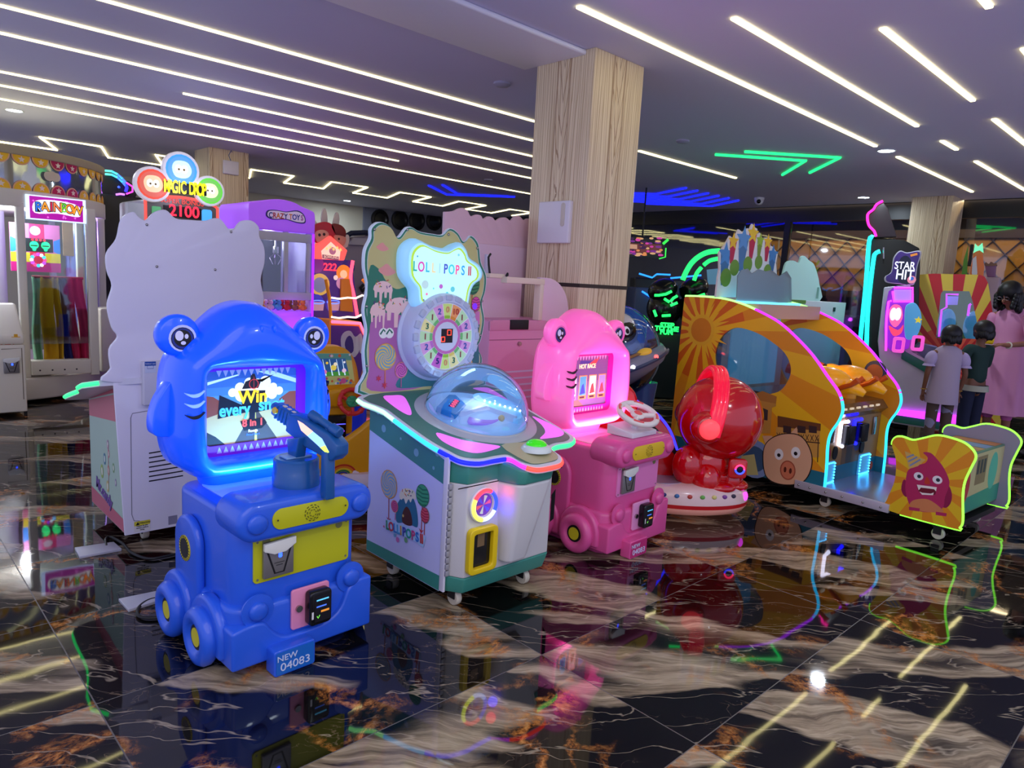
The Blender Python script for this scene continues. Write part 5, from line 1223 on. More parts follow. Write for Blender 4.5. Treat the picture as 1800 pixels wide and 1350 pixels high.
# coloured play board inside
IY = BY+.55
q0, q1 = P(16, 390, IY), P(108, 495, IY); q1 = (q1[0], q0[1]-.42)
ib = MB().box(q0[0], q1[0], IY, IY+.03, q1[1], q0[1]).build('play_board', mat('board_pink', (206, 110, 170), 0.4, emit=0.12), o)
a = Art('y', IY-.0005, -1); X_ = lambda u: q0[0]+(q1[0]-q0[0])*u; Z_ = lambda v: q1[1]+(q0[1]-q1[1])*v
R_ = lambda u0, u1, v0, v1, c_, e=.15: a.p([(X_(u0), Z_(v0)), (X_(u1), Z_(v0)), (X_(u1), Z_(v1)), (X_(u0), Z_(v1))], c_, e=e)
R_(.38, .68, .7, 1, (190, 30, 90)); a.dot(X_(.5), Z_(.86), .04, (226, 190, 210), e=.3)
a.p([(X_(0), Z_(.72)), (X_(.14), Z_(.66)), (X_(.14), Z_(.44)), (X_(0), Z_(.38))], (40, 120, 210), e=.2); a.p([(X_(1), Z_(.72)), (X_(.86), Z_(.66)), (X_(.86), Z_(.44)), (X_(1), Z_(.38))], (40, 120, 210), e=.2)
R_(0, 1, .20, .40, (214, 190, 40)); R_(0, 1, 0, .20, (170, 26, 110)); R_(.38, .68, .10, .42, (196, 30, 60)); R_(.15, .85, .42, .70, (20, 26, 26), .0)
for u in (.47, .70): 
    a.dot(X_(u), Z_(.56), .034, (30, 230, 120), e=2.0); R_(u-.07, u+.07, .535, .56, (16, 20, 20), 0); a.dot(X_(u), Z_(.47), .014, (30, 230, 120), e=2.0)
for u in (.44, .52, .60, .68): a.dot(X_(u), Z_(.67), .010, (240, 30, 50), e=2.0)
for k in range(12):
    t = 2*PI*k/12; a.dot(X_(.54)+.05*math.cos(t), Z_(.25)+.05*math.sin(t), .015, ((250, 60, 120), (60, 180, 250), (240, 240, 250), (170, 60, 240))[k % 4], e=1.6)
a.build('board_print', ib)
# ribbons of cloth
rb_top, rb_bot = P(100, 488, BY+.12)[1], P(100, 636, BY+.12)[1]
cols_ = [((130, 180, 140), 42, 58), ((206, 160, 20), 58, 86), ((206, 160, 20), 86, 100), ((24, 28, 96), 99, 116), ((190, 24, 76), 112, 130), ((190, 24, 76), 130, 150)]
MB().tube([(P(56, 488, BY+.12)[0], BY+.12, rb_top), (P(146, 488, BY+.12)[0], BY+.12, rb_top)], .012, 8).build('ribbon_rail', mat('rail_red', (170, 40, 60), 0.4), o)
for k, (c_, a0, a1) in enumerate(cols_):
    t0 = P(55+(a0-42)*.84, 488, BY+.12)[0]; t1 = P(55+(a1-42)*.84, 488, BY+.12)[0]; sh_ = (0.012*k-.01)
    nx, nz = 14, 14; vs = []; fs = []
    for j in range(nz+1):
        v = j/nz
        for i in range(nx+1):
            u = i/nx; x = t0+(t1-t0)*u*(1+.15*v)+sh_*v+0.008*math.sin(v*7+k*2); y = BY+.12-.03*math.sin(u*PI*2.2+k)*(0.5+v*.6)
            vs.append((x, y, rb_top+(rb_bot-rb_top)*v+.004*math.sin(u*9)*(v > .95)))
    for j in range(nz):
        for i in range(nx): q = j*(nx+1)+i; fs.append([q, q+1, q+nx+2, q+nx+1])
    rbn = MB().add(vs, fs).build('ribbon', mat('cloth_%d%d%d' % c_, c_, 0.8), o, sharp=180)
    md = rbn.modifiers.new('thick', 'SOLIDIFY'); md.thickness = 0.004
MB().box(P(110, 400, BY+.5)[0], P(148, 400, BY+.5)[0], BY+.5, BY+.52, 1.25, 1.58).build('inner_board', mat('inner_tan', (150, 120, 86), 0.5), o)
MB().cyl((0, 0, 0), 0.34, 0.24, 1.62, 'z', 24).build('core_column', mat('core_white', (196, 200, 196), 0.5), o)
for k, th in enumerate((-150, -128, -46, -20, 10, 40)):
    th = math.radians(th); MB().box(-.03, .03, -.03, .03, .22, 1.66).build('post', cream, o, bevel=0.006).location = ((RR-.04)*math.cos(th), (RR-.04)*math.sin(th), 0)
def pane(t0, t1):
    t0, t1 = math.radians(t0), math.radians(t1); A_, B_ = ((RR-.05)*math.cos(t0), (RR-.05)*math.sin(t0)), ((RR-.05)*math.cos(t1), (RR-.05)*math.sin(t1))
    MB().add([(A_[0], A_[1], .5), (B_[0], B_[1], .5), (B_[0], B_[1], 1.6), (A_[0], A_[1], 1.6)], [[0, 1, 2, 3]]).build('side_pane', thin_glass('clear_pane', (225, 235, 235), 0.03), o)
pane(-128, -98); pane(-46, -20); pane(-20, 10)
point('inner_fill', (0.3, -0.75, 1.52), 20, (235, 240, 255), 0.06, o); point('inner_fill', (-0.5, -0.75, 1.52), 14, (225, 240, 255), 0.06, o); point('inner_fill', (0.9, -0.3, 1.45), 9, (180, 140, 255), 0.05, o)  # point lamps added inside to brighten the machine and the ceiling
# iridescent tube column in the right bay
MB().cyl((0.85, -0.50, 0), 0.13, 0.55, 1.58, 'z', 24).build('holographic_tube', mat('holo', (140, 150, 200), 0.15, 0.6, emit=0.08, ec=(140, 60, 230)), o)
for sx_ in (1,): 
    kb = MB().prism([(0.88, -0.98), (1.12, -0.80), (1.05, -0.62), (0.84, -0.80)], 0.22, 0.80, 'z').build('side_console', cream, o, bevel=0.02)
# ticket console at the far left edge
tk = root('ticket_console', Fr(0, 0, 0), 'cream ticket console with a token slot at the left edge', 'ticket machine')
TY = 6.50
T2 = lambda px, py: (lambda q: (q[0], q[2]))(PC.aty((px, py), TY))
c0_, c1_ = T2(-60, 700), T2(44, 610); zt = T2(40, 606)[1]
MB().box(c0_[0]-.1, c1_[0], TY, TY+.38, .03, zt).build('body', cream, tk, bevel=0.01)
MB().prism([(TY, zt), (TY+.38, zt), (TY+.38, zt+.30), (TY+.30, zt+.30), (TY-.0, zt+.06)], c0_[0]-.1, c1_[0]-.0, 'x').build('sloped_top', cream, tk, bevel=0.02)
a = Art('y', TY-.0005, -1)
a.line([T2(2, 614), T2(38, 612), T2(42, 702)], .006, (120, 110, 90)); a.build('door_line', tk)
q = T2(6, 645); card_reader(tk, q[0], q[1]-.05, TY, 1.0)
text('lettering', 'TICKET', (T2(8, 592)[0]-.02, TY+.008, zt+.02), FRONT, .055, mat('ticket_red', (190, 60, 40), 0.4), tk, off=.001)
a = Art('y', TY+.004, -1); q = T2(28, 592); a.p([(q[0]-.03, q[1]), (q[0], q[1]-.035), (q[0]+.03, q[1]), (q[0]+.012, q[1]), (q[0]+.012, q[1]+.02), (q[0]-.012, q[1]+.02), (q[0]-.012, q[1])], (230, 170, 30)); a.build('arrow_print', tk)
MB().box(c1_[0]-.02, c1_[0], TY+.02, TY+.04, 0, .03).build('foot', blk, tk); MB().box(c0_[0], c0_[0]+.02, TY+.02, TY+.04, 0, .03).build('foot', blk, tk)

# ---- token drop cabinet behind the white scalloped back
MY = 6.3; MF = Fr(0, 0, 0); MQ = lambda px, py, y=MY: (lambda q: (q[0], q[2]))(PC.aty((px, py), y))
o = root('token_drop_cabinet', Fr(0, 0, 0), 'token drop cabinet topped by three glowing face discs, red blue and green', 'arcade machine')
f0, f1 = MQ(257, 345), MQ(384, 362); ztop = f0[1]
fo = [(f0[0], 0.05), (f0[0], ztop-.03)]+[(f0[0]+(f1[0]-f0[0])*t, ztop-.02+.045*math.sin(PI*t)) for t in np.linspace(.04, .96, 10)]+[(f1[0], ztop-.03), (f1[0], 0.05)]
MB().prism(fo, MY+.03, MY+.75).build('body', mat('drop_body', (190, 190, 200), 0.4), o, bevel=0.01)
MB().prism([(p[0]+(.012 if p[0] < (f0[0]+f1[0])/2 else -.012), p[1]-.01) for p in fo], MY+.022, MY+.03).build('mirror_face', mat('drop_mirror', (120, 112, 104), 0.25, 0.4), o)
MB().tube([(p[0], MY+.025, p[1]) for p in fo], .013, 8).build('red_trim', mat('trim_lit_red', (255, 90, 80), 0.35, emit=0.7), o)
MB().box(MQ(240, 352)[0]-.06, f0[0]-.01, MY+.02, MY+.10, .9, MQ(228, 355)[1]).build('side_wing', mat('wing_grey', (196, 200, 200), 0.45), o, bevel=0.004)
text('lettering', 'SUPER BONUS', (MQ(322, 355)[0], MY+.018, MQ(322, 355)[1]), FRONT, .055, mat('bonus_red', (190, 60, 50), 0.4, emit=.9), o, off=.0012)
d0, d1 = MQ(289, 360), MQ(355, 380); MB().box(d0[0], d1[0], MY+.012, MY+.024, d1[1]-.03, d0[1]).build('digit_display', mat('display_black', (24, 6, 8), 0.3), o)
text('lettering', '2100', ((d0[0]+d1[0])/2+.01, MY+.008, (d0[1]+d1[1])/2-.01), FRONT, .13, glow((255, 30, 50), 2.5), o, off=.002, sx=.95)
MB().prism(rrect(MQ(268, 366)[0], MQ(284, 366)[0], d1[1]-.03, MQ(270, 362)[1], .01), MY+.01, MY+.024).build('green_window', mat('win_green', (90, 170, 110), 0.4, emit=.4), o)
MB().prism(rrect(MQ(356, 366)[0], MQ(373, 366)[0], d1[1]-.05, MQ(360, 368)[1], .02), MY+.005, MY+.024).build('blue_window', mat('win_blue', (70, 160, 230), 0.4, emit=.8), o)
for (px, py, r_, c_, c2_, nm) in ((318, 299, 21, (60, 140, 235), (190, 225, 250), 'blue'), (268, 324, 20, (210, 70, 50), (236, 190, 150), 'red'), (368, 336, 18, (90, 190, 60), (220, 236, 180), 'green')):
    q = MQ(px, py); rr = r_*MY*1.42/FPX*.98
    d = MB().lathe([(rr, 0.03), (rr, 0), (rr*.97, -.012), (rr*.82, -.014), (0, -.014)], (q[0], MY, q[1]), 'y', 40).build('disc_lamp', mat('disc_'+nm, (226, 220, 226), 0.35, emit=.25), o, sharp=50)
    a = Art('y', MY-.0145, -1); a.dot(q[0], q[1], rr*.84, c_, e=.9); a.dot(q[0], q[1], rr*.72, tuple(int(v*.75+40) for v in c_), e=.8); a.p(smooth([(q[0]-rr*.5, q[1]+.01), (q[0]-rr*.3, q[1]+rr*.45), (q[0]+rr*.3, q[1]+rr*.45), (q[0]+rr*.55, q[1]), (q[0]+rr*.3, q[1]-rr*.4), (q[0]-rr*.3, q[1]-rr*.4)], 4), c2_, e=.8)
    for s_ in (-1, 1): a.dot(q[0]+s_*rr*.17, q[1]+rr*.05, rr*.17, (240, 240, 236), rr*.22, e=.7); a.dot(q[0]+s_*rr*.14, q[1]+rr*.02, rr*.06, (120, 90, 20), e=.2)
    a.build('face_print', d)
qn = [MQ(286, 318), MQ(361, 327), MQ(361, 345), MQ(286, 336)]
nb = MB().prism(qn, MY-.03, MY).build('name_board', mat('name_black', (20, 24, 30), 0.4), o, bevel=.004)
for k, ch in enumerate('MAGIC DROP'):
    px = 291+7.3*k; q = MQ(px, 327.5+(px-286)*.115); 
    if ch != ' ': text('lettering', ch, (q[0], MY-.034, q[1]), FRONT, .14, glow((250, 230, 20), 1.2), nb, off=.004, sx=.46)
point('disc_glow', ((f0[0]+f1[0])/2, MY-.3, ztop+.1), 3, (200, 210, 255), .1, o)  # point lamp added before the discs to brighten the ceiling

# ---- motion simulator behind, dark, with a rainbow light bow
VY = 8.6; VQ = lambda px, py, y=VY: (lambda q: (q[0], q[2]))(PC.aty((px, py), y))
o = root('motion_simulator', Fr(0, 0, 0), 'black motion simulator with a rainbow light bow on its hood, half hidden at the left', 'simulator')
b0, b1 = VQ(180, 345), VQ(258, 520)
MB().box(b0[0]-.1, b1[0]+.05, VY, VY+.7, 0.0, VQ(200, 342)[1]).build('body', mat('sim_black', (22, 22, 26), 0.4), o, bevel=.02)
MB().prism(smooth([VQ(180, 345), VQ(178, 318), VQ(192, 306), VQ(212, 310), VQ(226, 322), VQ(228, 345)], 4), VY+.05, VY+.5).build('hood', mat('sim_black', (22, 22, 26), 0.4), o, bevel=.02)
MB().prism(smooth([VQ(222, 345), VQ(222, 322), VQ(236, 316), VQ(246, 328), VQ(249, 345)], 4), VY+.2, VY+.6).build('seat_shell', mat('sim_grey', (38, 38, 44), 0.4), o, bevel=.02)
cols_ = [(90, 230, 190), (60, 190, 230), (70, 120, 240)]
arc = [VQ(184, 300), VQ(196, 301), VQ(206, 306), VQ(215, 314), VQ(221, 321)]
for k in range(3):
    for dz in (0, .035): 
        i = k; pts = arc[i:i+3]; MB().tube([(p[0], VY+.0, p[1]-dz) for p in pts], .012, 6).build('light_bow', glow(cols_[k], 1.4), o)
MB().tube([(q[0], VY, q[1]) for q in (VQ(222, 321), VQ(233, 328), VQ(233, 337), VQ(222, 341))], .010, 6).build('light_bow', glow((230, 70, 200), 1.4), o)
MB().tube([(q[0], VY, q[1]) for q in (VQ(204, 342), VQ(212, 341), VQ(219, 342))], .012, 6).build('light_bow', glow((200, 120, 255), 1.4), o)
MB().tube([(q[0], VY, q[1]) for q in (VQ(221, 324), VQ(223, 330), VQ(221, 337))], .016, 6).build('light_bow', glow((40, 40, 250), 2), o)
MB().tube([(q[0], VY+.0, q[1]) for q in (VQ(211, 338), VQ(209, 330))], .008, 6).build('stick', blk, o); q = VQ(209, 329); MB().ball((q[0], VY, q[1]), .014, 10, 8).build('stick_knob', glow((60, 90, 240), 1), o)
# ---- purple claw cabinet
CY = 7.0; q_ = lambda y: (lambda px, py: (lambda q: (q[0], q[2]))(PC.aty((px, py), y)))
Q = q_(CY); purp = mat('claw_purple', (176, 110, 240), 0.35, emit=.36, ec=(165, 75, 255)); grw = mat('claw_white', (206, 206, 218), 0.4)
o = root('claw_machine', Fr(0, 0, 0), 'purple and white claw machine with an arched CRAZY TOYS header', 'claw machine')
x0, x1 = Q(436, 400)[0], Q(552, 400)[0]; zh = Q(470, 404)[1]; zt = Q(540, 366)[1]
hd = smooth([(x0, zh), (x0, zt-.03), (x0+.06, zt+.0), (x0+.16, zt+.02), (x0+.24, zt+.045), (x0+.36, zt+.055), (x0+.48, zt+.04), (x0+.56, zt+.01), (x1-.05, zt-.02), (x1, zt-.06), (x1, zh)], 3, False)
MB().prism(hd, CY-.02, CY+.72).build('header', purp, o, bevel=.012)
ns = smooth([Q(466, 380), Q(468, 370), Q(482, 369), Q(500, 372), Q(520, 370), Q(532, 378), Q(534, 392), Q(520, 392), Q(500, 386), Q(478, 386)], 4)
nb = MB().prism(ns, CY-.035, CY-.02).build('name_plate', mat('plate_navy', (60, 50, 130), 0.4), o, bevel=.003)
MB().prism([(0.5*(p[0]-Q(500, 380)[0])*1.88+Q(500, 380)[0], (p[1]-Q(500, 380)[1])*.82+Q(500, 380)[1]) for p in ns], CY-.037, CY-.034).build('plate_face', mat('plate_lilac', (216, 196, 235), 0.4, emit=.2), nb)
for k, (ch, c_) in enumerate(zip('CRAZYTOYS', ((40, 60, 170), (200, 50, 90), (240, 140, 60), (200, 60, 60), (60, 50, 150), (240, 140, 80), (60, 60, 190), (50, 60, 170), (190, 80, 190)))):
    px = 473+6.6*k+(2 if k > 4 else 0); q = Q(px, 378.5+k*.65); text('lettering', ch, (q[0], CY-.039, q[1]), FRONT, .075, mat('ct_%d' % k, c_, .4), nb, off=.002, sx=.8)
zg0, zg1 = Q(500, 517)[1], zh
for (a0, a1) in ((x0, x0+.04), (x1-.075, x1-.02), (Q(500, 450)[0], Q(507, 450)[0])): MB().box(a0, a1, CY+.0, CY+.05, zg0, zg1).build('glass_post', grw, o, bevel=.004)
MB().box(x0, x1-.02, CY-.005, CY+.05, zg1-.10, zg1-.01).build('glass_rail', grw, o, bevel=.004); MB().box(x0, x1-.02, CY-.01, CY+.05, zg0-.06, zg0+.02).build('glass_rail', grw, o, bevel=.004)
MB().box(x0+.03, x1-.05, CY+.02, CY+.025, zg0, zg1).build('front_glass', thin_glass('clear_pane', (225, 235, 235), 0.03), o)
MB().box(x1-.02, x1+.002, CY-.012, CY+.004, Q(550, 560)[1]-.25, zh).build('light_edge', glow((130, 30, 255), 2.2), o)
MB().box(x1-.03, x1, CY+.0, CY+.72, zg0-.4, zh).build('side_wall', grw, o); MB().box(x0, x0+.02, CY+.0, CY+.72, zg0-.4, zh).build('side_wall', grw, o); MB().box(x0, x1, CY+.70, CY+.72, zg0-.4, zh).build('back_mirror', mat('claw_back', (54, 58, 66), 0.2, 0.3), o)
MB().box(x0, x1, CY+.0, CY+.72, 0, zg0-.18).build('base', purp, o, bevel=.02)
MB().prism([(CY, zg0-.22), (CY-.16, zg0-.36), (CY-.16, zg0-.62), (CY, zg0-.7)], x0+.03, x1-.03, 'x').build('control_shelf', purp, o, bevel=.02)
cw = MB(); cw.cyl((x0+.45, CY+.35, 0), .012, zh-.16, zh); cw.cyl((x0+.45, CY+.35, 0), .035, zh-.22, zh-.15)
for k in range(3):
    t = 2*PI*k/3; cw.tube([(x0+.45, CY+.35, zh-.21), (x0+.45+.07*math.cos(t), CY+.35+.07*math.sin(t), zh-.27), (x0+.45+.03*math.cos(t), CY+.35+.03*math.sin(t), zh-.34)], .006, 6)
cw.build('claw', mat('chrome', (170, 168, 160), 0.2, 1.0), o)
point('claw_fill', (x0+.35, CY+.3, zh-.12), 6, (235, 225, 255), .05, o); point('shelf_fill', (x1-.25, CY-.2, zg0-.2), 1.2, (190, 60, 255), .04, o)  # point lamps added inside and before the cabinet to brighten it and the ceiling
# the toys heaped behind the low window of the claw machine
rnd = random.Random(5); tz = zg0-.175
toyc = [(226, 110, 40), (236, 180, 40), (230, 220, 200), (90, 190, 200), (200, 60, 50), (150, 110, 70), (236, 150, 60)]
first = None
for k in range(14):
    x = x0+.09+(k % 7)*.092; y = CY+.09+(k//7)*.12; c_ = toyc[k % 7]
    nm = ('orange', 'yellow', 'cream', 'turquoise', 'red', 'brown', 'amber')[k % 7]; rw = 'front' if k < 7 else 'back'
    r = root('plush_toy', Fr(x, y, rnd.random()*60-30), 'small %s plush toy in the %s row inside the purple claw machine' % (nm, rw), 'toy', 'plush toys in the claw machine', tz)
    m_ = mat('plush_%d' % (k % 7), c_, 0.9)
    mb = MB(); mb.ball((0, 0, .035), (.034, .030, .036), 12, 8); mb.ball((-.03, -.01, .03), (.013, .013, .02), 8, 6); mb.ball((.03, -.01, .03), (.013, .013, .02), 8, 6); mb.build('body', m_, r)
    mb = MB(); mb.ball((0, -.008, .083), (.028, .026, .026), 12, 8); mb.ball((-.020, -.004, .108), .010, 8, 6); mb.ball((.020, -.004, .108), .010, 8, 6); mb.build('head', m_, r)
# ---- small cube cabinet between pillar and claw machine
Q = q_(7.85); o = root('capsule_cabinet', Fr(0, 0, 0), 'small white cabinet with a coloured picture header between the far pillar and the claw machine', 'arcade machine')
a0, a1 = Q(397, 362), Q(437, 396); MB().box(a0[0], a1[0], 7.85, 8.2, 0, a0[1]).build('body', grw, o, bevel=.01)
a = Art('y', 7.849, -1); a.p([Q(401, 366), Q(434, 369), Q(434, 394), Q(401, 391)], (206, 214, 190), e=.35)
for k, c_ in enumerate(((210, 80, 70), (110, 170, 60), (190, 90, 150), (230, 180, 60), (120, 190, 80), (200, 90, 60), (90, 120, 180))): q = Q(405+4*k, 383-5*(k % 2)); a.dot(q[0], q[1], .026, c_, e=.3)
a.build('header_print', o)
# ---- bowling game
BY_ = 7.7; Q = q_(BY_); o = root('bowling_game', Fr(0, 0, 0), 'bowling ticket game with a cartoon bowler topper and red digits 222', 'arcade machine')
bo = mat('bowl_orange', (230, 150, 30), 0.4, emit=.12); 
MB().prism([Q(551, 450), Q(618, 458), Q(632, 560), Q(551, 560)], BY_, BY_+.06).build('back_panel', mat('bowl_violet', (70, 40, 130), 0.4, emit=.25), o)
hx = [Q(577, 414), Q(607, 440), Q(601, 458), Q(550, 455), Q(548, 434)]
hp = MB().prism(hx, BY_-.06, BY_+.05).build('house_sign', mat('sign_coral', (250, 96, 90), 0.4, emit=.75), o, bevel=.015)
a = Art('y', BY_-.0605, -1); a.p([Q(577, 425), Q(594, 441), Q(592, 456), Q(562, 455), Q(560, 441)], (240, 200, 180), e=.8); a.dot(*Q(580, 441), .045, (180, 110, 140), e=.5)
for k in range(5): a.p(star(Q(570+6*k, 436)[0], Q(570, 437-3*(k % 2))[1], .03, .3, 6), (250, 210, 120), e=.8)
a.p([Q(562, 447), Q(591, 451), Q(591, 458), Q(562, 454)], (150, 80, 110), e=.4); a.build('sign_print', hp)
text('lettering', 'BOWLING', (Q(577, 452)[0], BY_-.066, Q(577, 452)[1]), FRONT, .045, mat('bonus_red2', (250, 220, 190), 0.4, emit=.5), hp, sx=.9)
text('lettering', '222', (Q(579, 470)[0], BY_-.02, Q(579, 470)[1]), FRONT, .12, glow((255, 40, 60), 2.5), o, off=.002)
a = Art('y', BY_-.001, -1)
for (px, py, r_, c_) in ((556, 465, .10, (120, 40, 140)), (612, 470, .09, (40, 30, 110)), (604, 480, .10, (240, 150, 50)), (604, 482, .05, (250, 220, 170)), (600, 498, .07, (200, 150, 190)), (562, 500, .13, (220, 190, 90)), (562, 501, .09, (120, 130, 170)), (590, 488, .03, (250, 240, 230)), (556, 532, .1, (60, 60, 200)), (585, 535, .1, (70, 50, 190))): a.dot(*Q(px, py), r_, c_, e=.35)
for px in (556, 583): a.p([Q(px-8, 531), Q(px+14, 531), Q(px+12, 546), Q(px-6, 546)], (190, 150, 170), e=.4); a.line(ell(*Q(px+3, 531), .085, .02, 16), .012, (90, 120, 255), closed=True, e=1.6)
a.build('panel_print', o)
for pts in ([Q(618, 458), Q(614, 490), Q(620, 520), Q(626, 556)],): MB().tube([(p[0], BY_-.03, p[1]) for p in smooth(pts, 4, False)], .022, 8).build('light_edge', glow((255, 80, 110), 1.6), o)
MB().prism([Q(597, 490), Q(613, 490), Q(618, 548), Q(596, 546)], BY_-.04, BY_-.01).build('amber_panel', mat('amber_flap', (206, 140, 50), 0.4), o)
for pts in ([Q(554, 490), Q(560, 520), Q(563, 556)], [Q(618, 490), Q(627, 500), Q(636, 556)]): MB().tube([(p[0], BY_-.25, p[1]) for p in pts], .02, 8).build('frame_tube', bo, o)
for py in (518, 551): MB().tube([(p[0], BY_-.28, p[1]) for p in (Q(562, py+3), Q(575, py+5), Q(590, py+3), Q(604, py+4), Q(615, py-1), Q(629, py+2))], .012, 6).build('light_rail', glow((255, 230, 200), 1.8), o)
MB().prism([Q(545, 556), Q(601, 560), Q(612, 583), Q(640, 588), Q(640, 556), Q(638, 700), Q(545, 700)][:0] or [Q(545, 557), Q(598, 560), Q(605, 578), Q(641, 590), Q(643, 562), Q(645, 740), Q(545, 740)], BY_-.45, BY_-.05).build('lane_front', bo, o, bevel=.01)
for pts in ([Q(548, 560), Q(597, 563), Q(604, 580), Q(640, 590)],): MB().tube([(p[0], BY_-.47, p[1]) for p in pts], .018, 8).build('light_edge', glow((255, 110, 150), 1.5), o)
a = Art('y', BY_-.4505, -1)
a.p([Q(548, 566), Q(596, 568), Q(604, 584), Q(640, 594), Q(640, 730), Q(548, 730)], (120, 70, 170))
a.p(smooth([Q(565, 590), Q(571, 578), Q(582, 576), Q(590, 586), Q(600, 580), Q(602, 596), Q(590, 620), Q(570, 615)], 3), (230, 226, 236)); a.p(smooth([Q(572, 600), Q(575, 588), Q(581, 584), Q(586, 592), Q(587, 610), Q(578, 614)], 3), (90, 70, 150))
for px in (590, 598, 606): a.p(smooth([Q(px, 612), Q(px+1, 592), Q(px+3, 585), Q(px+5, 592), Q(px+6, 612)], 3), (240, 240, 246))
a.dot(*Q(622, 606), .13, (226, 130, 150)); a.p(smooth([Q(606, 598), Q(618, 586), Q(634, 590), Q(630, 602)], 3), (140, 26, 60)); a.p(smooth([Q(612, 640), Q(640, 620), Q(640, 690), Q(622, 680)], 3), (100, 130, 220)); a.p(smooth([Q(600, 650), Q(612, 640), Q(622, 690), Q(608, 700)], 3), (226, 150, 120))
a.build('lane_print', o)
# cartoon bowler topper: two heads and tall pins as cut-out boards
def topper(pts, c_, nm, y0=BY_-.02, d=.02, bev=.003): return MB().prism(pts, y0, y0+d).build(nm, col(c_), o, bevel=bev)
for (px, py, h_, lean) in ((572, 366, 26, 0), (594, 373, 24, 4), (556, 388, 16, -2), (612, 412, 22, 8)):
    topper(smooth([Q(px-5-lean*.6, py+h_), Q(px-4, py+6), Q(px, py), Q(px+4, py+6), Q(px+5-lean*.6, py+h_)], 4), (214, 206, 200), 'pin_cutout', BY_+.02)
topper(smooth([Q(552, 425), Q(549, 405), Q(556, 394), Q(572, 390), Q(585, 396), Q(590, 415), Q(580, 428)], 4), (206, 44, 70), 'hair_cutout', BY_+.0)
topper(smooth([Q(553, 420), Q(554, 408), Q(566, 404), Q(576, 410), Q(574, 424), Q(562, 429)], 4), (240, 170, 150), 'face_cutout', BY_-.022)
topper(smooth([Q(583, 400), Q(586, 393), Q(600, 396), Q(608, 406), Q(606, 418), Q(592, 414)], 4), (130, 34, 34), 'cap_cutout', BY_-.0)
topper(smooth([Q(586, 414), Q(606, 417), Q(604, 430), Q(594, 432)], 4), (226, 150, 130), 'face_cutout', BY_-.021)
a = Art('y', BY_-.0225, -1)
for q in ((560, 413), (568, 412)): a.dot(*Q(*q), .018, (60, 30, 40))
a.dot(*Q(594, 420), .014, (60, 30, 40)); a.build('face_print', o)
point('bowl_fill', (Q(590, 500)[0], BY_-.4, 1.2), 1.6, (255, 170, 200), .05, o)  # point lamp added in front of the game as fill light
# ---- grey simulator hood right of it
Q = q_(8.6); o = root('grey_simulator', Fr(0, 0, 0), 'grey simulator pod with a dark blue canopy rim behind the bowling game', 'simulator')
MB().prism(smooth([Q(596, 470), Q(604, 430), Q(614, 418), Q(640, 416), Q(660, 420), Q(664, 560), Q(600, 560)], 3), 8.6, 9.3).build('body', mat('pod_grey', (150, 142, 166), 0.4), o, bevel=.02)
MB().tube([(p[0], 8.58, p[1]) for p in (Q(606, 416), Q(616, 410), Q(640, 409), Q(662, 412))], .035, 8).build('canopy_rim', mat('rim_navy', (36, 44, 74), 0.35), o)
MB().prism([Q(618, 418), Q(658, 420), Q(656, 432), Q(612, 430)], 8.55, 8.6).build('window', mat('pod_window', (176, 176, 196), 0.3), o)
MB().tube([(p[0], 8.56, p[1]) for p in (Q(636, 500), Q(631, 506), Q(634, 512), Q(640, 506))], .02, 8).build('hose', blk, o)
MB().box(Q(600, 560)[0], Q(664, 560)[0], 8.6, 9.3, 0, Q(640, 560)[1]+.02).build('skirt', mat('pod_dark', (60, 58, 72), 0.4), o)
# ---- yellow children's driving machine
YF = Fr(2.15, 3.42, -15); o = root('toddler_driving_machine', YF, "yellow children's driving machine with a red steering wheel and picture screen", 'arcade machine')
yl = mat('moulded_yellow', (232, 168, 10), 0.3, coat=.3); yv = lambda px, py, v=0.0: (lambda q: (q[0], q[2]))(YF.aty((px, py), v))
cs = smooth([yv(548, 700), yv(545, 640), yv(548, 615), yv(560, 610), yv(595, 609), yv(614, 618), yv(626, 638), yv(632, 672), yv(632, 700)], 4)
MB().prism(cs, -.01, .12).build('console_hood', yl, o, bevel=.02, sharp=60)
MB().prism([yv(546, 688), yv(640, 676), yv(643, 690), yv(640, 712), yv(546, 716)], -.05, .10).build('console_lip', yl, o, bevel=.02, sharp=60)
MB().prism([yv(548, 700), yv(634, 700), yv(632, 760), yv(552, 770)], -.02, .10).build('console_body', yl, o, bevel=.015)
pc = [yv(546, 620.8), yv(615, 620.8), yv(622.7, 674), yv(557, 677)]
sp = MB().prism(pc[::-1], -.016, -.008).build('picture_panel', mat('picture_green', (196, 206, 120), 0.4, emit=.1), o)
a = Art('y', -.0163, -1); W4 = lambda u, v: tuple((np.array(pc[3])*(1-u)+np.array(pc[2])*u)*(1-v)+(np.array(pc[0])*(1-u)+np.array(pc[1])*u)*v)
a.p([W4(0, .78), W4(1, .78), W4(1, 1), W4(0, 1)], (110, 190, 160)); a.p([W4(.12, .28), W4(.88, .28), W4(.84, .84), W4(.14, .84)], (40, 80, 130), e=.5); a.p([W4(.13, .28), W4(.87, .28), W4(.87, .42), W4(.13, .42)], (60, 130, 50), e=.6)
for u in (.25, .42, .6, .75): a.p([W4(u, .30), W4(u+.035, .30), W4(u+.01, .82), W4(u, .82)], (190, 220, 240), e=.7)
for (u, v, r, c_) in ((.25, .42, .012, (220, 120, 170)), (.5, .55, .016, (226, 206, 80)), (.56, .66, .010, (240, 230, 190)), (.76, .45, .012, (230, 200, 220)), (.35, .7, .007, (240, 200, 60)), (.8, .72, .006, (240, 240, 240))): a.dot(*W4(u, v), r, c_, e=.5)
rnd = random.Random(9)
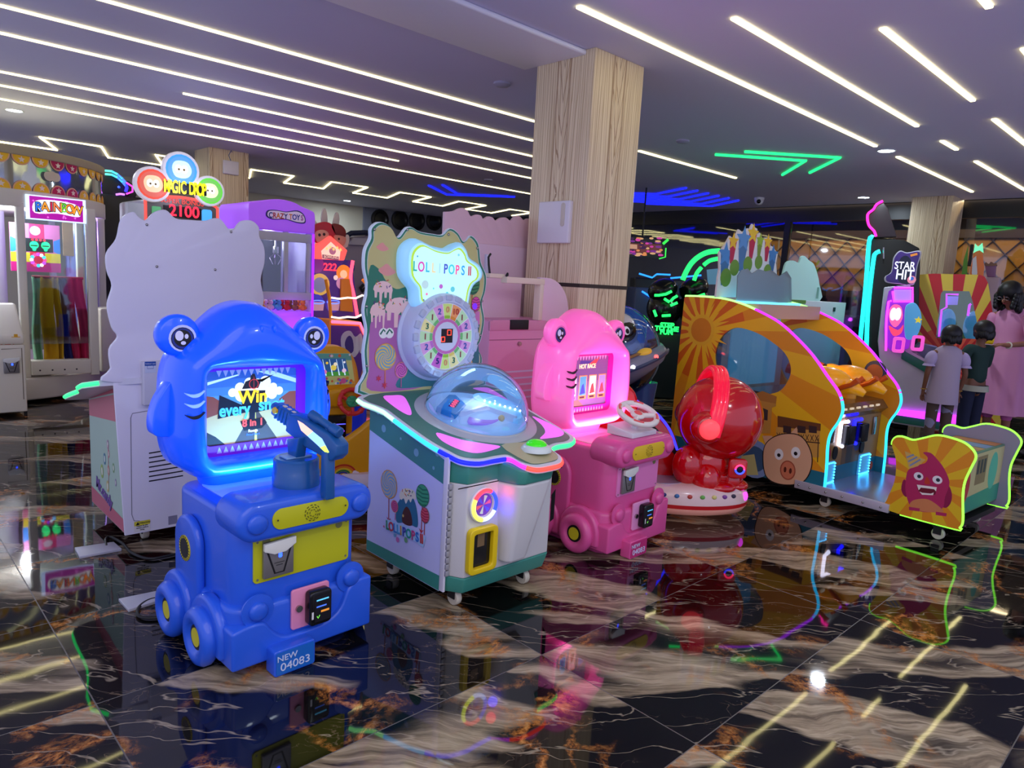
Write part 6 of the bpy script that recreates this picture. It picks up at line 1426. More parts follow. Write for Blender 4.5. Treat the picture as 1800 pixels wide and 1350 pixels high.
for k in range(26):
    u, v = rnd.random(), rnd.random()
    if .08 < u < .92 and .24 < v < .88: v = .12 if k % 2 else .93
    a.dot(*W4(min(max(u, .03), .97), min(max(v, .05), .96)), .006+.004*rnd.random(), [(226, 90, 130), (240, 190, 60), (90, 150, 210), (240, 240, 230), (230, 120, 60)][k % 5])
a.dot(*W4(.70, .12), .016, (236, 110, 160)); a.build('picture_print', sp)
sw = bpy.data.objects.new('steering_wheel', None); COL.objects.link(sw); sw.parent = o
w0 = YF.aty((619, 706), -.10); sw.matrix_local = Matrix.Translation(Vector(w0)) @ Matrix.Rotation(math.radians(68), 4, 'X')
rd = mat('wheel_red', (214, 44, 34), 0.3, coat=.3); rr = 26*2.85*1.02/FPX*.98*1.15
MB().tube([(rr*math.cos(t), rr*math.sin(t), 0) for t in np.linspace(0, 2*PI, 49)[:-1]], .0125, 12, closed=True).build('rim', rd, sw)
mb = MB()
for t in (30, 150, 270): t = math.radians(t); mb.tube([(0, 0, -.01), (rr*math.cos(t), rr*math.sin(t), 0)], .010, 8)
for t in range(0, 360, 60): t = math.radians(t+10); mb.ball((rr*math.cos(t), rr*math.sin(t), 0), .0165, 10, 8)
mb.build('spokes', rd, sw); mb = MB(); mb.lathe([(.034, 0), (.030, .012), (0, .018)], n=20)
for k in range(6): t = 2*PI*k/6; mb.tube([(0, 0, .02), (.03*math.cos(t), .03*math.sin(t), .012)], .004, 6)
mb.build('hub', mat('hub_green', (50, 160, 100), 0.3), sw)
MB().tube([(w0[0], w0[1], w0[2]-.0), (w0[0]-.02, .02, w0[2]-.02)], .016, 10).build('column', yl, o)
q = yv(640, 688, -.06); MB().ball((q[0], -.06, q[1]), .013, 12, 8).build('push_knob', mat('knob_orange', (250, 150, 20), .3, emit=.3), o)
b0, b1 = yv(570, 730, -.03), yv(606, 800, -.03); MB().box(b0[0], b1[0], -.05, .0, b1[1], b0[1]).build('card_terminal', mat('terminal_black', (14, 14, 16), 0.22), o, bevel=.004)
a = Art('y', -.0503, -1); a.line([(b0[0]+.05, b0[1]-.05), (b1[0]-.005, b0[1]-.05)], .006, (80, 80, 240), e=1.5); a.line([(b0[0]+.05, b0[1]-.09), (b1[0]-.01, b0[1]-.09)], .008, (160, 30, 200), e=1.2); a.build('terminal_print', o)
MB().cyl((yv(628, 740)[0]-.01, .05, 0), .075, .22, yv(628, 712)[1], 'z', 28).build('blue_post', mat('post_blue', (20, 50, 200), .3, emit=.15), o)
# front shell and base
sh_ = smooth([yv(560, 790, -.2), yv(600, 772, -.2), yv(630, 752, -.2), yv(652, 736, -.2), yv(690, 735, -.2), yv(700, 890, -.2), yv(560, 890, -.2)], 4)
fs_ = MB().prism(sh_, -.24, -.18).build('front_shell', yl, o, bevel=.02, sharp=60)
a = Art('y', -.2403, -1); rc = yv(606, 826, -.24)
for k, c_ in enumerate(((200, 50, 30), (236, 130, 30), (236, 206, 40), (40, 130, 70), (40, 60, 140))): a.p(ell(rc[0]-.01, rc[1]-.03, .075-.011*k, .062-.010*k, 14, 20, 160)+ell(rc[0]-.01, rc[1]-.03, .066-.011*k, .053-.010*k, 14, 160, 20), c_)
for q in ((-.07, -.02), (.055, -.02)): a.dot(rc[0]+q[0], rc[1]+q[1], .013, (236, 230, 226)); a.dot(rc[0]+q[0]+.014, rc[1]+q[1]-.003, .009, (236, 230, 226))
a.build('rainbow_print', fs_)
bp_ = lambda r: [(.0+.38*r*math.cos(t), .02+.34*r*math.sin(t)) for t in np.linspace(0, 2*PI, 41)[:-1]]
mb = MB(); mb.loft([[(p[0], p[1], z) for p in bp_(r)] for r, z in ((.90, .05), (1.0, .075), (1.03, .11), (1.0, .15), (.9, .18))]); mb.build('base_rim', mat('base_white', (224, 216, 210), .3, coat=.3), o)
mb = MB(); mb.loft([[(p[0], p[1], z) for p in bp_(r)] for r, z in ((1.022, .088), (1.036, .110), (1.022, .122))], cap=False); mb.build('red_band', mat('band_red', (196, 26, 30), .3), o)
MB().loft([[(p[0], p[1], z) for p in bp_(.8)] for z in (0.0, .06)]).build('foot', blk, o)
# ================================================================ right side of the hall
def KFr(kx, ky): return Fr(.70710678*(kx+ky), .70710678*(ky-kx), -45)
def KFv(kx, ky): f = KFr(kx, ky); return Fr(f.o[0], f.o[1], -45-math.degrees(math.atan2(kx, ky)))
def tr(f, y=0.0): return lambda px, py, v=y: (lambda q: (q[0], q[2]))(f.aty((px, py), v))
# ---- flying saucer ride
f = KFr(0.85, 4.95); Q = tr(f); o = root('flying_saucer_ride', f, 'blue and grey flying saucer ride with a helmeted figure under its canopy', 'kiddie ride')
c0_ = Q(1085, 655); sr_ = Matrix.Rotation(math.radians(-22), 4, 'Y')
sc0 = bpy.data.objects.new('saucer', None); COL.objects.link(sc0); sc0.parent = o; sc0.matrix_local = Matrix.Translation((c0_[0]-.06, 0.05, c0_[1]+.0)) @ sr_
MB().lathe([(0.0, -.12), (.25, -.10), (.40, -.03), (.44, .02), (.42, .07), (.30, .11), (.24, .13), (0, .13)], n=48).build('hull', mat('saucer_grey', (130, 134, 160), .3, coat=.3), sc0, sharp=50)
MB().lathe([(.445, .01), (.452, .022), (.445, .035)], n=48, cap=False).build('rim_stripe', mat('saucer_navy', (60, 76, 110), .3), sc0)
MB().lathe([(.385, .088), (.392, .094), (.36, .102)], n=48, cap=False).build('gold_stripe', mat('saucer_gold', (190, 140, 70), .35), sc0)
for t, c_ in ((-100, (250, 250, 255)), (-72, (250, 250, 255)), (-44, (255, 60, 60)), (-128, (250, 250, 255))):
    t = math.radians(t); MB().ball((.435*math.cos(t), .435*math.sin(t), .035), .016, 12, 8).build('rim_lamp', glow(c_, 5), sc0)
t = math.radians(-48); MB().ball((.37*math.cos(t), .37*math.sin(t), .085), (.055, .055, .03), 16, 10).build('yellow_lamp', mat('saucer_yellow', (226, 180, 60), .3, emit=.2), sc0)
MB().ball((.10, .0, .12), (.31, .31, .33), 32, 20).build('canopy', thin_glass('blue_canopy', (170, 200, 240), .03, .06), sc0)
MB().ball((.14, .12, .15), (.21, .14, .24), 28, 16).build('canopy_shell', mat('canopy_blue', (70, 130, 205), .25, coat=.4, emit=.12), sc0)
fg = MB(); fg.ball((.15, -.17, .26), (.12, .11, .13)); fg.ball((.15, -.15, .11), (.11, .09, .12)); fg.tube([(.12, -.23, .12), (.18, -.26, .08), (.24, -.24, .10)], .03, 10)
hd_ = fg.build('pilot_body', mat('pilot_white', (206, 204, 210), .3, coat=.3), sc0)
MB().ball((.155, -.215, .255), (.10, .078, .085)).build('visor', mat('visor_black', (16, 16, 22), .12), sc0)
MB().ball((.180, -.290, .265), (.022, .008, .030)).build('pilot_eye', mat('eye_white', (225, 230, 240), .3, emit=.2), sc0); MB().ball((.185, -.298, .26), (.012, .005, .018)).build('pilot_pupil', blk, sc0)
MB().ball((.15, -.18, .375), (.055, .045, .02)).build('helmet_cap', mat('cap_green', (60, 130, 90), .3), sc0)
q = Q(1130, 740); pz = q[1]
MB().loft([[(q[0]-.04+r*math.cos(t), .05+r*.8*math.sin(t), z) for t in np.linspace(0, 2*PI, 25)[:-1]] for r, z in ((.26, 0), (.25, .07), (.12, .12), (.09, .25), (.13, c0_[1]-.06))]).build('pedestal', mat('pedestal_blue', (44, 74, 130), .25, coat=.5), o)
# ---- red ride: big round helmet figure in headphones on a boat base (left plain)
f = Fr(3.2, 2.35, -45); Q = tr(f); red = mat('lacquer_red', (200, 8, 14), .16, coat=.8); o = root('red_figure_ride', f, 'glossy red kiddie ride with a round-headed figure wearing headphones', 'kiddie ride')
def oval(a, b, cx, cy, n=48): return [(cx+a*math.cos(t), cy+b*math.sin(t)) for t in np.linspace(0, 2*PI, n+1)[:-1]]
bx_ = lambda r, z: [(p[0], p[1], z) for p in oval(.40*r, .24*r, .32, .02)]
ivory = mat('base_ivory', (226, 196, 186), .22, coat=.5)
MB().loft([bx_(r, z) for r, z in ((.84, .035), (.94, .045), (.985, .07), (.99, .078))]).build('base_lower', mat('base_peach', (236, 160, 140), .25, coat=.4, emit=.08), o, sharp=60)
MB().loft([bx_(r, z) for r, z in ((.992, .078), (1.0, .10))], cap=False).build('red_band', mat('band_red', (196, 26, 30), .3), o, sharp=60)
MB().loft([bx_(r, z) for r, z in ((1.0, .10), (.985, .14), (.93, .175), (.84, .19), (.5, .195))]).build('base_upper', ivory, o, sharp=60)
MB().box(-.10, .35, -.05, .12, 0, .04).build('foot', blk, o)
MB().prism(oval(.13, .13, .22, -.01, 28), .19, .197, 'z').build('floor_plate', mat('plate_silver', (170, 160, 176), .3, .4), o)
# seat shell with blue light line
shp = smooth([(-.26, .16), (-.28, .40), (-.24, .62), (-.14, .70), (-.02, .68), (.06, .62), (.16, .56), (.25, .48), (.31, .36), (.30, .20), (.20, .16)], 5)
for y0 in (.03,): MB().prism(shp, y0, y0+.15).build('seat_shell', red, o, bevel=.03, seg=4, sharp=60)
MB().prism(smooth([(-.20, .20), (-.22, .6), (-.12, .74), (-.02, .72), (.04, .60), (.02, .2)], 4), -.10, .02).build('seat_back', red, o, bevel=.03, seg=4, sharp=60)
MB().tube([(p[0], .028, p[1]) for p in smooth([(-.02, .655), (.08, .60), (.17, .55), (.25, .46), (.30, .35)], 5, False)], .007, 8).build('blue_light_line', glow((40, 40, 255), 3), o)
text('lettering', 'LOVE', (.235, .026, .395), (PI/2, math.radians(42), 0), .045, mat('love_gold', (190, 160, 110), .4), o, off=.001)
MB().prism([(.14, .47), (.16, .48), (.32, .33), (.31, .30)], .0265, .029).build('black_ribbon', mat('ribbon_black', (12, 12, 12), .4), o)
# figure
fgr = MB(); fgr.ball((.515, .0, .555), (.236, .225, .240), 40, 26); fgr.build('head', red, o, sharp=180)
def skin(name, V, E, m_, parent, rootv=0, sub=2):
    me = bpy.data.meshes.new(name); me.from_pydata([v[0] for v in V], E, []); me.update()
    ob = bpy.data.objects.new(name, me); COL.objects.link(ob); me.materials.append(m_)
    if parent: ob.parent = parent
    md = ob.modifiers.new('skin', 'SKIN'); md.use_smooth_shade = True
    for i, v in enumerate(V):
        r_ = v[1]; sv = me.skin_vertices[0].data[i]; sv.radius = r_ if hasattr(r_, '__len__') else (r_, r_); sv.use_root = (i == rootv)
    s_ = ob.modifiers.new('sub', 'SUBSURF'); s_.levels = sub; s_.render_levels = sub
    return ob
mb = MB(); mb.ball((.47, .0, .30), (.13, .12, .13)); mb.ball((.345, -.06, .285), (.085, .085, .115)); mb.ball((.60, .05, .30), (.05, .07, .09))
mb.ball((.45, -.07, .215), (.085, .10, .11)); mb.ball((.60, -.02, .215), (.07, .09, .08)); mb.ball((.50, .02, .235), (.15, .12, .08))
mb.build('torso', red, o, sharp=180)
MB().ball((.515, -.10, .185), (.10, .07, .035)).build('shoe', red, o, sharp=180); MB().ball((.63, -.03, .185), (.07, .08, .035)).build('shoe', red, o, sharp=180)
MB().prism(rrect(.555, .655, .245, .355, .02), -.135, -.10).build('chest_box', red, o, bevel=.008)
bc = mat('btn_dark', (20, 10, 30), .2); bb = MB().lathe([(.028, 0), (.028, -.006), (0, -.008)], (.612, -.135, .30), 'y', 24).build('start_button', bc, o)
MB().tube([(.612+.024*math.cos(t), -.143, .30+.024*math.sin(t)) for t in np.linspace(0, PI, 10)], .005, 6).build('button_ring', glow((255, 40, 90), 3), bb); MB().tube([(.612+.024*math.cos(t), -.143, .30+.024*math.sin(t)) for t in np.linspace(PI, 2*PI, 10)], .005, 6).build('button_ring', glow((40, 60, 255), 3), bb)
# headphones
hb = [(.50+.0*1, .0, .555)]
arc = []
for t in np.linspace(-10, 190, 26):
    t = math.radians(t); arc.append((.425+.05*math.sin(t)-.0, -.245*math.cos(t), .545+.285*math.sin(t)))
mb = MB()
for s_ in (-.022, .0, .022): mb.tube([(p[0]+s_, p[1], p[2]) for p in arc], .022, 10)
mb.build('headband', mat('band_lit_red', (250, 20, 60), .2, emit=.35, coat=.5), o)
for sy in (-1, 1):
    e = MB().lathe([(.085, sy*-.04), (.088, 0), (.075, sy*.035), (.06, sy*.045), (0, sy*.045)], (.395, sy*.215, .535), 'y', 32).build('ear_cup', red, o, sharp=60)
    MB().lathe([(.056, 0), (.052, sy*.012), (.03, sy*.02), (0, sy*.022)], (.395, sy*.258, .535), 'y', 32).build('ear_lamp', mat('ear_lit', (255, 90, 90), .3, emit=.9, ec=(255, 60, 70)), e, sharp=180)
# base stickers: seven small coloured blobs and a lit badge
stc = [(50, 50, 120), (70, 120, 170), (190, 70, 60), (110, 180, 80), (220, 210, 120), (130, 70, 150), (60, 50, 70)]
for k, c_ in enumerate(stc):
    t = math.radians(-108+10.2*k); x, y = .32+.40*.985*math.cos(t), .02+.24*.985*math.sin(t)
    MB().ball((x, y, .150), (.014, .006, .012), 10, 6).build('sticker', col(c_), o)
t = math.radians(-26); MB().ball((.32+.40*.99*math.cos(t), .02+.24*.99*math.sin(t), .135), (.014, .014, .026), 14, 10).build('lit_badge', glow((220, 60, 220), 2.2), o)

# ---- shooting booth with two sun-printed sides, chicken blasters and a bench
BF = Fr(4.17, .89, -4.5); o = root('shooting_booth', BF, 'orange sunburst shooting booth with two chicken blasters and a monster-printed bench', 'arcade machine')
W = 0.80
out = [(1.90, .08), (1.895, .60), (1.885, 1.211), (1.729, 1.214), (1.562, 1.207), (1.413, 1.179), (1.257, 1.127), (1.14, 1.076), (1.024, .997), (.909, .902), (.806, .79), (.728, .706), (.695, .62), (.708, .547), (.745, .471), (.757, .391), (.748, .25), (.745, .10)]
prof = [out[0], out[1]]+smooth(out[2:], 4, False)[0:]
orange = mat('booth_orange', (224, 150, 20), .4)
win = [(1.585, .80), (1.580, .90), (1.536, .979), (1.444, 1.03), (1.30, 1.011), (1.181, .962), (1.086, .901), (1.036, .818), (1.045, .736), (1.101, .657), (1.231, .615), (1.40, .60), (1.52, .66)]
def side_panel(x, inner):
    c = (1.30, .62); N = 280
    # outer ring built as polygon with window hole by radial rings about the window centre
    cw_ = (1.31, .82); O = radial(prof, cw_, N); I = radial(smooth(win, 4), cw_, N)
    p = MB().ring(O, I, x, x+.018, 'x').build('side_panel', orange, o)
    MB().prism(smooth(win, 4), x+.006, x+.010, 'x').build('side_window', thin_glass('booth_window', (200, 220, 235), .04, .05), p)
    lt = MB(); lt.tube([(x+.009, q[0]-.004, q[1]+.002) for q in prof[2:]], .009, 8)
    n1 = [q for q in prof[2:] if q[0] > 1.33]; n2 = [q for q in prof[2:] if q[0] <= 1.36 and q[1] > .66]; n3 = [q for q in prof[2:] if q[1] <= .69]
    for pts, c_ in ((n1, (150, 255, 120)), (n2, (170, 40, 250)), (n3, (40, 190, 250))): MB().tube([(x+.009, q[0]-.004, q[1]+.002) for q in pts], .010, 8).build('edge_light', glow(c_, 1.8), p)
    return p, O, I
def inwin(p):
    return False
p1, O1, I1 = side_panel(0.0, False); p2, O2, I2 = side_panel(W, True)
# sunburst print round a sun at the rear top
sun = np.array((1.72, .99))
BM = burst_mat('booth_sunburst', 'YZ', (1.72, .99), 17, ((242, 184, 24), (230, 146, 22), (218, 100, 20)), .2, .34, (.22, (28, 110, 130)))
for p_ in (p1, p2): p_.data.materials[0] = BM
a = Art('x', -.0002, -1)
for k in range(16):
    t = 360*k/16; r1 = .235 if k % 2 else .19; pts = [(sun[0]+.105*math.cos(math.radians(t-9)), sun[1]+.105*math.sin(math.radians(t-9)))]+[(sun[0]+r1*math.cos(math.radians(t)), sun[1]+min(r1, .205)*math.sin(math.radians(t)))]+[(sun[0]+.105*math.cos(math.radians(t+9)), sun[1]+.105*math.sin(math.radians(t+9)))]
    pts = [(max(min(p[0], 1.878), 0), min(p[1], 1.20)) for p in pts]; a.p(pts, (240, 186, 40))
a.dot(sun[0], sun[1], .108, (236, 180, 40)); a.dot(sun[0], sun[1], .083, (216, 130, 26)); 
V = lambda px, py: (lambda q: (q[1], q[2]))(BF.atx((1160+px*.2815, 500+py*.2815), -.001))
# painted town, plain pig-like farm face left out; a generic pink piggy face and a snail-grey ring instead
tan_, brn = (196, 140, 60), (110, 66, 34)
a.p([V(600, 800), V(600, 690), V(640, 670), V(725, 705), V(725, 760), V(700, 770), V(690, 930), V(600, 930)], tan_); a.p([V(600, 720), V(600, 680), V(640, 665), V(730, 700), V(725, 745)], (176, 116, 50)); a.p([V(640, 770), V(675, 785), V(672, 850), V(640, 845)], (60, 50, 50))
a.p([V(735, 820), V(1005, 870), V(1003, 915), V(735, 890)], brn); a.p([V(725, 890), V(1000, 915), V(995, 1080), V(840, 1080), V(725, 960)], (206, 150, 66)); 
for px in (770, 860, 930): a.p([V(px, 880), V(px+50, 888), V(px+50, 930), V(px, 925)], (60, 44, 44))
for k in range(9): a.line([V(730+30*k, 925+2*k), V(750+30*k, 965+2*k)], .004, (60, 40, 36)); a.line([V(750+30*k, 925+2*k), V(730+30*k, 965+2*k)], .004, (60, 40, 36))
a.line([V(725, 965), V(1000, 990)], .006, (50, 36, 36)); a.line([V(990, 960), V(985, 1110)], .005, (60, 44, 36))
a.p([V(500, 1000), V(560, 950), V(610, 960), V(650, 1080), V(640, 1200), V(500, 1180)], (36, 76, 110))
q = V(590, 1090); a.dot(q[0], q[1], .125, (130, 150, 190)); a.dot(q[0], q[1], .085, (60, 90, 120)); a.p([V(510, 1070), V(590, 1060), V(615, 1190), V(505, 1190)], (200, 190, 120))
# simple farm pig
pk_ = (222, 170, 130)
face = smooth([V(650, 1040), V(690, 970), V(780, 935), V(880, 950), V(940, 1040), V(945, 1140), V(900, 1225), V(820, 1248), V(720, 1235), V(660, 1180)], 5)
a.p([V(640, 945), V(700, 945), V(720, 985), V(660, 1000)], pk_); a.p([V(800, 945), V(855, 890), V(870, 980), V(820, 960)], pk_)
a.line(face, .012, (40, 26, 20), closed=True); a.p(face, pk_)
for (px, py) in ((745, 1060), (850, 1050)): q = V(px, py); a.dot(q[0], q[1], .030, (235, 232, 226), .036); a.dot(q[0], q[1]-.006, .012, (26, 20, 20))
q = V(800, 1160); a.dot(q[0], q[1], .052, (170, 80, 56), .062); a.dot(q[0], q[1], .044, (210, 120, 84), .054)
for s_ in (-1, 1): a.dot(q[0]+s_*.018, q[1], .009, (90, 36, 26), .018)
a.build('side_print', p1)
a2 = Art('x', W-.0002, -1)
q = BF.atx((1160+1345*.2815, 500+545*.2815), W); a2.dot(q[1], q[2], .075, (60, 66, 100)); a2.dot(q[1]+.005, q[2]-.005, .055, (206, 110, 60)); a2.build('inner_print', p2)
# structure between the sides
MB().box(.018, W, 1.55, 1.88, .09, .98).build('rear_cabinet', mat('booth_inner', (176, 190, 200), .4), o, bevel=.004)
MB().box(.03, W-.01, 1.30, 1.56, 1.10, 1.19).build('roof_beam', mat('booth_beam', (190, 160, 140), .45), o)
MB().box(.10, W-.10, 1.54, 1.555, .62, 1.10).build('game_screen', mat('booth_screen', (80, 150, 180), .2, emit=.5), o)
fz = .58
MB().box(.018, W, .80, 1.40, .10, fz).build('front_cabinet', mat('front_tan', (176, 126, 70), .4), o, bevel=.003)
MB().prism([(.76, fz-.02), (.80, fz+.03), (1.36, fz+.06), (1.36, fz), (.80, fz-.06)], .018, W, 'x').build('gun_shelf', mat('shelf_brown', (120, 92, 56), .18, .3), o)
fy = .799; QF = lambda px, py: (lambda q: (q[0], q[2]))(BF.aty((1380+px*.2073, 620+py*.2073), fy))
a = Art('y', fy, -1); a.p([(.02, .105), (W, .105), (W, .22), (.02, .22)], (20, 110, 140)); a.p([(.02, .22), (W, .22), (W, .52), (.02, .52)], (150, 110, 62)); a.p([(.30, .22), (.55, .22), (.55, .36), (.30, .36)], (110, 80, 50)); a.dot(.10, .30, .06, (150, 50, 80)); a.dot(.50, .34, .05, (40, 70, 140)); a.dot(.74, .16, .03, (190, 80, 50))
a.p([(.36, .22), (.44, .22), (.44, .33), (.36, .33)], (70, 60, 50)); a.build('front_print', o)
for (x0_, hx) in ((.06, (150, 220, 255)), (.54, (70, 90, 255))):
    lpz = rrect(x0_, x0_+.15, .12, .26, .012)
    lp_ = MB().prism(lpz, fy-.012, fy-.001).build('ticket_panel', mat('panel_cyan', (110, 170, 205), .3, emit=.25, ec=(60, 180, 255)), o, bevel=.002)
    mb = MB(); 
    for k in range(7): mb.ball((x0_+.008, fy-.014, .132+.019*k), .006, 8, 6); mb.ball((x0_+.142, fy-.014, .132+.019*k), .006, 8, 6)
    for k in range(6): mb.ball((x0_+.026+.02*k, fy-.014, .128), .005, 8, 6); mb.ball((x0_+.026+.02*k, fy-.014, .252), .005, 8, 6)
    mb.build('panel_leds', glow((60, 190, 255), 4), lp_)
for (x0_, c_, s_) in ((.22, (225, 225, 255), 3.5), (.40, (20, 20, 255), 4.5)):
    MB().tube([(x0_+.09, fy-.012, .50), (x0_, fy-.012, .50), (x0_, fy-.012, .36), (x0_+.05, fy-.012, .345)], .012, 8).build('slot_light', glow(c_, s_), o)
    MB().prism(rrect(x0_+.03, x0_+.12, .36, .48, .012), fy-.055, fy).build('card_terminal', mat('terminal_black', (14, 14, 16), .22), o, bevel=.005)
for x0_ in (.10, .68): MB().box(x0_, x0_+.06, fy-.012, fy, .38, .50).build('coin_return', mat('chrome', (170, 168, 160), 0.2, 1.0), o, bevel=.002)
for x0_ in (.20, .56): MB().prism(ell(x0_, .31, .028, .042, 20), fy-.01, fy).build('holster', blk, o)
for k in range(7): 
    q = .10+.09*k; MB().box(q, q+.04, .765, .775, fz+.0, fz+.012).build('key_light', mat('key_glow', (220, 200, 170), .3, emit=.5), o)
# chicken blasters
yc_ = mat('chicken_yellow', (250, 170, 10), .28, coat=.4, emit=.10); oc_ = mat('chicken_orange', (206, 84, 14), .35)
for (cx_, ry, sc__) in ((.25, 14, 1.0), (.56, 4, 1.0)):
    e = bpy.data.objects.new('chicken_blaster', None); COL.objects.link(e); e.parent = o; e.matrix_local = Matrix.Translation((cx_, .93, fz+.165)) @ Matrix.Rotation(math.radians(ry), 4, 'Z') @ Matrix.Scale(sc__, 4)
    mb = MB(); mb.ball((0, .0, 0), (.095, .15, .085), 26, 16); mb.ball((-.0, .12, .02), (.065, .08, .06), 20, 12)
    mb.tube([(0, -.10, -.02), (0, -.17, -.03), (0, -.23, -.06)], [.06, .04, .02], 12); mb.build('body', yc_, e, sharp=180)
    MB().tube([(0, .14, .03), (0, .24, .055)], [.030, .040], 14).build('muzzle', oc_, e)
    for sx_ in (-1, 1): MB().tube([(sx_*.05, -.06, -.05), (sx_*.075, -.16, -.005), (sx_*.085, -.20, .03)], [.016, .015, .019], 10).build('leg_handle', oc_, e)
    for sx_ in (-1, 1): MB().ball((sx_*.085, .06, .01), (.02, .06, .045), 14, 10).build('wing', yc_, e); MB().ball((sx_*.04, .15, .065), .012, 10, 8).build('eye', blk, e)
    MB().cyl((0, 0, 0), .055, -.165, -.06, 'z', 24).build('swivel', mat('swivel_yellow', (226, 160, 20), .35), e)
point('chicken_fill', (.40, 1.05, .82), 1.2, (255, 190, 80), .04, o)  # point lamp added above the blasters as fill light
# deck, rails and bench
MB().box(.01, W-.04, .36, .80, .10, .125).build('deck', mat('deck_alu', (176, 190, 220), .25, .7), o, bevel=.002)
MB().box(-.012, .012, .36, .92, .085, .135).build('deck_rail', mat('rail_alu', (196, 190, 200), .35, .3), o, bevel=.002)
rv = MB()
for y in (.40, .50, .62, .72, .82, .89): rv.ball((-.014, y, .11), .007, 8, 6)
rv.build('rail_bolts', mat('chrome', (170, 168, 160), 0.2, 1.0), o)
bn = [(.372, .10), (.378, .157), (.352, .276), (.361, .392), (.392, .47), (.380, .51), (.345, .522), (.29, .515), (.24, .535), (.172, .565), (.098, .563), (.04, .55), (.0, .52), (-.012, .49), (.0, .441), (.02, .356), (.019, .274), (.002, .15), (.012, .11), (.03, .098)]
bns = smooth(bn, 4)
for x in (0.0, .73):
    b = MB().prism(bns, x, x+.018, 'x').build('bench_side', burst_mat('bench_sunburst', 'YZ', (.20, .31), 12, ((226, 186, 24), (222, 142, 22), (222, 142, 22)), .1) if x == 0 else mat('bench_grey', (150, 146, 160), .4), o)
    i0 = 3*4
    MB().tube([(x+.009, p[0], p[1]) for p in bns[4*4:]], .009, 8).build('edge_light', glow((130, 250, 60), 1.7), b)
MB().box(.018, .73, .06, .32, .13, .47).build('bench_box', mat('bench_green', (90, 130, 100), .4), o, bevel=.004)
a = Art('z', .4705, 1)
for k, c_ in enumerate(((206, 150, 90), (90, 120, 170), (190, 140, 90), (120, 150, 190), (200, 130, 70))): a.p([(.03+.14*k, .07), (.15+.14*k, .07), (.19+.13*k, .31), (.05+.13*k, .31)], c_)
a.build('seat_print', o)
a = Art('y', .0595, -1)
a.p([(.02, .14), (.73, .14), (.73, .24), (.02, .22)], (50, 150, 120)); a.p([(.02, .22), (.73, .24), (.73, .46), (.02, .46)], (196, 186, 130)); a.dot(.14, .30, .09, (190, 40, 60), .12); a.dot(.14, .24, .04, (220, 150, 120)); a.p([(.30, .28), (.46, .28), (.46, .44), (.30, .44)], (140, 120, 80))
for k in range(3): a.p([(.31+.05*k, .34), (.345+.05*k, .34), (.345+.05*k, .42), (.31+.05*k, .42)], (60, 60, 60))
a.dot(.58, .33, .07, (80, 180, 150), .11); a.build('bench_front_print', o)
a = Art('x', -.0003, -1)
Bx = lambda px, py: (lambda q: (q[1], q[2]))(BF.atx((1540+px*.1926, 700+py*.1926), 0))
mg, md_ = (178, 40, 90), (140, 24, 70)
a.p(smooth([Bx(260, 740), Bx(230, 830), Bx(270, 900), Bx(330, 860)], 4), md_); a.p(smooth([Bx(640, 780), Bx(690, 860), Bx(680, 960), Bx(620, 1000), Bx(560, 900)], 4), md_)
a.p(smooth([Bx(275, 720), Bx(300, 650), Bx(380, 610), Bx(450, 590), Bx(470, 540), Bx(430, 495), Bx(500, 500), Bx(560, 560), Bx(620, 640), Bx(670, 770), Bx(630, 900), Bx(600, 1010), Bx(450, 1040), Bx(320, 990), Bx(270, 850)], 4), mg)
a.p(smooth([Bx(310, 960), Bx(360, 925), Bx(480, 925), Bx(600, 1010), Bx(600, 1040), Bx(440, 1035), Bx(330, 1000)], 4), (206, 130, 80))
for (px, py) in ((345, 1015), (590, 1060)): a.p([Bx(px-45, py-25), Bx(px+55, py-10), Bx(px+50, py+18), Bx(px-45, py+5)], mg)
a.p([Bx(262, 482), Bx(455, 562), Bx(380, 620), Bx(300, 645)], (206, 170, 90)); 
for k in range(3): a.line([Bx(280+14*k, 540+38*k), Bx(345+30*k, 515+22*k)], .008, (120, 140, 170))
for (px, py) in ((388, 712), (560, 745)): q = Bx(px, py); a.dot(q[0], q[1], .024, (230, 226, 226), .022); a.dot(q[0]-.003, q[1], .010, (30, 50, 60))
a.p(smooth([Bx(465, 715), Bx(440, 770), Bx(465, 785), Bx(495, 775)], 3), (190, 60, 40))
a.p([Bx(370, 790), Bx(555, 825), Bx(540, 880), Bx(440, 885), Bx(390, 850)], (110, 20, 40)); a.p([Bx(372, 788), Bx(555, 812), Bx(548, 850), Bx(530, 830), Bx(410, 815), Bx(390, 840)], (236, 230, 220)); a.p([Bx(395, 850), Bx(420, 862), Bx(500, 870), Bx(528, 860), Bx(520, 885), Bx(420, 880)], (236, 230, 220))
a.build('monster_print', o)
MB().box(.06, .70, .05, 1.80, .07, .10).build('chassis', blk, o)
casters(o, [(.06, .12), (.60, .12), (.06, .75), (.60, .75), (.06, 1.7), (.60, 1.7)], 'caster', .075)
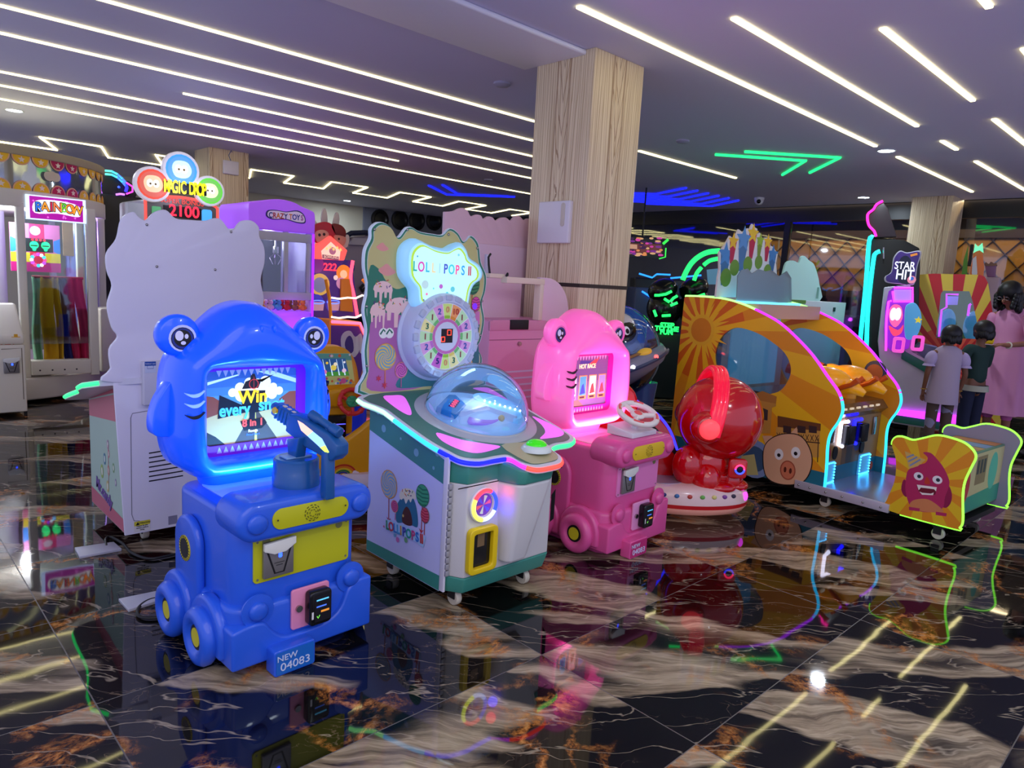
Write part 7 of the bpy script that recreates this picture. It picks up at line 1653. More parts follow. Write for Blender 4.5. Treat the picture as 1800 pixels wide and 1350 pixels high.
# cut-out topper of star fireworks behind a clear guard
ty_ = 1.60; QT = lambda px, py: (lambda q: (q[0], q[2]))(BF.aty((1160+px*.1926, 380+py*.1926), ty_))
tout = [QT(*p) for p in ((510, 740), (530, 560), (545, 480), (540, 330), (600, 255), (640, 180), (665, 200), (690, 180), (720, 120), (755, 150), (800, 110), (820, 120), (845, 70), (870, 105), (890, 115), (890, 180), (912, 150), (935, 200), (975, 195), (1015, 200), (1010, 270), (1035, 280), (1075, 345), (1060, 430), (1070, 560), (1085, 740))]
tb = MB().prism(tout, ty_, ty_+.012).build('star_topper', mat('topper_white', (226, 224, 220), .4), o)
a = Art('y', ty_-.0004, -1)
for (px, py, r, c_) in ((600, 350, 90, (70, 140, 200)), (1030, 350, 75, (60, 130, 190)), (670, 230, 65, (236, 190, 40)), (985, 235, 60, (236, 190, 40)), (850, 160, 75, (236, 200, 50)), (915, 220, 55, (150, 190, 50)), (765, 210, 95, (90, 150, 205))):
    q = QT(px, py); s_ = r*.1926*4.9/FPX*1.35
    a.p([(q[0]-s_*.6, q[1]), (q[0]+s_*.6, q[1]), (q[0]+s_*.25-.0*px, q[1]-s_*2.2), (q[0]-s_*.25, q[1]-s_*2.2)], tuple(int(v*.8) for v in c_) if c_[0] < 200 else (190, 30, 70)); a.p(star(q[0], q[1], s_*.95), c_)
for (px, py, r) in ((600, 560, 90), (680, 470, 80), (800, 440, 80), (900, 420, 70), (980, 500, 70)): q = QT(px, py); a.dot(q[0], q[1], r*.1926*4.9/FPX*.9, (110, 150, 50))
a.build('topper_print', tb)
gq = [QT(*p) for p in ((560, 780), (570, 540), (600, 490), (660, 475), (700, 520), (760, 480), (830, 500), (880, 490), (950, 545), (1020, 500), (1060, 560), (1065, 780))]
MB().prism(gq, ty_-.12, ty_-.112).build('clear_guard', thin_glass('frosted_guard', (190, 225, 230), .22, .3), o)
MB().box(QT(540, 780)[0], QT(1130, 780)[0], ty_-.14, ty_+.02, 1.185, 1.205).build('guard_light', glow((110, 210, 240), 1.2), o)
# ---- the twin booth behind it, seen from its back
f = Fr(5.2, 3.0, -4.5); Q = tr(f)
o = root('white_backed_booth', f, 'pale game booth seen from its back behind the orange sunburst booth', 'arcade machine')
a0, a1 = Q(1338, 527), Q(1485, 640)
MB().box(a0[0]-.2, Q(1484, 560)[0], 0, .5, 0, Q(1484, 532)[1]).build('body', mat('booth_back_white', (196, 206, 206), .4), o, bevel=.004)
MB().box(a0[0]+.02, Q(1415, 530)[0], -.01, 0, Q(1415, 534)[1]-.0, Q(1400, 527)[1]).build('green_strip', mat('strip_green', (90, 150, 30), .4), o)
cut = smooth([Q(*p) for p in ((1372, 528), (1374, 500), (1380, 482), (1386, 462), (1398, 458), (1408, 462), (1412, 452), (1418, 450), (1426, 458), (1434, 464), (1440, 480), (1444, 500), (1444, 530))], 3)
MB().prism(cut, .02, .035).build('cutout_topper', mat('topper_mint', (170, 216, 206), .4, emit=.08), o)
for px in (1385, 1438): q0, q1 = Q(px, 525), Q(px+3, 505); MB().box(q0[0], q1[0], .0, .02, q0[1], q1[1]).build('bracket', mat('bracket_clear', (150, 200, 190), .3), o)
for px in (1433, 1466): q = Q(px, 544); MB().box(q[0]-.02, q[0]+.02, -.006, 0, q[1]-.02, q[1]+.02).build('vent_square', blk, o)
# ---- black tower with turquoise light tubes
f = KFv(3.42, 7.25); Q = tr(f); o = root('strength_tester_tower', f, 'tall black game tower with two turquoise light tubes and a pink-edged crown', 'arcade machine')
bt_ = mat('tower_black', (14, 18, 20), .35)
tw = [Q(1512, 640), Q(1519, 600), Q(1527, 420), Q(1548, 418), Q(1590, 422), Q(1616, 436), Q(1618, 450), Q(1612, 640)]
zb = .0
MB().prism([(tw[0][0], 0)]+tw+[(tw[-1][0], 0)], .0, .32).build('body', bt_, o, bevel=.01)
cr_ = [Q(1536, 418), Q(1532, 404), Q(1526, 390), Q(1526, 376), Q(1532, 368), Q(1540, 362), Q(1551, 354), Q(1560, 366), Q(1568, 390), Q(1576, 416)]
MB().prism(cr_, -.02, .12).build('crown', mat('crown_brown', (40, 30, 34), .4), o, bevel=.004)
MB().tube([(p[0], -.03, p[1]) for p in smooth([Q(1540, 416), Q(1536, 406), Q(1527, 396), Q(1525, 378), Q(1535, 369), Q(1541, 360), Q(1552, 354)], 3, False)], .013, 6).build('pink_tube', glow((255, 30, 150), 2.5), o)
for pts in ([Q(1535, 418), Q(1528, 424), Q(1522, 500), Q(1513, 590), Q(1512, 620)], [Q(1547, 442), Q(1539, 446), Q(1535, 460), Q(1526, 540), Q(1523, 610), Q(1522, 640)]):
    MB().tube([(p[0], -.03, p[1]) for p in smooth(pts, 4, False)], .020, 8).build('turquoise_tube', glow((30, 220, 215), 2.0), o)
MB().tube([(p[0], -.02, p[1]) for p in (Q(1553, 435), Q(1553, 455))], .008, 6).build('handle', mat('chrome', (170, 168, 160), 0.2, 1.0), o)
# ---- white hit game with a lit cartoon face panel
f = KFv(3.3, 6.75); Q = tr(f); o = root('mallet_game', f, 'white mallet game with a lit pink panel, round star sign and green side trim', 'arcade machine')
wg = mat('hit_white', (206, 206, 216), .4); mg_ = glow((255, 60, 235), 1.8)
MB().prism([Q(1554, 505), Q(1600, 500), Q(1612, 560), Q(1606, 612), Q(1640, 640), Q(1684, 668), Q(1692, 745), Q(1684, 762), Q(1556, 742), Q(1543, 600)], .0, .38).build('body', wg, o, bevel=.01)
MB().prism([Q(1586, 612), Q(1592, 618), Q(1660, 655), Q(1690, 668), Q(1690, 684), Q(1650, 668), Q(1584, 630)], -.03, .02).build('green_trim', mat('trim_green', (40, 120, 96), .4), o, bevel=.003)
MB().prism([Q(1572, 728), Q(1690, 748), Q(1690, 760), Q(1570, 741)], -.02, .02).build('green_foot', mat('trim_green', (40, 120, 96), .4), o, bevel=.003)
MB().prism([Q(1575, 718), Q(1690, 730), Q(1690, 746), Q(1572, 728)], -.035, -.02).build('magenta_strip', glow((220, 60, 250), 1.5), o)
fc = smooth([Q(1562, 512), Q(1600, 508), Q(1606, 530), Q(1600, 600), Q(1590, 614), Q(1556, 606)], 3)
fp_ = MB().prism(fc, -.05, .0).build('face_panel', mat('hit_violet', (110, 40, 160), .4, emit=.5, ec=(150, 40, 220)), o, bevel=.004)
a = Art('y', -.0505, -1)
a.p([Q(1571, 509), Q(1602, 509), Q(1602, 528), Q(1571, 528)], (150, 110, 250), e=1.0)
a.p(smooth([Q(1563, 545), Q(1572, 535), Q(1584, 540), Q(1586, 560), Q(1574, 575), Q(1564, 565)], 3), (240, 90, 150), e=.9)
for px in (1570, 1578): a.dot(*Q(px, 552), .028, (230, 226, 240), .06, e=.9)
a.p(smooth([Q(1562, 572), Q(1570, 590), Q(1584, 585), Q(1588, 570), Q(1578, 580)], 3), (236, 70, 100), e=.7)
a.build('panel_print', fp_)
for pts in ([Q(1571, 506), Q(1604, 506), Q(1604, 530), Q(1571, 530), Q(1569, 512)], [Q(1557, 616), Q(1558, 560), Q(1562, 530), Q(1567, 529)]): MB().tube([(p[0], -.06, p[1]) for p in pts], .011, 6).build('pink_tube', mg_, o)
for (px, py) in ((1579, 605), (1612, 602)):
    c_ = Q(px, py); MB().ring(radial(rrect(c_[0]-.05, c_[0]+.05, c_[1]-.07, c_[1]+.07, .02), c_, 40), radial(rrect(c_[0]-.025, c_[0]+.025, c_[1]-.045, c_[1]+.045, .01), c_, 40), -.16, -.08).build('striking_pad', mat('pad_pink', (250, 90, 210), .3, emit=.6), o)
MB().prism(smooth([Q(1590, 545), Q(1596, 534), Q(1608, 533), Q(1617, 548), Q(1618, 570), Q(1610, 590), Q(1600, 596), Q(1590, 590)], 4), -.14, -.05).build('blue_glove', mat('glove_blue', (90, 180, 235), .3, emit=.25), o, bevel=.02)
a = Art('y', -.1405, -1); a.p(star(*Q(1613, 562), .035), (240, 220, 60), e=.4); a.build('glove_star', o)
ss = smooth([Q(1560, 495), Q(1558, 486), Q(1568, 478), Q(1572, 455), Q(1582, 443), Q(1594, 446), Q(1616, 444), Q(1610, 470), Q(1606, 496), Q(1598, 500), Q(1580, 498)], 4)
MB().prism([((p[0]-Q(1588, 472)[0])*1.10+Q(1588, 472)[0], (p[1]-Q(1588, 472)[1])*1.06+Q(1588, 472)[1]) for p in ss], -.05, -.02).build('sign_edge', wg, o, bevel=.003)
sg_ = MB().prism(ss, -.06, -.03).build('star_sign', mat('sign_navy', (70, 50, 130), .4, emit=.2), o, bevel=.003)
a = Art('y', -.0605, -1); a.p(smooth([Q(1579, 494), Q(1580, 460), Q(1592, 450), Q(1602, 462), Q(1600, 498)], 3), (40, 50, 80)); a.line([Q(1600, 450), Q(1612, 447)], .02, (240, 150, 60), e=.4); a.dot(*Q(1602, 492), .035, (240, 150, 170), e=.5); a.dot(*Q(1602, 490), .018, (60, 110, 200), e=.5); a.build('sign_print', sg_)
text('lettering', 'STAR', (Q(1590, 468)[0], -.064, Q(1590, 468)[1]), FRONT, .095, glow((230, 235, 250), 1.0), sg_, off=.001, sx=.75)
text('lettering', 'HIT', (Q(1590, 484)[0], -.064, Q(1590, 484)[1]), FRONT, .125, glow((230, 235, 250), 1.0), sg_, off=.002, sx=.75)
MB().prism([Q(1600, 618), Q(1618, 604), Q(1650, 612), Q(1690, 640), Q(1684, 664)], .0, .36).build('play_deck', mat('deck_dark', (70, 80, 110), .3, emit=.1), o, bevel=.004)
# ---- red and yellow sunburst cabinet side with a window
f = KFv(4.3, 7.42); Q = tr(f); o = root('sunburst_cabinet', f, 'big game cabinet whose side is printed with red and yellow sun rays round a window', 'arcade machine')
oo = [Q(1603, 484), Q(1640, 481), Q(1722, 483), Q(1731, 486), Q(1737, 498), Q(1748, 570), Q(1760, 640), Q(1768, 757), Q(1640, 745), Q(1600, 600)]
ii = [Q(1658, 511), Q(1704, 512), Q(1710, 530), Q(1722, 590), Q(1722, 596), Q(1645, 594), Q(1649, 560), Q(1654, 516)]
cN = Q(1684, 556); N = 180; O = radial(oo, cN, N); I = radial(ii, cN, N)
sd = MB().ring(O, I, 0, .03).build('side_panel', mat('sun_red', (196, 30, 44), .4), o)
sc1 = Q(1672, 640); sd.data.materials[0] = burst_mat('sun_rays', 'XZ', sc1, 27, ((206, 34, 44), (236, 206, 70), (240, 104, 70)), .3, .40)
MB().prism(ii, .01, .014).build('side_window', thin_glass('clear_pane', (225, 235, 235), 0.03), sd)
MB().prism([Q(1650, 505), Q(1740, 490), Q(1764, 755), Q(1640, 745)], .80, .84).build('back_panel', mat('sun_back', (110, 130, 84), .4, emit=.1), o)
MB().prism([Q(1640, 744), Q(1768, 756), Q(1768, 768), Q(1640, 756)], .02, .80).build('plinth', blk, o)
for pts in ([Q(1650, 594), Q(1655, 545), Q(1664, 540), Q(1664, 516), Q(1686, 517)], [Q(1703, 556), Q(1706, 536), Q(1709, 534)]): MB().tube([(p[0], .35, p[1]) for p in pts], .012, 6).build('violet_tube', glow((210, 60, 255), 1.6), o)
MB().prism([Q(1664, 520), Q(1686, 520), Q(1684, 536), Q(1664, 536)], .36, .40).build('score_display', mat('score_lilac', (150, 130, 240), .3, emit=.7), o)
for (px, py) in ((1664, 570), (1712, 575)): c_ = Q(px, py); MB().ball((c_[0], .45, c_[1]), (.085, .06, .16), 18, 12).build('blue_glove', mat('glove_blue', (90, 180, 235), .3, emit=.25), o)
MB().box(Q(1730, 600)[0]-.05, Q(1738, 600)[0]+.05, -.12, .0, Q(1730, 604)[1], Q(1730, 592)[1]).build('yellow_knob', mat('knob_yellow', (240, 210, 30), .3), o, bevel=.02)
# ---- small machines beyond it
f = KFv(5.05, 8.3); Q = tr(f); o = root('character_machine', f, 'distant orange and white machine with a spiky green-lit top', 'arcade machine')
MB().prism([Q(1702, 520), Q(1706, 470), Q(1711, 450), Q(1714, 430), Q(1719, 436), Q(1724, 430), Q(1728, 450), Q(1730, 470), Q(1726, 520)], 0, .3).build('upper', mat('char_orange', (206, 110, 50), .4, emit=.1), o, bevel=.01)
MB().prism([Q(1711, 445), Q(1714, 428), Q(1719, 434), Q(1727, 427), Q(1729, 445), Q(1722, 440), Q(1716, 442)], -.02, .0).build('spiky_top', glow((110, 220, 170), .9), o)
MB().prism([Q(1710, 455), Q(1716, 450), Q(1718, 480), Q(1714, 495), Q(1708, 480)], -.03, .0).build('white_figure', mat('char_white', (210, 210, 214), .4), o)
MB().box(Q(1698, 520)[0], Q(1730, 520)[0], 0, .4, 0, Q(1710, 515)[1]).build('body', mat('char_red', (170, 44, 40), .4), o)
MB().prism([Q(1690, 483), Q(1694, 455), Q(1702, 430), Q(1700, 483)], .1, .14).build('green_side', mat('char_green', (80, 150, 30), .4), o)
MB().box(Q(1700, 470)[0], Q(1712, 430)[0], .1, .4, Q(1700, 465)[1], Q(1700, 428)[1]).build('black_box', blk, o)
f = KFv(5.75, 8.5); Q = tr(f); o = root('popcorn_counter_machine', f, 'distant small machine shaped like a purple paper cup', 'arcade machine')
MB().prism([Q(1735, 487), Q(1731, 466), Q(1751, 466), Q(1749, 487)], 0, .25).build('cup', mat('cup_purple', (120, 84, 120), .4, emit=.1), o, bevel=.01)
MB().prism(smooth([Q(1731, 467), Q(1733, 461), Q(1738, 464), Q(1742, 460), Q(1747, 463), Q(1751, 462), Q(1751, 467)], 3), -.01, .2).build('popcorn', mat('pop_tan', (140, 110, 90), .6), o)
MB().box(Q(1729, 490)[0], Q(1760, 490)[0], .0, .4, 0, Q(1740, 486)[1]).build('body', mat('cup_white', (190, 170, 180), .4), o, bevel=.03)
# ---- black simulator with green light bows, behind the pillar on the right
f = KFr(1.95, 8.0); Q = tr(f); o = root('green_lit_simulator', f, 'black virtual reality simulator with green light bows and pods', 'simulator')
gr_ = glow((30, 240, 90), 2.2); sb_ = mat('sim_gloss', (12, 14, 16), .2)
MB().box(Q(1138, 600)[0], Q(1292, 600)[0], .1, .9, 0, Q(1200, 588)[1]).build('platform', mat('platform_dark', (24, 34, 36), .35), o, bevel=.02)
for pts in ([Q(1200, 492), Q(1206, 478), Q(1216, 462), Q(1230, 450), Q(1246, 443), Q(1265, 441)],): MB().tube([(p[0], -.0, p[1]) for p in smooth(pts, 4, False)], .028, 8).build('light_bow', gr_, o)
for pts in ([Q(1220, 493), Q(1225, 480), Q(1233, 470)], [Q(1237, 466), Q(1248, 458), Q(1266, 454)]): MB().tube([(p[0], -.0, p[1]) for p in smooth(pts, 4, False)], .022, 8).build('light_bow', gr_, o)
for (px, py, s_) in ((1172, 510, 1.0), (1228, 508, 1.0)):
    c_ = Q(px, py); MB().ball((c_[0], .25, c_[1]), (.17*s_, .25, .13*s_), 22, 14, rot=Matrix.Rotation(math.radians(-25), 3, 'Y')).build('pod', sb_, o, sharp=180)
    c_ = Q(px+4, py+34); MB().ball((c_[0], .30, c_[1]), (.20*s_, .25, .22*s_), 22, 14).build('pod_body', sb_, o, sharp=180)
    MB().prism([Q(px-8, py+40), Q(px+20, py+40), Q(px+24, py+80), Q(px-10, py+80)], .15, .5).build('pedestal', sb_, o, bevel=.02)
for pts in ([Q(1150, 519), Q(1158, 519), Q(1170, 517), Q(1180, 512)], [Q(1190, 520), Q(1183, 524), Q(1178, 530)], [Q(1178, 537), Q(1190, 532)], [Q(1149, 545), Q(1153, 556)], [Q(1163, 555), Q(1178, 554)], [Q(1226, 521), Q(1238, 517)], [Q(1167, 525), Q(1176, 531)]): MB().tube([(p[0], -.02, p[1]) for p in pts], .016, 6).build('light_mark', gr_, o)
for k, t_ in enumerate(('STEP', 'TO THE', 'FUN')): text('lettering', t_, (Q(1172, 572)[0], -.02, Q(1172, 572+k*6.0)[1]), FRONT, .075, gr_, o, off=.004)
gm_ = root('green_floor_sign', KFr(1.75, 7.6), 'small green lit sign standing low in front of the black simulator', 'sign')
f2_ = KFr(1.75, 7.6); Q2 = tr(f2_)
MB().prism([Q2(1127, 597), Q2(1142, 599), Q2(1140, 611), Q2(1132, 608)], 0, .02).build('panel', glow((30, 220, 70), 1.4), gm_); MB().box(Q2(1130, 600)[0], Q2(1138, 600)[0], .0, .02, 0, Q2(1134, 608)[1]).build('foot', blk, gm_)
# blue neon line and the curved screen beyond
f = KFr(1.7, 9.6); Q = tr(f); o = root('blue_neon_machine', f, 'dark racing simulator outlined by thin blue neon lines', 'simulator')
MB().box(Q(1108, 620)[0], Q(1155, 620)[0], .0, .8, 0, Q(1120, 505)[1]).build('body', mat('racer_slate', (64, 80, 116), .4), o, bevel=.02)
MB().box(Q(1112, 620)[0], Q(1238, 620)[0], .3, .8, 0, Q(1120, 487)[1]).build('rear_body', mat('racer_dark', (26, 28, 34), .4), o, bevel=.02)
nb_ = glow((40, 140, 255), 1.6)
for pts in ([Q(1123, 481), Q(1146, 488), Q(1154, 482), Q(1178, 483)], [Q(1178, 489), Q(1232, 484)], [Q(1128, 512), Q(1142, 521), Q(1148, 529)], [Q(1228, 498), Q(1232, 490)]): MB().tube([(p[0], -.02, p[1]) for p in pts], .013, 6).build('neon_line', nb_, o)
MB().prism([Q(1242, 474), Q(1262, 472), Q(1262, 500), Q(1244, 500)], -.02, .0).build('screen', mat('racer_screen', (90, 140, 170), .3, emit=.35), o)
f = KFr(1.6, 9.9); Q = tr(f); o = root('ticker_display', f, 'curved dark display with magenta and orange lit print right of the pillar', 'display')
MB().prism([Q(1100, 415), Q(1150, 420), Q(1169, 425), Q(1167, 455), Q(1150, 453), Q(1100, 451)], 0, .06).build('housing', mat('ticker_black', (16, 12, 20), .3), o)
a = Art('y', -.0005, -1); rnd = random.Random(2)
a.p([Q(1100, 427), Q(1163, 430), Q(1163, 446), Q(1100, 443)], (110, 50, 50), e=.5)
for k in range(46): q = Q(1102+60*rnd.random(), 418+32*rnd.random()); a.dot(q[0], q[1], .02+.03*rnd.random(), [(210, 60, 160), (230, 140, 80), (120, 40, 140), (226, 170, 120), (60, 20, 70)][k % 5], .015, 8, e=.6)
a.p([Q(1106, 429), Q(1120, 430), Q(1120, 438), Q(1106, 437)], (214, 160, 130), e=.5)
a.build('print', o)
MB().tube([(p[0], -.02, p[1]) for p in (Q(1174, 421), Q(1165, 429))], .02, 6).build('green_tube', glow((60, 220, 80), 1.0), o); MB().tube([(p[0], -.02, p[1]) for p in (Q(1170, 436), Q(1169, 452), Q(1158, 455))], .010, 6).build('green_tube', glow((60, 220, 80), 1.0), o)
q = Q(1130, 415); MB().tube([(q[0], .03, q[1]-.02), (q[0], .03, HC-.0)], .012, 8).build('hanger', blk, o)
# ---- things on the floor at the left
def flat_thing(name, label, cat, pts, h, m_):
    P_ = [onz(p[0], p[1], h)[:2] for p in pts]; c = np.mean(P_, axis=0); r_ = root(name, Fr(c[0], c[1], 0), label, cat)
    MB().prism([(p[0]-c[0], p[1]-c[1]) for p in P_], 0.0, h, 'z').build('cover', m_, r_, bevel=.002); return r_
al = mat('plate_aluminium', (186, 188, 196), .35, .2)
flat_thing('floor_trunking', 'flat grey metal floor plate beneath the white scalloped cabinet', 'floor plate', [(131, 962), (140, 978), (214, 964), (200, 952)], .012, al)
flat_thing('floor_trunking', 'flat grey metal floor plate beside the rear wheel of the blue shark machine', 'floor plate', [(208, 1052), (226, 1071), (288, 1052), (286, 1036)], .012, al)
cb = root('power_cable', Fr(.9, 2.6, 0), 'black cable loop on the floor left of the blue shark machine', 'cable')
cpts = [(300, 1052), (275, 1052), (258, 1057), (244, 1068), (242, 1080), (255, 1086), (285, 1085), (300, 1082)]
MB().tube([tuple(onz(p[0], p[1], .008)[:2]-np.array([.9, 2.6]))+(.008,) for p in smooth(cpts, 5, False)], .006, 8).build('cord', mat('cable_black', (18, 18, 18), 0.5), cb)
cb = root('power_cable', Fr(.9, 3.2, 0), 'black cable coiled on the floor under the white scalloped cabinet', 'cable')
cpts = [(187, 960), (186, 948), (194, 944), (215, 955), (232, 972), (262, 982), (300, 976), (330, 968)]
MB().tube([tuple(onz(p[0], p[1], .008)[:2]-np.array([.9, 3.2]))+(.008,) for p in smooth(cpts, 5, False)], .006, 8).build('cord', mat('cable_black', (18, 18, 18), 0.5), cb)
# ================================================================ people (faces seen only where the photo shows them)
skn = mat('skin_brown', (120, 76, 52), .55); skl = mat('skin_tan', (156, 104, 78), .55); hair = mat('hair_black', (14, 11, 12), .45)
def hand(V, E, wi, wrist, d, palm_n, s=1.0, curl=.5):
    """palm and five fingers rooted on the wrist vertex; d = direction of the hand"""
    d = Vector(d).normalized(); n_ = Vector(palm_n).normalized(); side = d.cross(n_).normalized(); w_ = Vector(wrist)
    pi = len(V); V.append((tuple(w_+d*.045*s), (.026*s, .016*s))); E.append((wi, pi))
    for k, (off, ln) in enumerate(((-.022, .062), (-.008, .072), (.007, .068), (.020, .054))):
        b = w_+d*.075*s+side*off*s; a_ = len(V); V.append((tuple(b), .0085*s)); E.append((pi, a_))
        V.append((tuple(b+d*ln*.5*s+n_*curl*.015*s), .0075*s)); E.append((a_, a_+1)); V.append((tuple(b+d*ln*.85*s+n_*curl*.045*s), .006*s)); E.append((a_+1, a_+2))
    b = w_+d*.03*s-side*.03*s; a_ = len(V); V.append((tuple(b), .009*s)); E.append((pi, a_)); V.append((tuple(b+d*.035*s+n_*.02*s-side*.01*s), .0075*s)); E.append((a_, a_+1))
def body(o, J, s, m_, hands=True):
    V = []; E = []
    def v(p, r): V.append((tuple(p), r)); return len(V)-1
    pel = v(J['pelvis'], (.105*s, .085*s)); ab = v((Vector(J['pelvis'])+Vector(J['chest']))/2, (.095*s, .075*s)); E.append((pel, ab))
    ch = v(J['chest'], (.115*s, .080*s)); E.append((ab, ch)); nk = v(J['neck'], .042*s); E.append((ch, nk)); hb = v(J['head'], (.050*s, .055*s)); E.append((nk, hb))
    hc_ = v(Vector(J['head'])+Vector(J.get('up', (0, 0, 1)))*.075*s, (.074*s, .088*s)); E.append((hb, hc_)); ht = v(Vector(J['head'])+Vector(J.get('up', (0, 0, 1)))*.145*s, (.055*s, .062*s)); E.append((hc_, ht))
    for sd in 'lr':
        sh_ = v(J['sho_'+sd], .044*s); E.append((ch, sh_)); el = v(J['elb_'+sd], .033*s); E.append((sh_, el)); wr = v(J['wri_'+sd], .022*s); E.append((el, wr))
        if hands: hand(V, E, wr, J['wri_'+sd], J['hdir_'+sd], J.get('hn_'+sd, (0, 1, 0)), s*J.get('hs', 1.0), J.get('curl', .5))
        hp = v(J['hip_'+sd], .075*s); E.append((pel, hp)); kn = v(J['kne_'+sd], .052*s); E.append((hp, kn)); ak = v(J['ank_'+sd], .034*s); E.append((kn, ak)); tt = v(J['toe_'+sd], (.036*s, .026*s)); E.append((ak, tt))
    return skin('body', V, E, m_, o, 0)
def limbs(o, name, segs, m_, root_=0, sub=2):
    V = []; E = []
    for (p, r, par) in segs:
        V.append((tuple(p), r))
        if par is not None: E.append((par, len(V)-1))
    return skin(name, V, E, m_, o, root_, sub)
def std(h, sp=.12, fx=0.0):
    s = h/1.62
    return s, dict(pelvis=(0, 0, .86*s), chest=(0, 0, 1.18*s), neck=(0, 0, 1.36*s), head=(0, 0, 1.44*s), sho_l=(-.165*s, 0, 1.30*s), sho_r=(.165*s, 0, 1.30*s), elb_l=(-.21*s, .0, 1.03*s), elb_r=(.21*s, .0, 1.03*s), wri_l=(-.21*s, -.04*s, .80*s), wri_r=(.21*s, -.04*s, .80*s),
        hdir_l=(0, -.1, -1), hdir_r=(0, -.1, -1), hip_l=(-.085*s, 0, .80*s), hip_r=(.085*s, 0, .80*s), kne_l=(-.09*s, -.01*s, .46*s), kne_r=(.09*s, -.01*s, .46*s), ank_l=(-.09*s, .01*s, .08*s), ank_r=(.09*s, .01*s, .08*s), toe_l=(-.10*s, -.10*s, .03*s), toe_r=(.10*s, -.10*s, .03*s))
# girl, back to the camera: local -y is the way she faces, so turn her away
f = KFr(3.50, 5.90); f = Fr(f.o[0], f.o[1], -45+176)
o = root('person', f, 'small child with short black hair in a lilac top, back to the camera', 'person')
s, J = std(1.09); J['up'] = (0, 0, 1); J['elb_l'] = (-.225*s, .03*s, 1.03*s); J['elb_r'] = (.225*s, .03*s, 1.03*s)
for k in ('pelvis', 'chest', 'neck', 'head', 'sho_l', 'sho_r'): pass
s_b = s*1.02; body(o, J, s_b, skn)
top_ = mat('lilac_cotton', (172, 156, 176), .85)
rows = [(.66, .172, .150), (.76, .165, .145), (.95, .155, .130), (1.12, .150, .115), (1.26, .158, .098), (1.33, .135, .080), (1.375, .062, .055)]
MB().loft([[(a_*s*1.08*math.cos(t), b_*s*1.12*math.sin(t), z*s) for t in np.linspace(0, 2*PI, 33)[:-1]] for z, a_, b_ in rows], cap=False).build('blouse', top_, o, sharp=180)
for sx in (-1, 1):
    MB().ball((sx*.195*s, .01*s, 1.20*s), (.070*s, .070*s, .105*s), 22, 14, rot=Matrix.Rotation(math.radians(-sx*14), 3, 'Y')).build('puff_sleeve', mat('lilac_sheer', (180, 164, 200), .8), o, sharp=180)
    MB().lathe([(.055*s, 0), (.072*s, -.03*s)], (sx*.215*s, .02*s, 1.145*s), 'z', 24, cap=False).build('sleeve_frill', mat('lilac_sheer', (180, 164, 200), .8), o)
    MB().tube([(sx*.21*s+.032*s*math.cos(t), -.035*s+.032*s*math.sin(t), .82*s) for t in np.linspace(0, 2*PI, 17)[:-1]], .004, 6, closed=True).build('bangle', mat('bangle_gold', (210, 170, 80), .3, .8), o)
pt = bpy.data.materials.new('patterned_cloth'); pt.use_nodes = True; nt, N_, L_n = nodes(pt); b_ = N_['Principled BSDF']; b_.inputs['Roughness'].default_value = .85
n_ = N_.new('ShaderNodeTexNoise'); n_.inputs['Scale'].default_value = 9; tc_ = N_.new('ShaderNodeTexCoord'); L_n.new(tc_.outputs['Object'], n_.inputs['Vector']); r_ = N_.new('ShaderNodeValToRGB'); r_.color_ramp.interpolation = 'CONSTANT'
r_.color_ramp.elements[0].color = srgb((84, 66, 58)); r_.color_ramp.elements[1].color = srgb((136, 132, 160)); r_.color_ramp.elements[1].position = .55; L_n.new(n_.outputs['Fac'], r_.inputs[0]); L_n.new(r_.outputs[0], b_.inputs['Base Color'])
def trousers(o, J, s, m_, k=1.0, low=.10):
    lerp = lambda a, b, t: tuple(Vector(a)*(1-t)+Vector(b)*t)
    segs = [(J['pelvis'], (.112*s*k, .092*s*k), None)]
    for sd in 'lr':
        i = len(segs); segs += [(J['hip_'+sd], .086*s*k, 0), (J['kne_'+sd], .075*s*k, i), (lerp(J['ank_'+sd], J['kne_'+sd], low), .062*s*k, i+1)]
    return limbs(o, 'trousers', segs, m_)
trousers(o, J, s, pt, .92, .08)
def haircap(o, J, s, r=(.098, .108, .105), dz=.085, dy=.010, nm='hair'):
    c_ = Vector(J['head'])+Vector(J.get('up', (0, 0, 1)))*dz*s+Vector((0, dy*s, 0))
    mb = MB(); mb.ball(tuple(c_), (r[0]*s, r[1]*s, r[2]*s), 26, 18); rnd = random.Random(4)
    for k in range(34):
        t = 2*PI*k/34; mb.ball((c_[0]+r[0]*.82*s*math.cos(t), c_[1]+r[1]*.82*s*math.sin(t)+.01*s, c_[2]-(.045+.03*rnd.random()*(math.sin(t) > -.2))*s), (.020*s, .020*s, .045*s), 8, 6)
    return mb.build(nm, hair, o, sharp=180)
haircap(o, J, s*1.12, (.10, .10, .10), .075, .018)
def ears(o, J, s, m_):
    for sx in (-1, 1): MB().ball((J['head'][0]+sx*.083*s, J['head'][1], J['head'][2]+.055*s), (.012*s, .020*s, .030*s), 10, 8).build('ear', m_, o)
ears(o, J, s*1.15, skn)
def shoes(o, J, s, m_):
    for sd in 'lr':
        t_, k_ = Vector(J['toe_'+sd]), Vector(J['ank_'+sd]); mb = MB(); mb.ball(((t_.x+k_.x)/2, (t_.y+k_.y)/2, .03*s), (.045*s, .115*s, .036*s), 16, 10); mb.build('shoe', m_, o, sharp=180)
shoes(o, J, s, mat('shoe_dark', (40, 34, 36), .5))
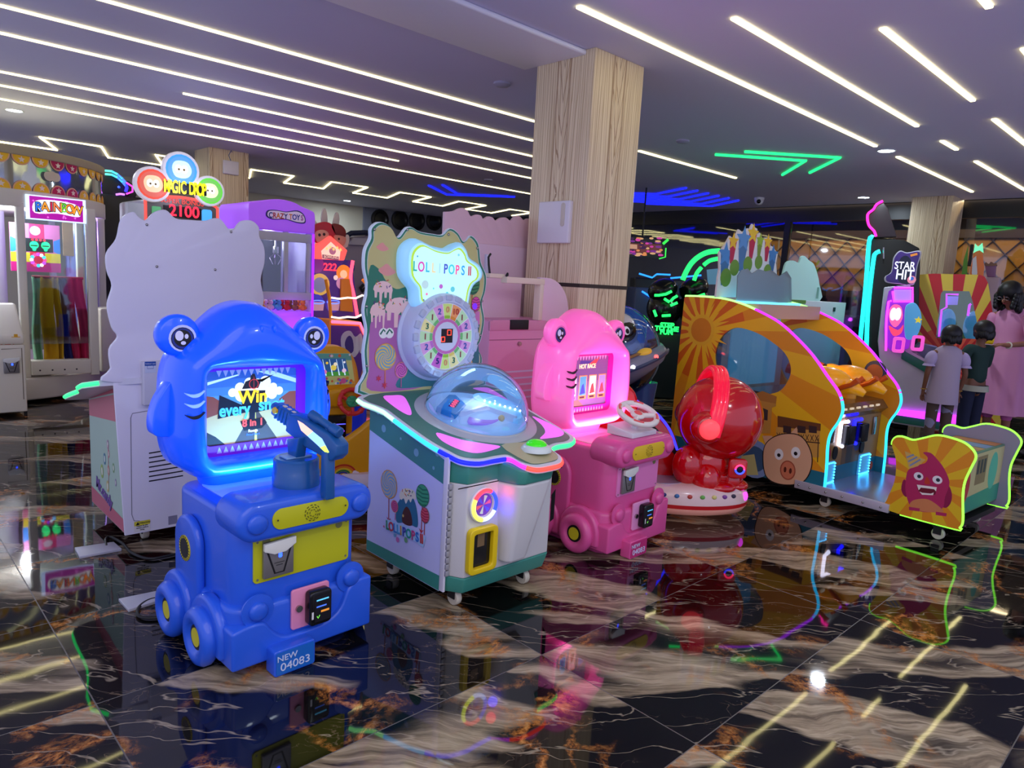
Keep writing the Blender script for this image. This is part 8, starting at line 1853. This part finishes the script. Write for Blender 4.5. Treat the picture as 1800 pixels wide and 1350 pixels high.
# boy behind her
f = KFr(3.84, 6.04); f = Fr(f.o[0], f.o[1], -45+200)
o = root('person', f, 'small boy in a dark green shirt and jeans beside the child in lilac', 'person')
s, J = std(1.14); J['elb_r'] = (.22*s, -.06*s, 1.05*s); J['wri_r'] = (.17*s, -.22*s, 1.0*s); J['hdir_r'] = (-.2, -1, .1); J['hn_r'] = (0, 0, -1); J['elb_l'] = (-.22*s, -.06*s, 1.05*s); J['wri_l'] = (-.17*s, -.22*s, 1.0*s); J['hdir_l'] = (.2, -1, .1); J['hn_l'] = (0, 0, -1)
body(o, J, s*1.05, skn); dg = mat('dark_green_shirt', (30, 56, 50), .85)
limbs(o, 'shirt', [((0, 0, .84*s), (.150*s, .125*s), None), ((0, 0, 1.02*s), (.135*s, .105*s), 0), ((0, 0, 1.19*s), (.14*s, .10*s), 1), ((0, 0, 1.335*s), (.065*s, .06*s), 2), (J['sho_l'], .072*s, 2), (J['elb_l'], .056*s, 4), (J['sho_r'], .072*s, 2), (J['elb_r'], .056*s, 6)], dg)
MB().lathe([(.160*s, 0), (.150*s, .07*s)], (0, 0, .78*s), 'z', 24, cap=False).build('shirt_hem', mat('pale_hem', (170, 170, 150), .85), o)
trousers(o, J, s, mat('dark_denim', (24, 30, 56), .85)); haircap(o, J, s*1.12, (.10, .10, .10), .075, .018); ears(o, J, s*1.15, skn); shoes(o, J, s, mat('shoe_dark', (40, 34, 36), .5))
# woman in a pink dress looking down at the tickets in her hands; faces camera-left
f = KFr(4.46, 6.62); f = Fr(f.o[0], f.o[1], -45-62)
o = root('person', f, 'woman in a long pink dress looking down at tickets in her hands', 'person')
s, J = std(1.52); J['pelvis'] = (0, .03*s, .86*s); J['chest'] = (0, .01*s, 1.17*s); J['neck'] = (0, -.035*s, 1.35*s); J['head'] = (0, -.085*s, 1.415*s); J['up'] = (0, -.55, .83)
J['elb_l'] = (-.21*s, -.02*s, 1.02*s); J['elb_r'] = (.21*s, -.02*s, 1.02*s); J['wri_l'] = (-.13*s, -.24*s, .99*s); J['wri_r'] = (.13*s, -.24*s, .99*s); J['hdir_l'] = (.55, -.75, .05); J['hdir_r'] = (-.55, -.75, .05); J['hn_l'] = (.3, 0, -1); J['hn_r'] = (-.3, 0, -1); J['curl'] = .9
J['sho_l'] = (-.155*s, .0, 1.29*s); J['sho_r'] = (.155*s, .0, 1.29*s)
body(o, J, s, skl)
pd = mat('pink_dress_cloth', (224, 150, 190), .85)
rows = [(.30, .215, .20), (.40, .205, .19), (.60, .195, .175), (.80, .180, .155), (.92, .160, .135), (1.00, .130, .110), (1.10, .135, .110), (1.20, .158, .118), (1.29, .152, .100), (1.345, .085, .072)]
R_w = []
for z, a_, b_ in rows:
    rp = .012*max(0, (1.0-z))/.7
    R_w.append([((a_+rp*math.sin(9*t)*1.2)*s*math.cos(t), (.02-.03*max(0, z-1.1)*4/1.0*.4)*s+(b_+rp*math.sin(9*t)*1.2)*s*math.sin(t), z*s) for t in np.linspace(0, 2*PI, 65)[:-1]])
MB().loft(R_w, cap=False).build('dress', pd, o, sharp=180)
for sd in 'lr': limbs(o, 'sleeve', [(Vector(J['sho_'+sd])*.9+Vector((0, 0, .135*s)), .080*s, None), (Vector(J['sho_'+sd])*.5+Vector(J['elb_'+sd])*.5, .058*s, 0), (Vector(J['elb_'+sd])+Vector((0, 0, .02*s)), .052*s, 1)], pd)
lerp = lambda a, b, t: tuple(Vector(a)*(1-t)+Vector(b)*t)
for sd in 'lr': limbs(o, 'legging', [(lerp(J['hip_'+sd], J['kne_'+sd], .6), .07*s, None), (J['kne_'+sd], .062*s, 0), (lerp(J['kne_'+sd], J['ank_'+sd], .62), .052*s, 1)], mat('pink_legging', (220, 110, 180), .8))
shoes(o, J, s, mat('sandal_brown', (70, 44, 36), .5))
hc_ = Vector(J['head'])+Vector(J['up'])*.085*s
mb = MB(); mb.ball((hc_.x, hc_.y+.030*s, hc_.z+.018*s), (.105*s, .105*s, .108*s), 26, 18); rnd = random.Random(8)
for k in range(60):
    t = math.radians(-25+230*rnd.random()); z_ = rnd.random(); mb.ball((hc_.x+.095*s*math.cos(t), hc_.y+.035*s+.085*s*math.sin(t), hc_.z-(.02+.13*z_)*s), (.030*s, .030*s, .048*s), 8, 6)
for sx in (-1, 1):
    for k in range(4): mb.ball((sx*(.088-.004*k)*s, hc_.y-(.02+.004*k)*s, hc_.z-(.03+.032*k)*s), (.026*s, .030*s, .034*s), 8, 6)
mb.build('hair', hair, o, sharp=180)
fd = Vector((0, -.83, -.55)).normalized(); up = Vector(J['up']).normalized(); fcn = Vector(J['head'])+up*.06*s
mb = MB(); p = fcn+fd*.092*s-up*.008*s; mb.ball(tuple(p), (.012*s, .018*s, .020*s), 10, 8); mb.build('nose', skl, o)
mb = MB()
for sx in (-1, 1): p = fcn+fd*.080*s+up*.022*s+Vector((sx*.030*s, 0, 0)); mb.ball(tuple(p), (.013*s, .008*s, .006*s), 10, 8)
mb.build('closed_eyes', mat('eye_lid_dark', (50, 30, 28), .5), o)
p = fcn+fd*.080*s-up*.045*s; MB().ball(tuple(p), (.022*s, .008*s, .007*s), 10, 8).build('mouth', mat('lip_red', (150, 60, 66), .5), o)
gl_ = MB()
for sx in (-1, 1):
    c_ = fcn+fd*.090*s+up*.020*s+Vector((sx*.032*s, 0, 0)); gl_.tube([tuple(c_+Vector((1, 0, 0))*.024*s*math.cos(t)+up*.018*s*math.sin(t)) for t in np.linspace(0, 2*PI, 17)[:-1]], .0016, 5, closed=True)
gl_.build('glasses', mat('glasses_silver', (200, 196, 200), .2, .8), o)
MB().tube([(J['wri_r'][0]+.028*s*math.cos(t), J['wri_r'][1]+.01, J['wri_r'][2]+.028*s*math.sin(t)) for t in np.linspace(0, 2*PI, 17)[:-1]], .007, 6, closed=True).build('wrist_strap', mat('strap_white', (226, 216, 200), .5), o)
c_w = f.o+f.y*(-.36*s)
tk_ = root('ticket_strip', Fr(c_w[0], c_w[1], f.deg), 'pale pink paper tickets held in both hands of the woman in pink', 'ticket', None, .985*s)
MB().box(-.055, .055, -.03, .03, -.001, .001).build('paper', mat('ticket_paper', (236, 196, 206), .7), tk_); MB().box(-.02, .07, -.045, .02, .002, .004).build('paper', mat('ticket_paper', (236, 196, 206), .7), tk_)
# second grown-up cut by the right edge: jeans and a bag
f = KFr(4.50, 6.0); f = Fr(f.o[0], f.o[1], -45-70)
o = root('person', f, 'grown-up in blue jeans standing at the right edge, mostly out of the picture', 'person')
s, J = std(1.66); body(o, J, s, skl)
limbs(o, 'shirt', [((0, 0, .90*s), (.14*s, .11*s), None), ((0, 0, 1.04*s), (.14*s, .11*s), 0), ((0, 0, 1.19*s), (.155*s, .11*s), 1), ((0, 0, 1.335*s), (.07*s, .065*s), 2), (J['sho_l'], .072*s, 2), (J['elb_l'], .058*s, 4), (J['sho_r'], .072*s, 2), (J['elb_r'], .058*s, 6)], mat('brown_shirt', (90, 74, 60), .85))
trousers(o, J, s, mat('mid_denim', (66, 88, 116), .85), 1.08, .03); haircap(o, J, s, (.098, .104, .104), .08, .015); shoes(o, J, s, mat('shoe_dark', (40, 34, 36), .5))
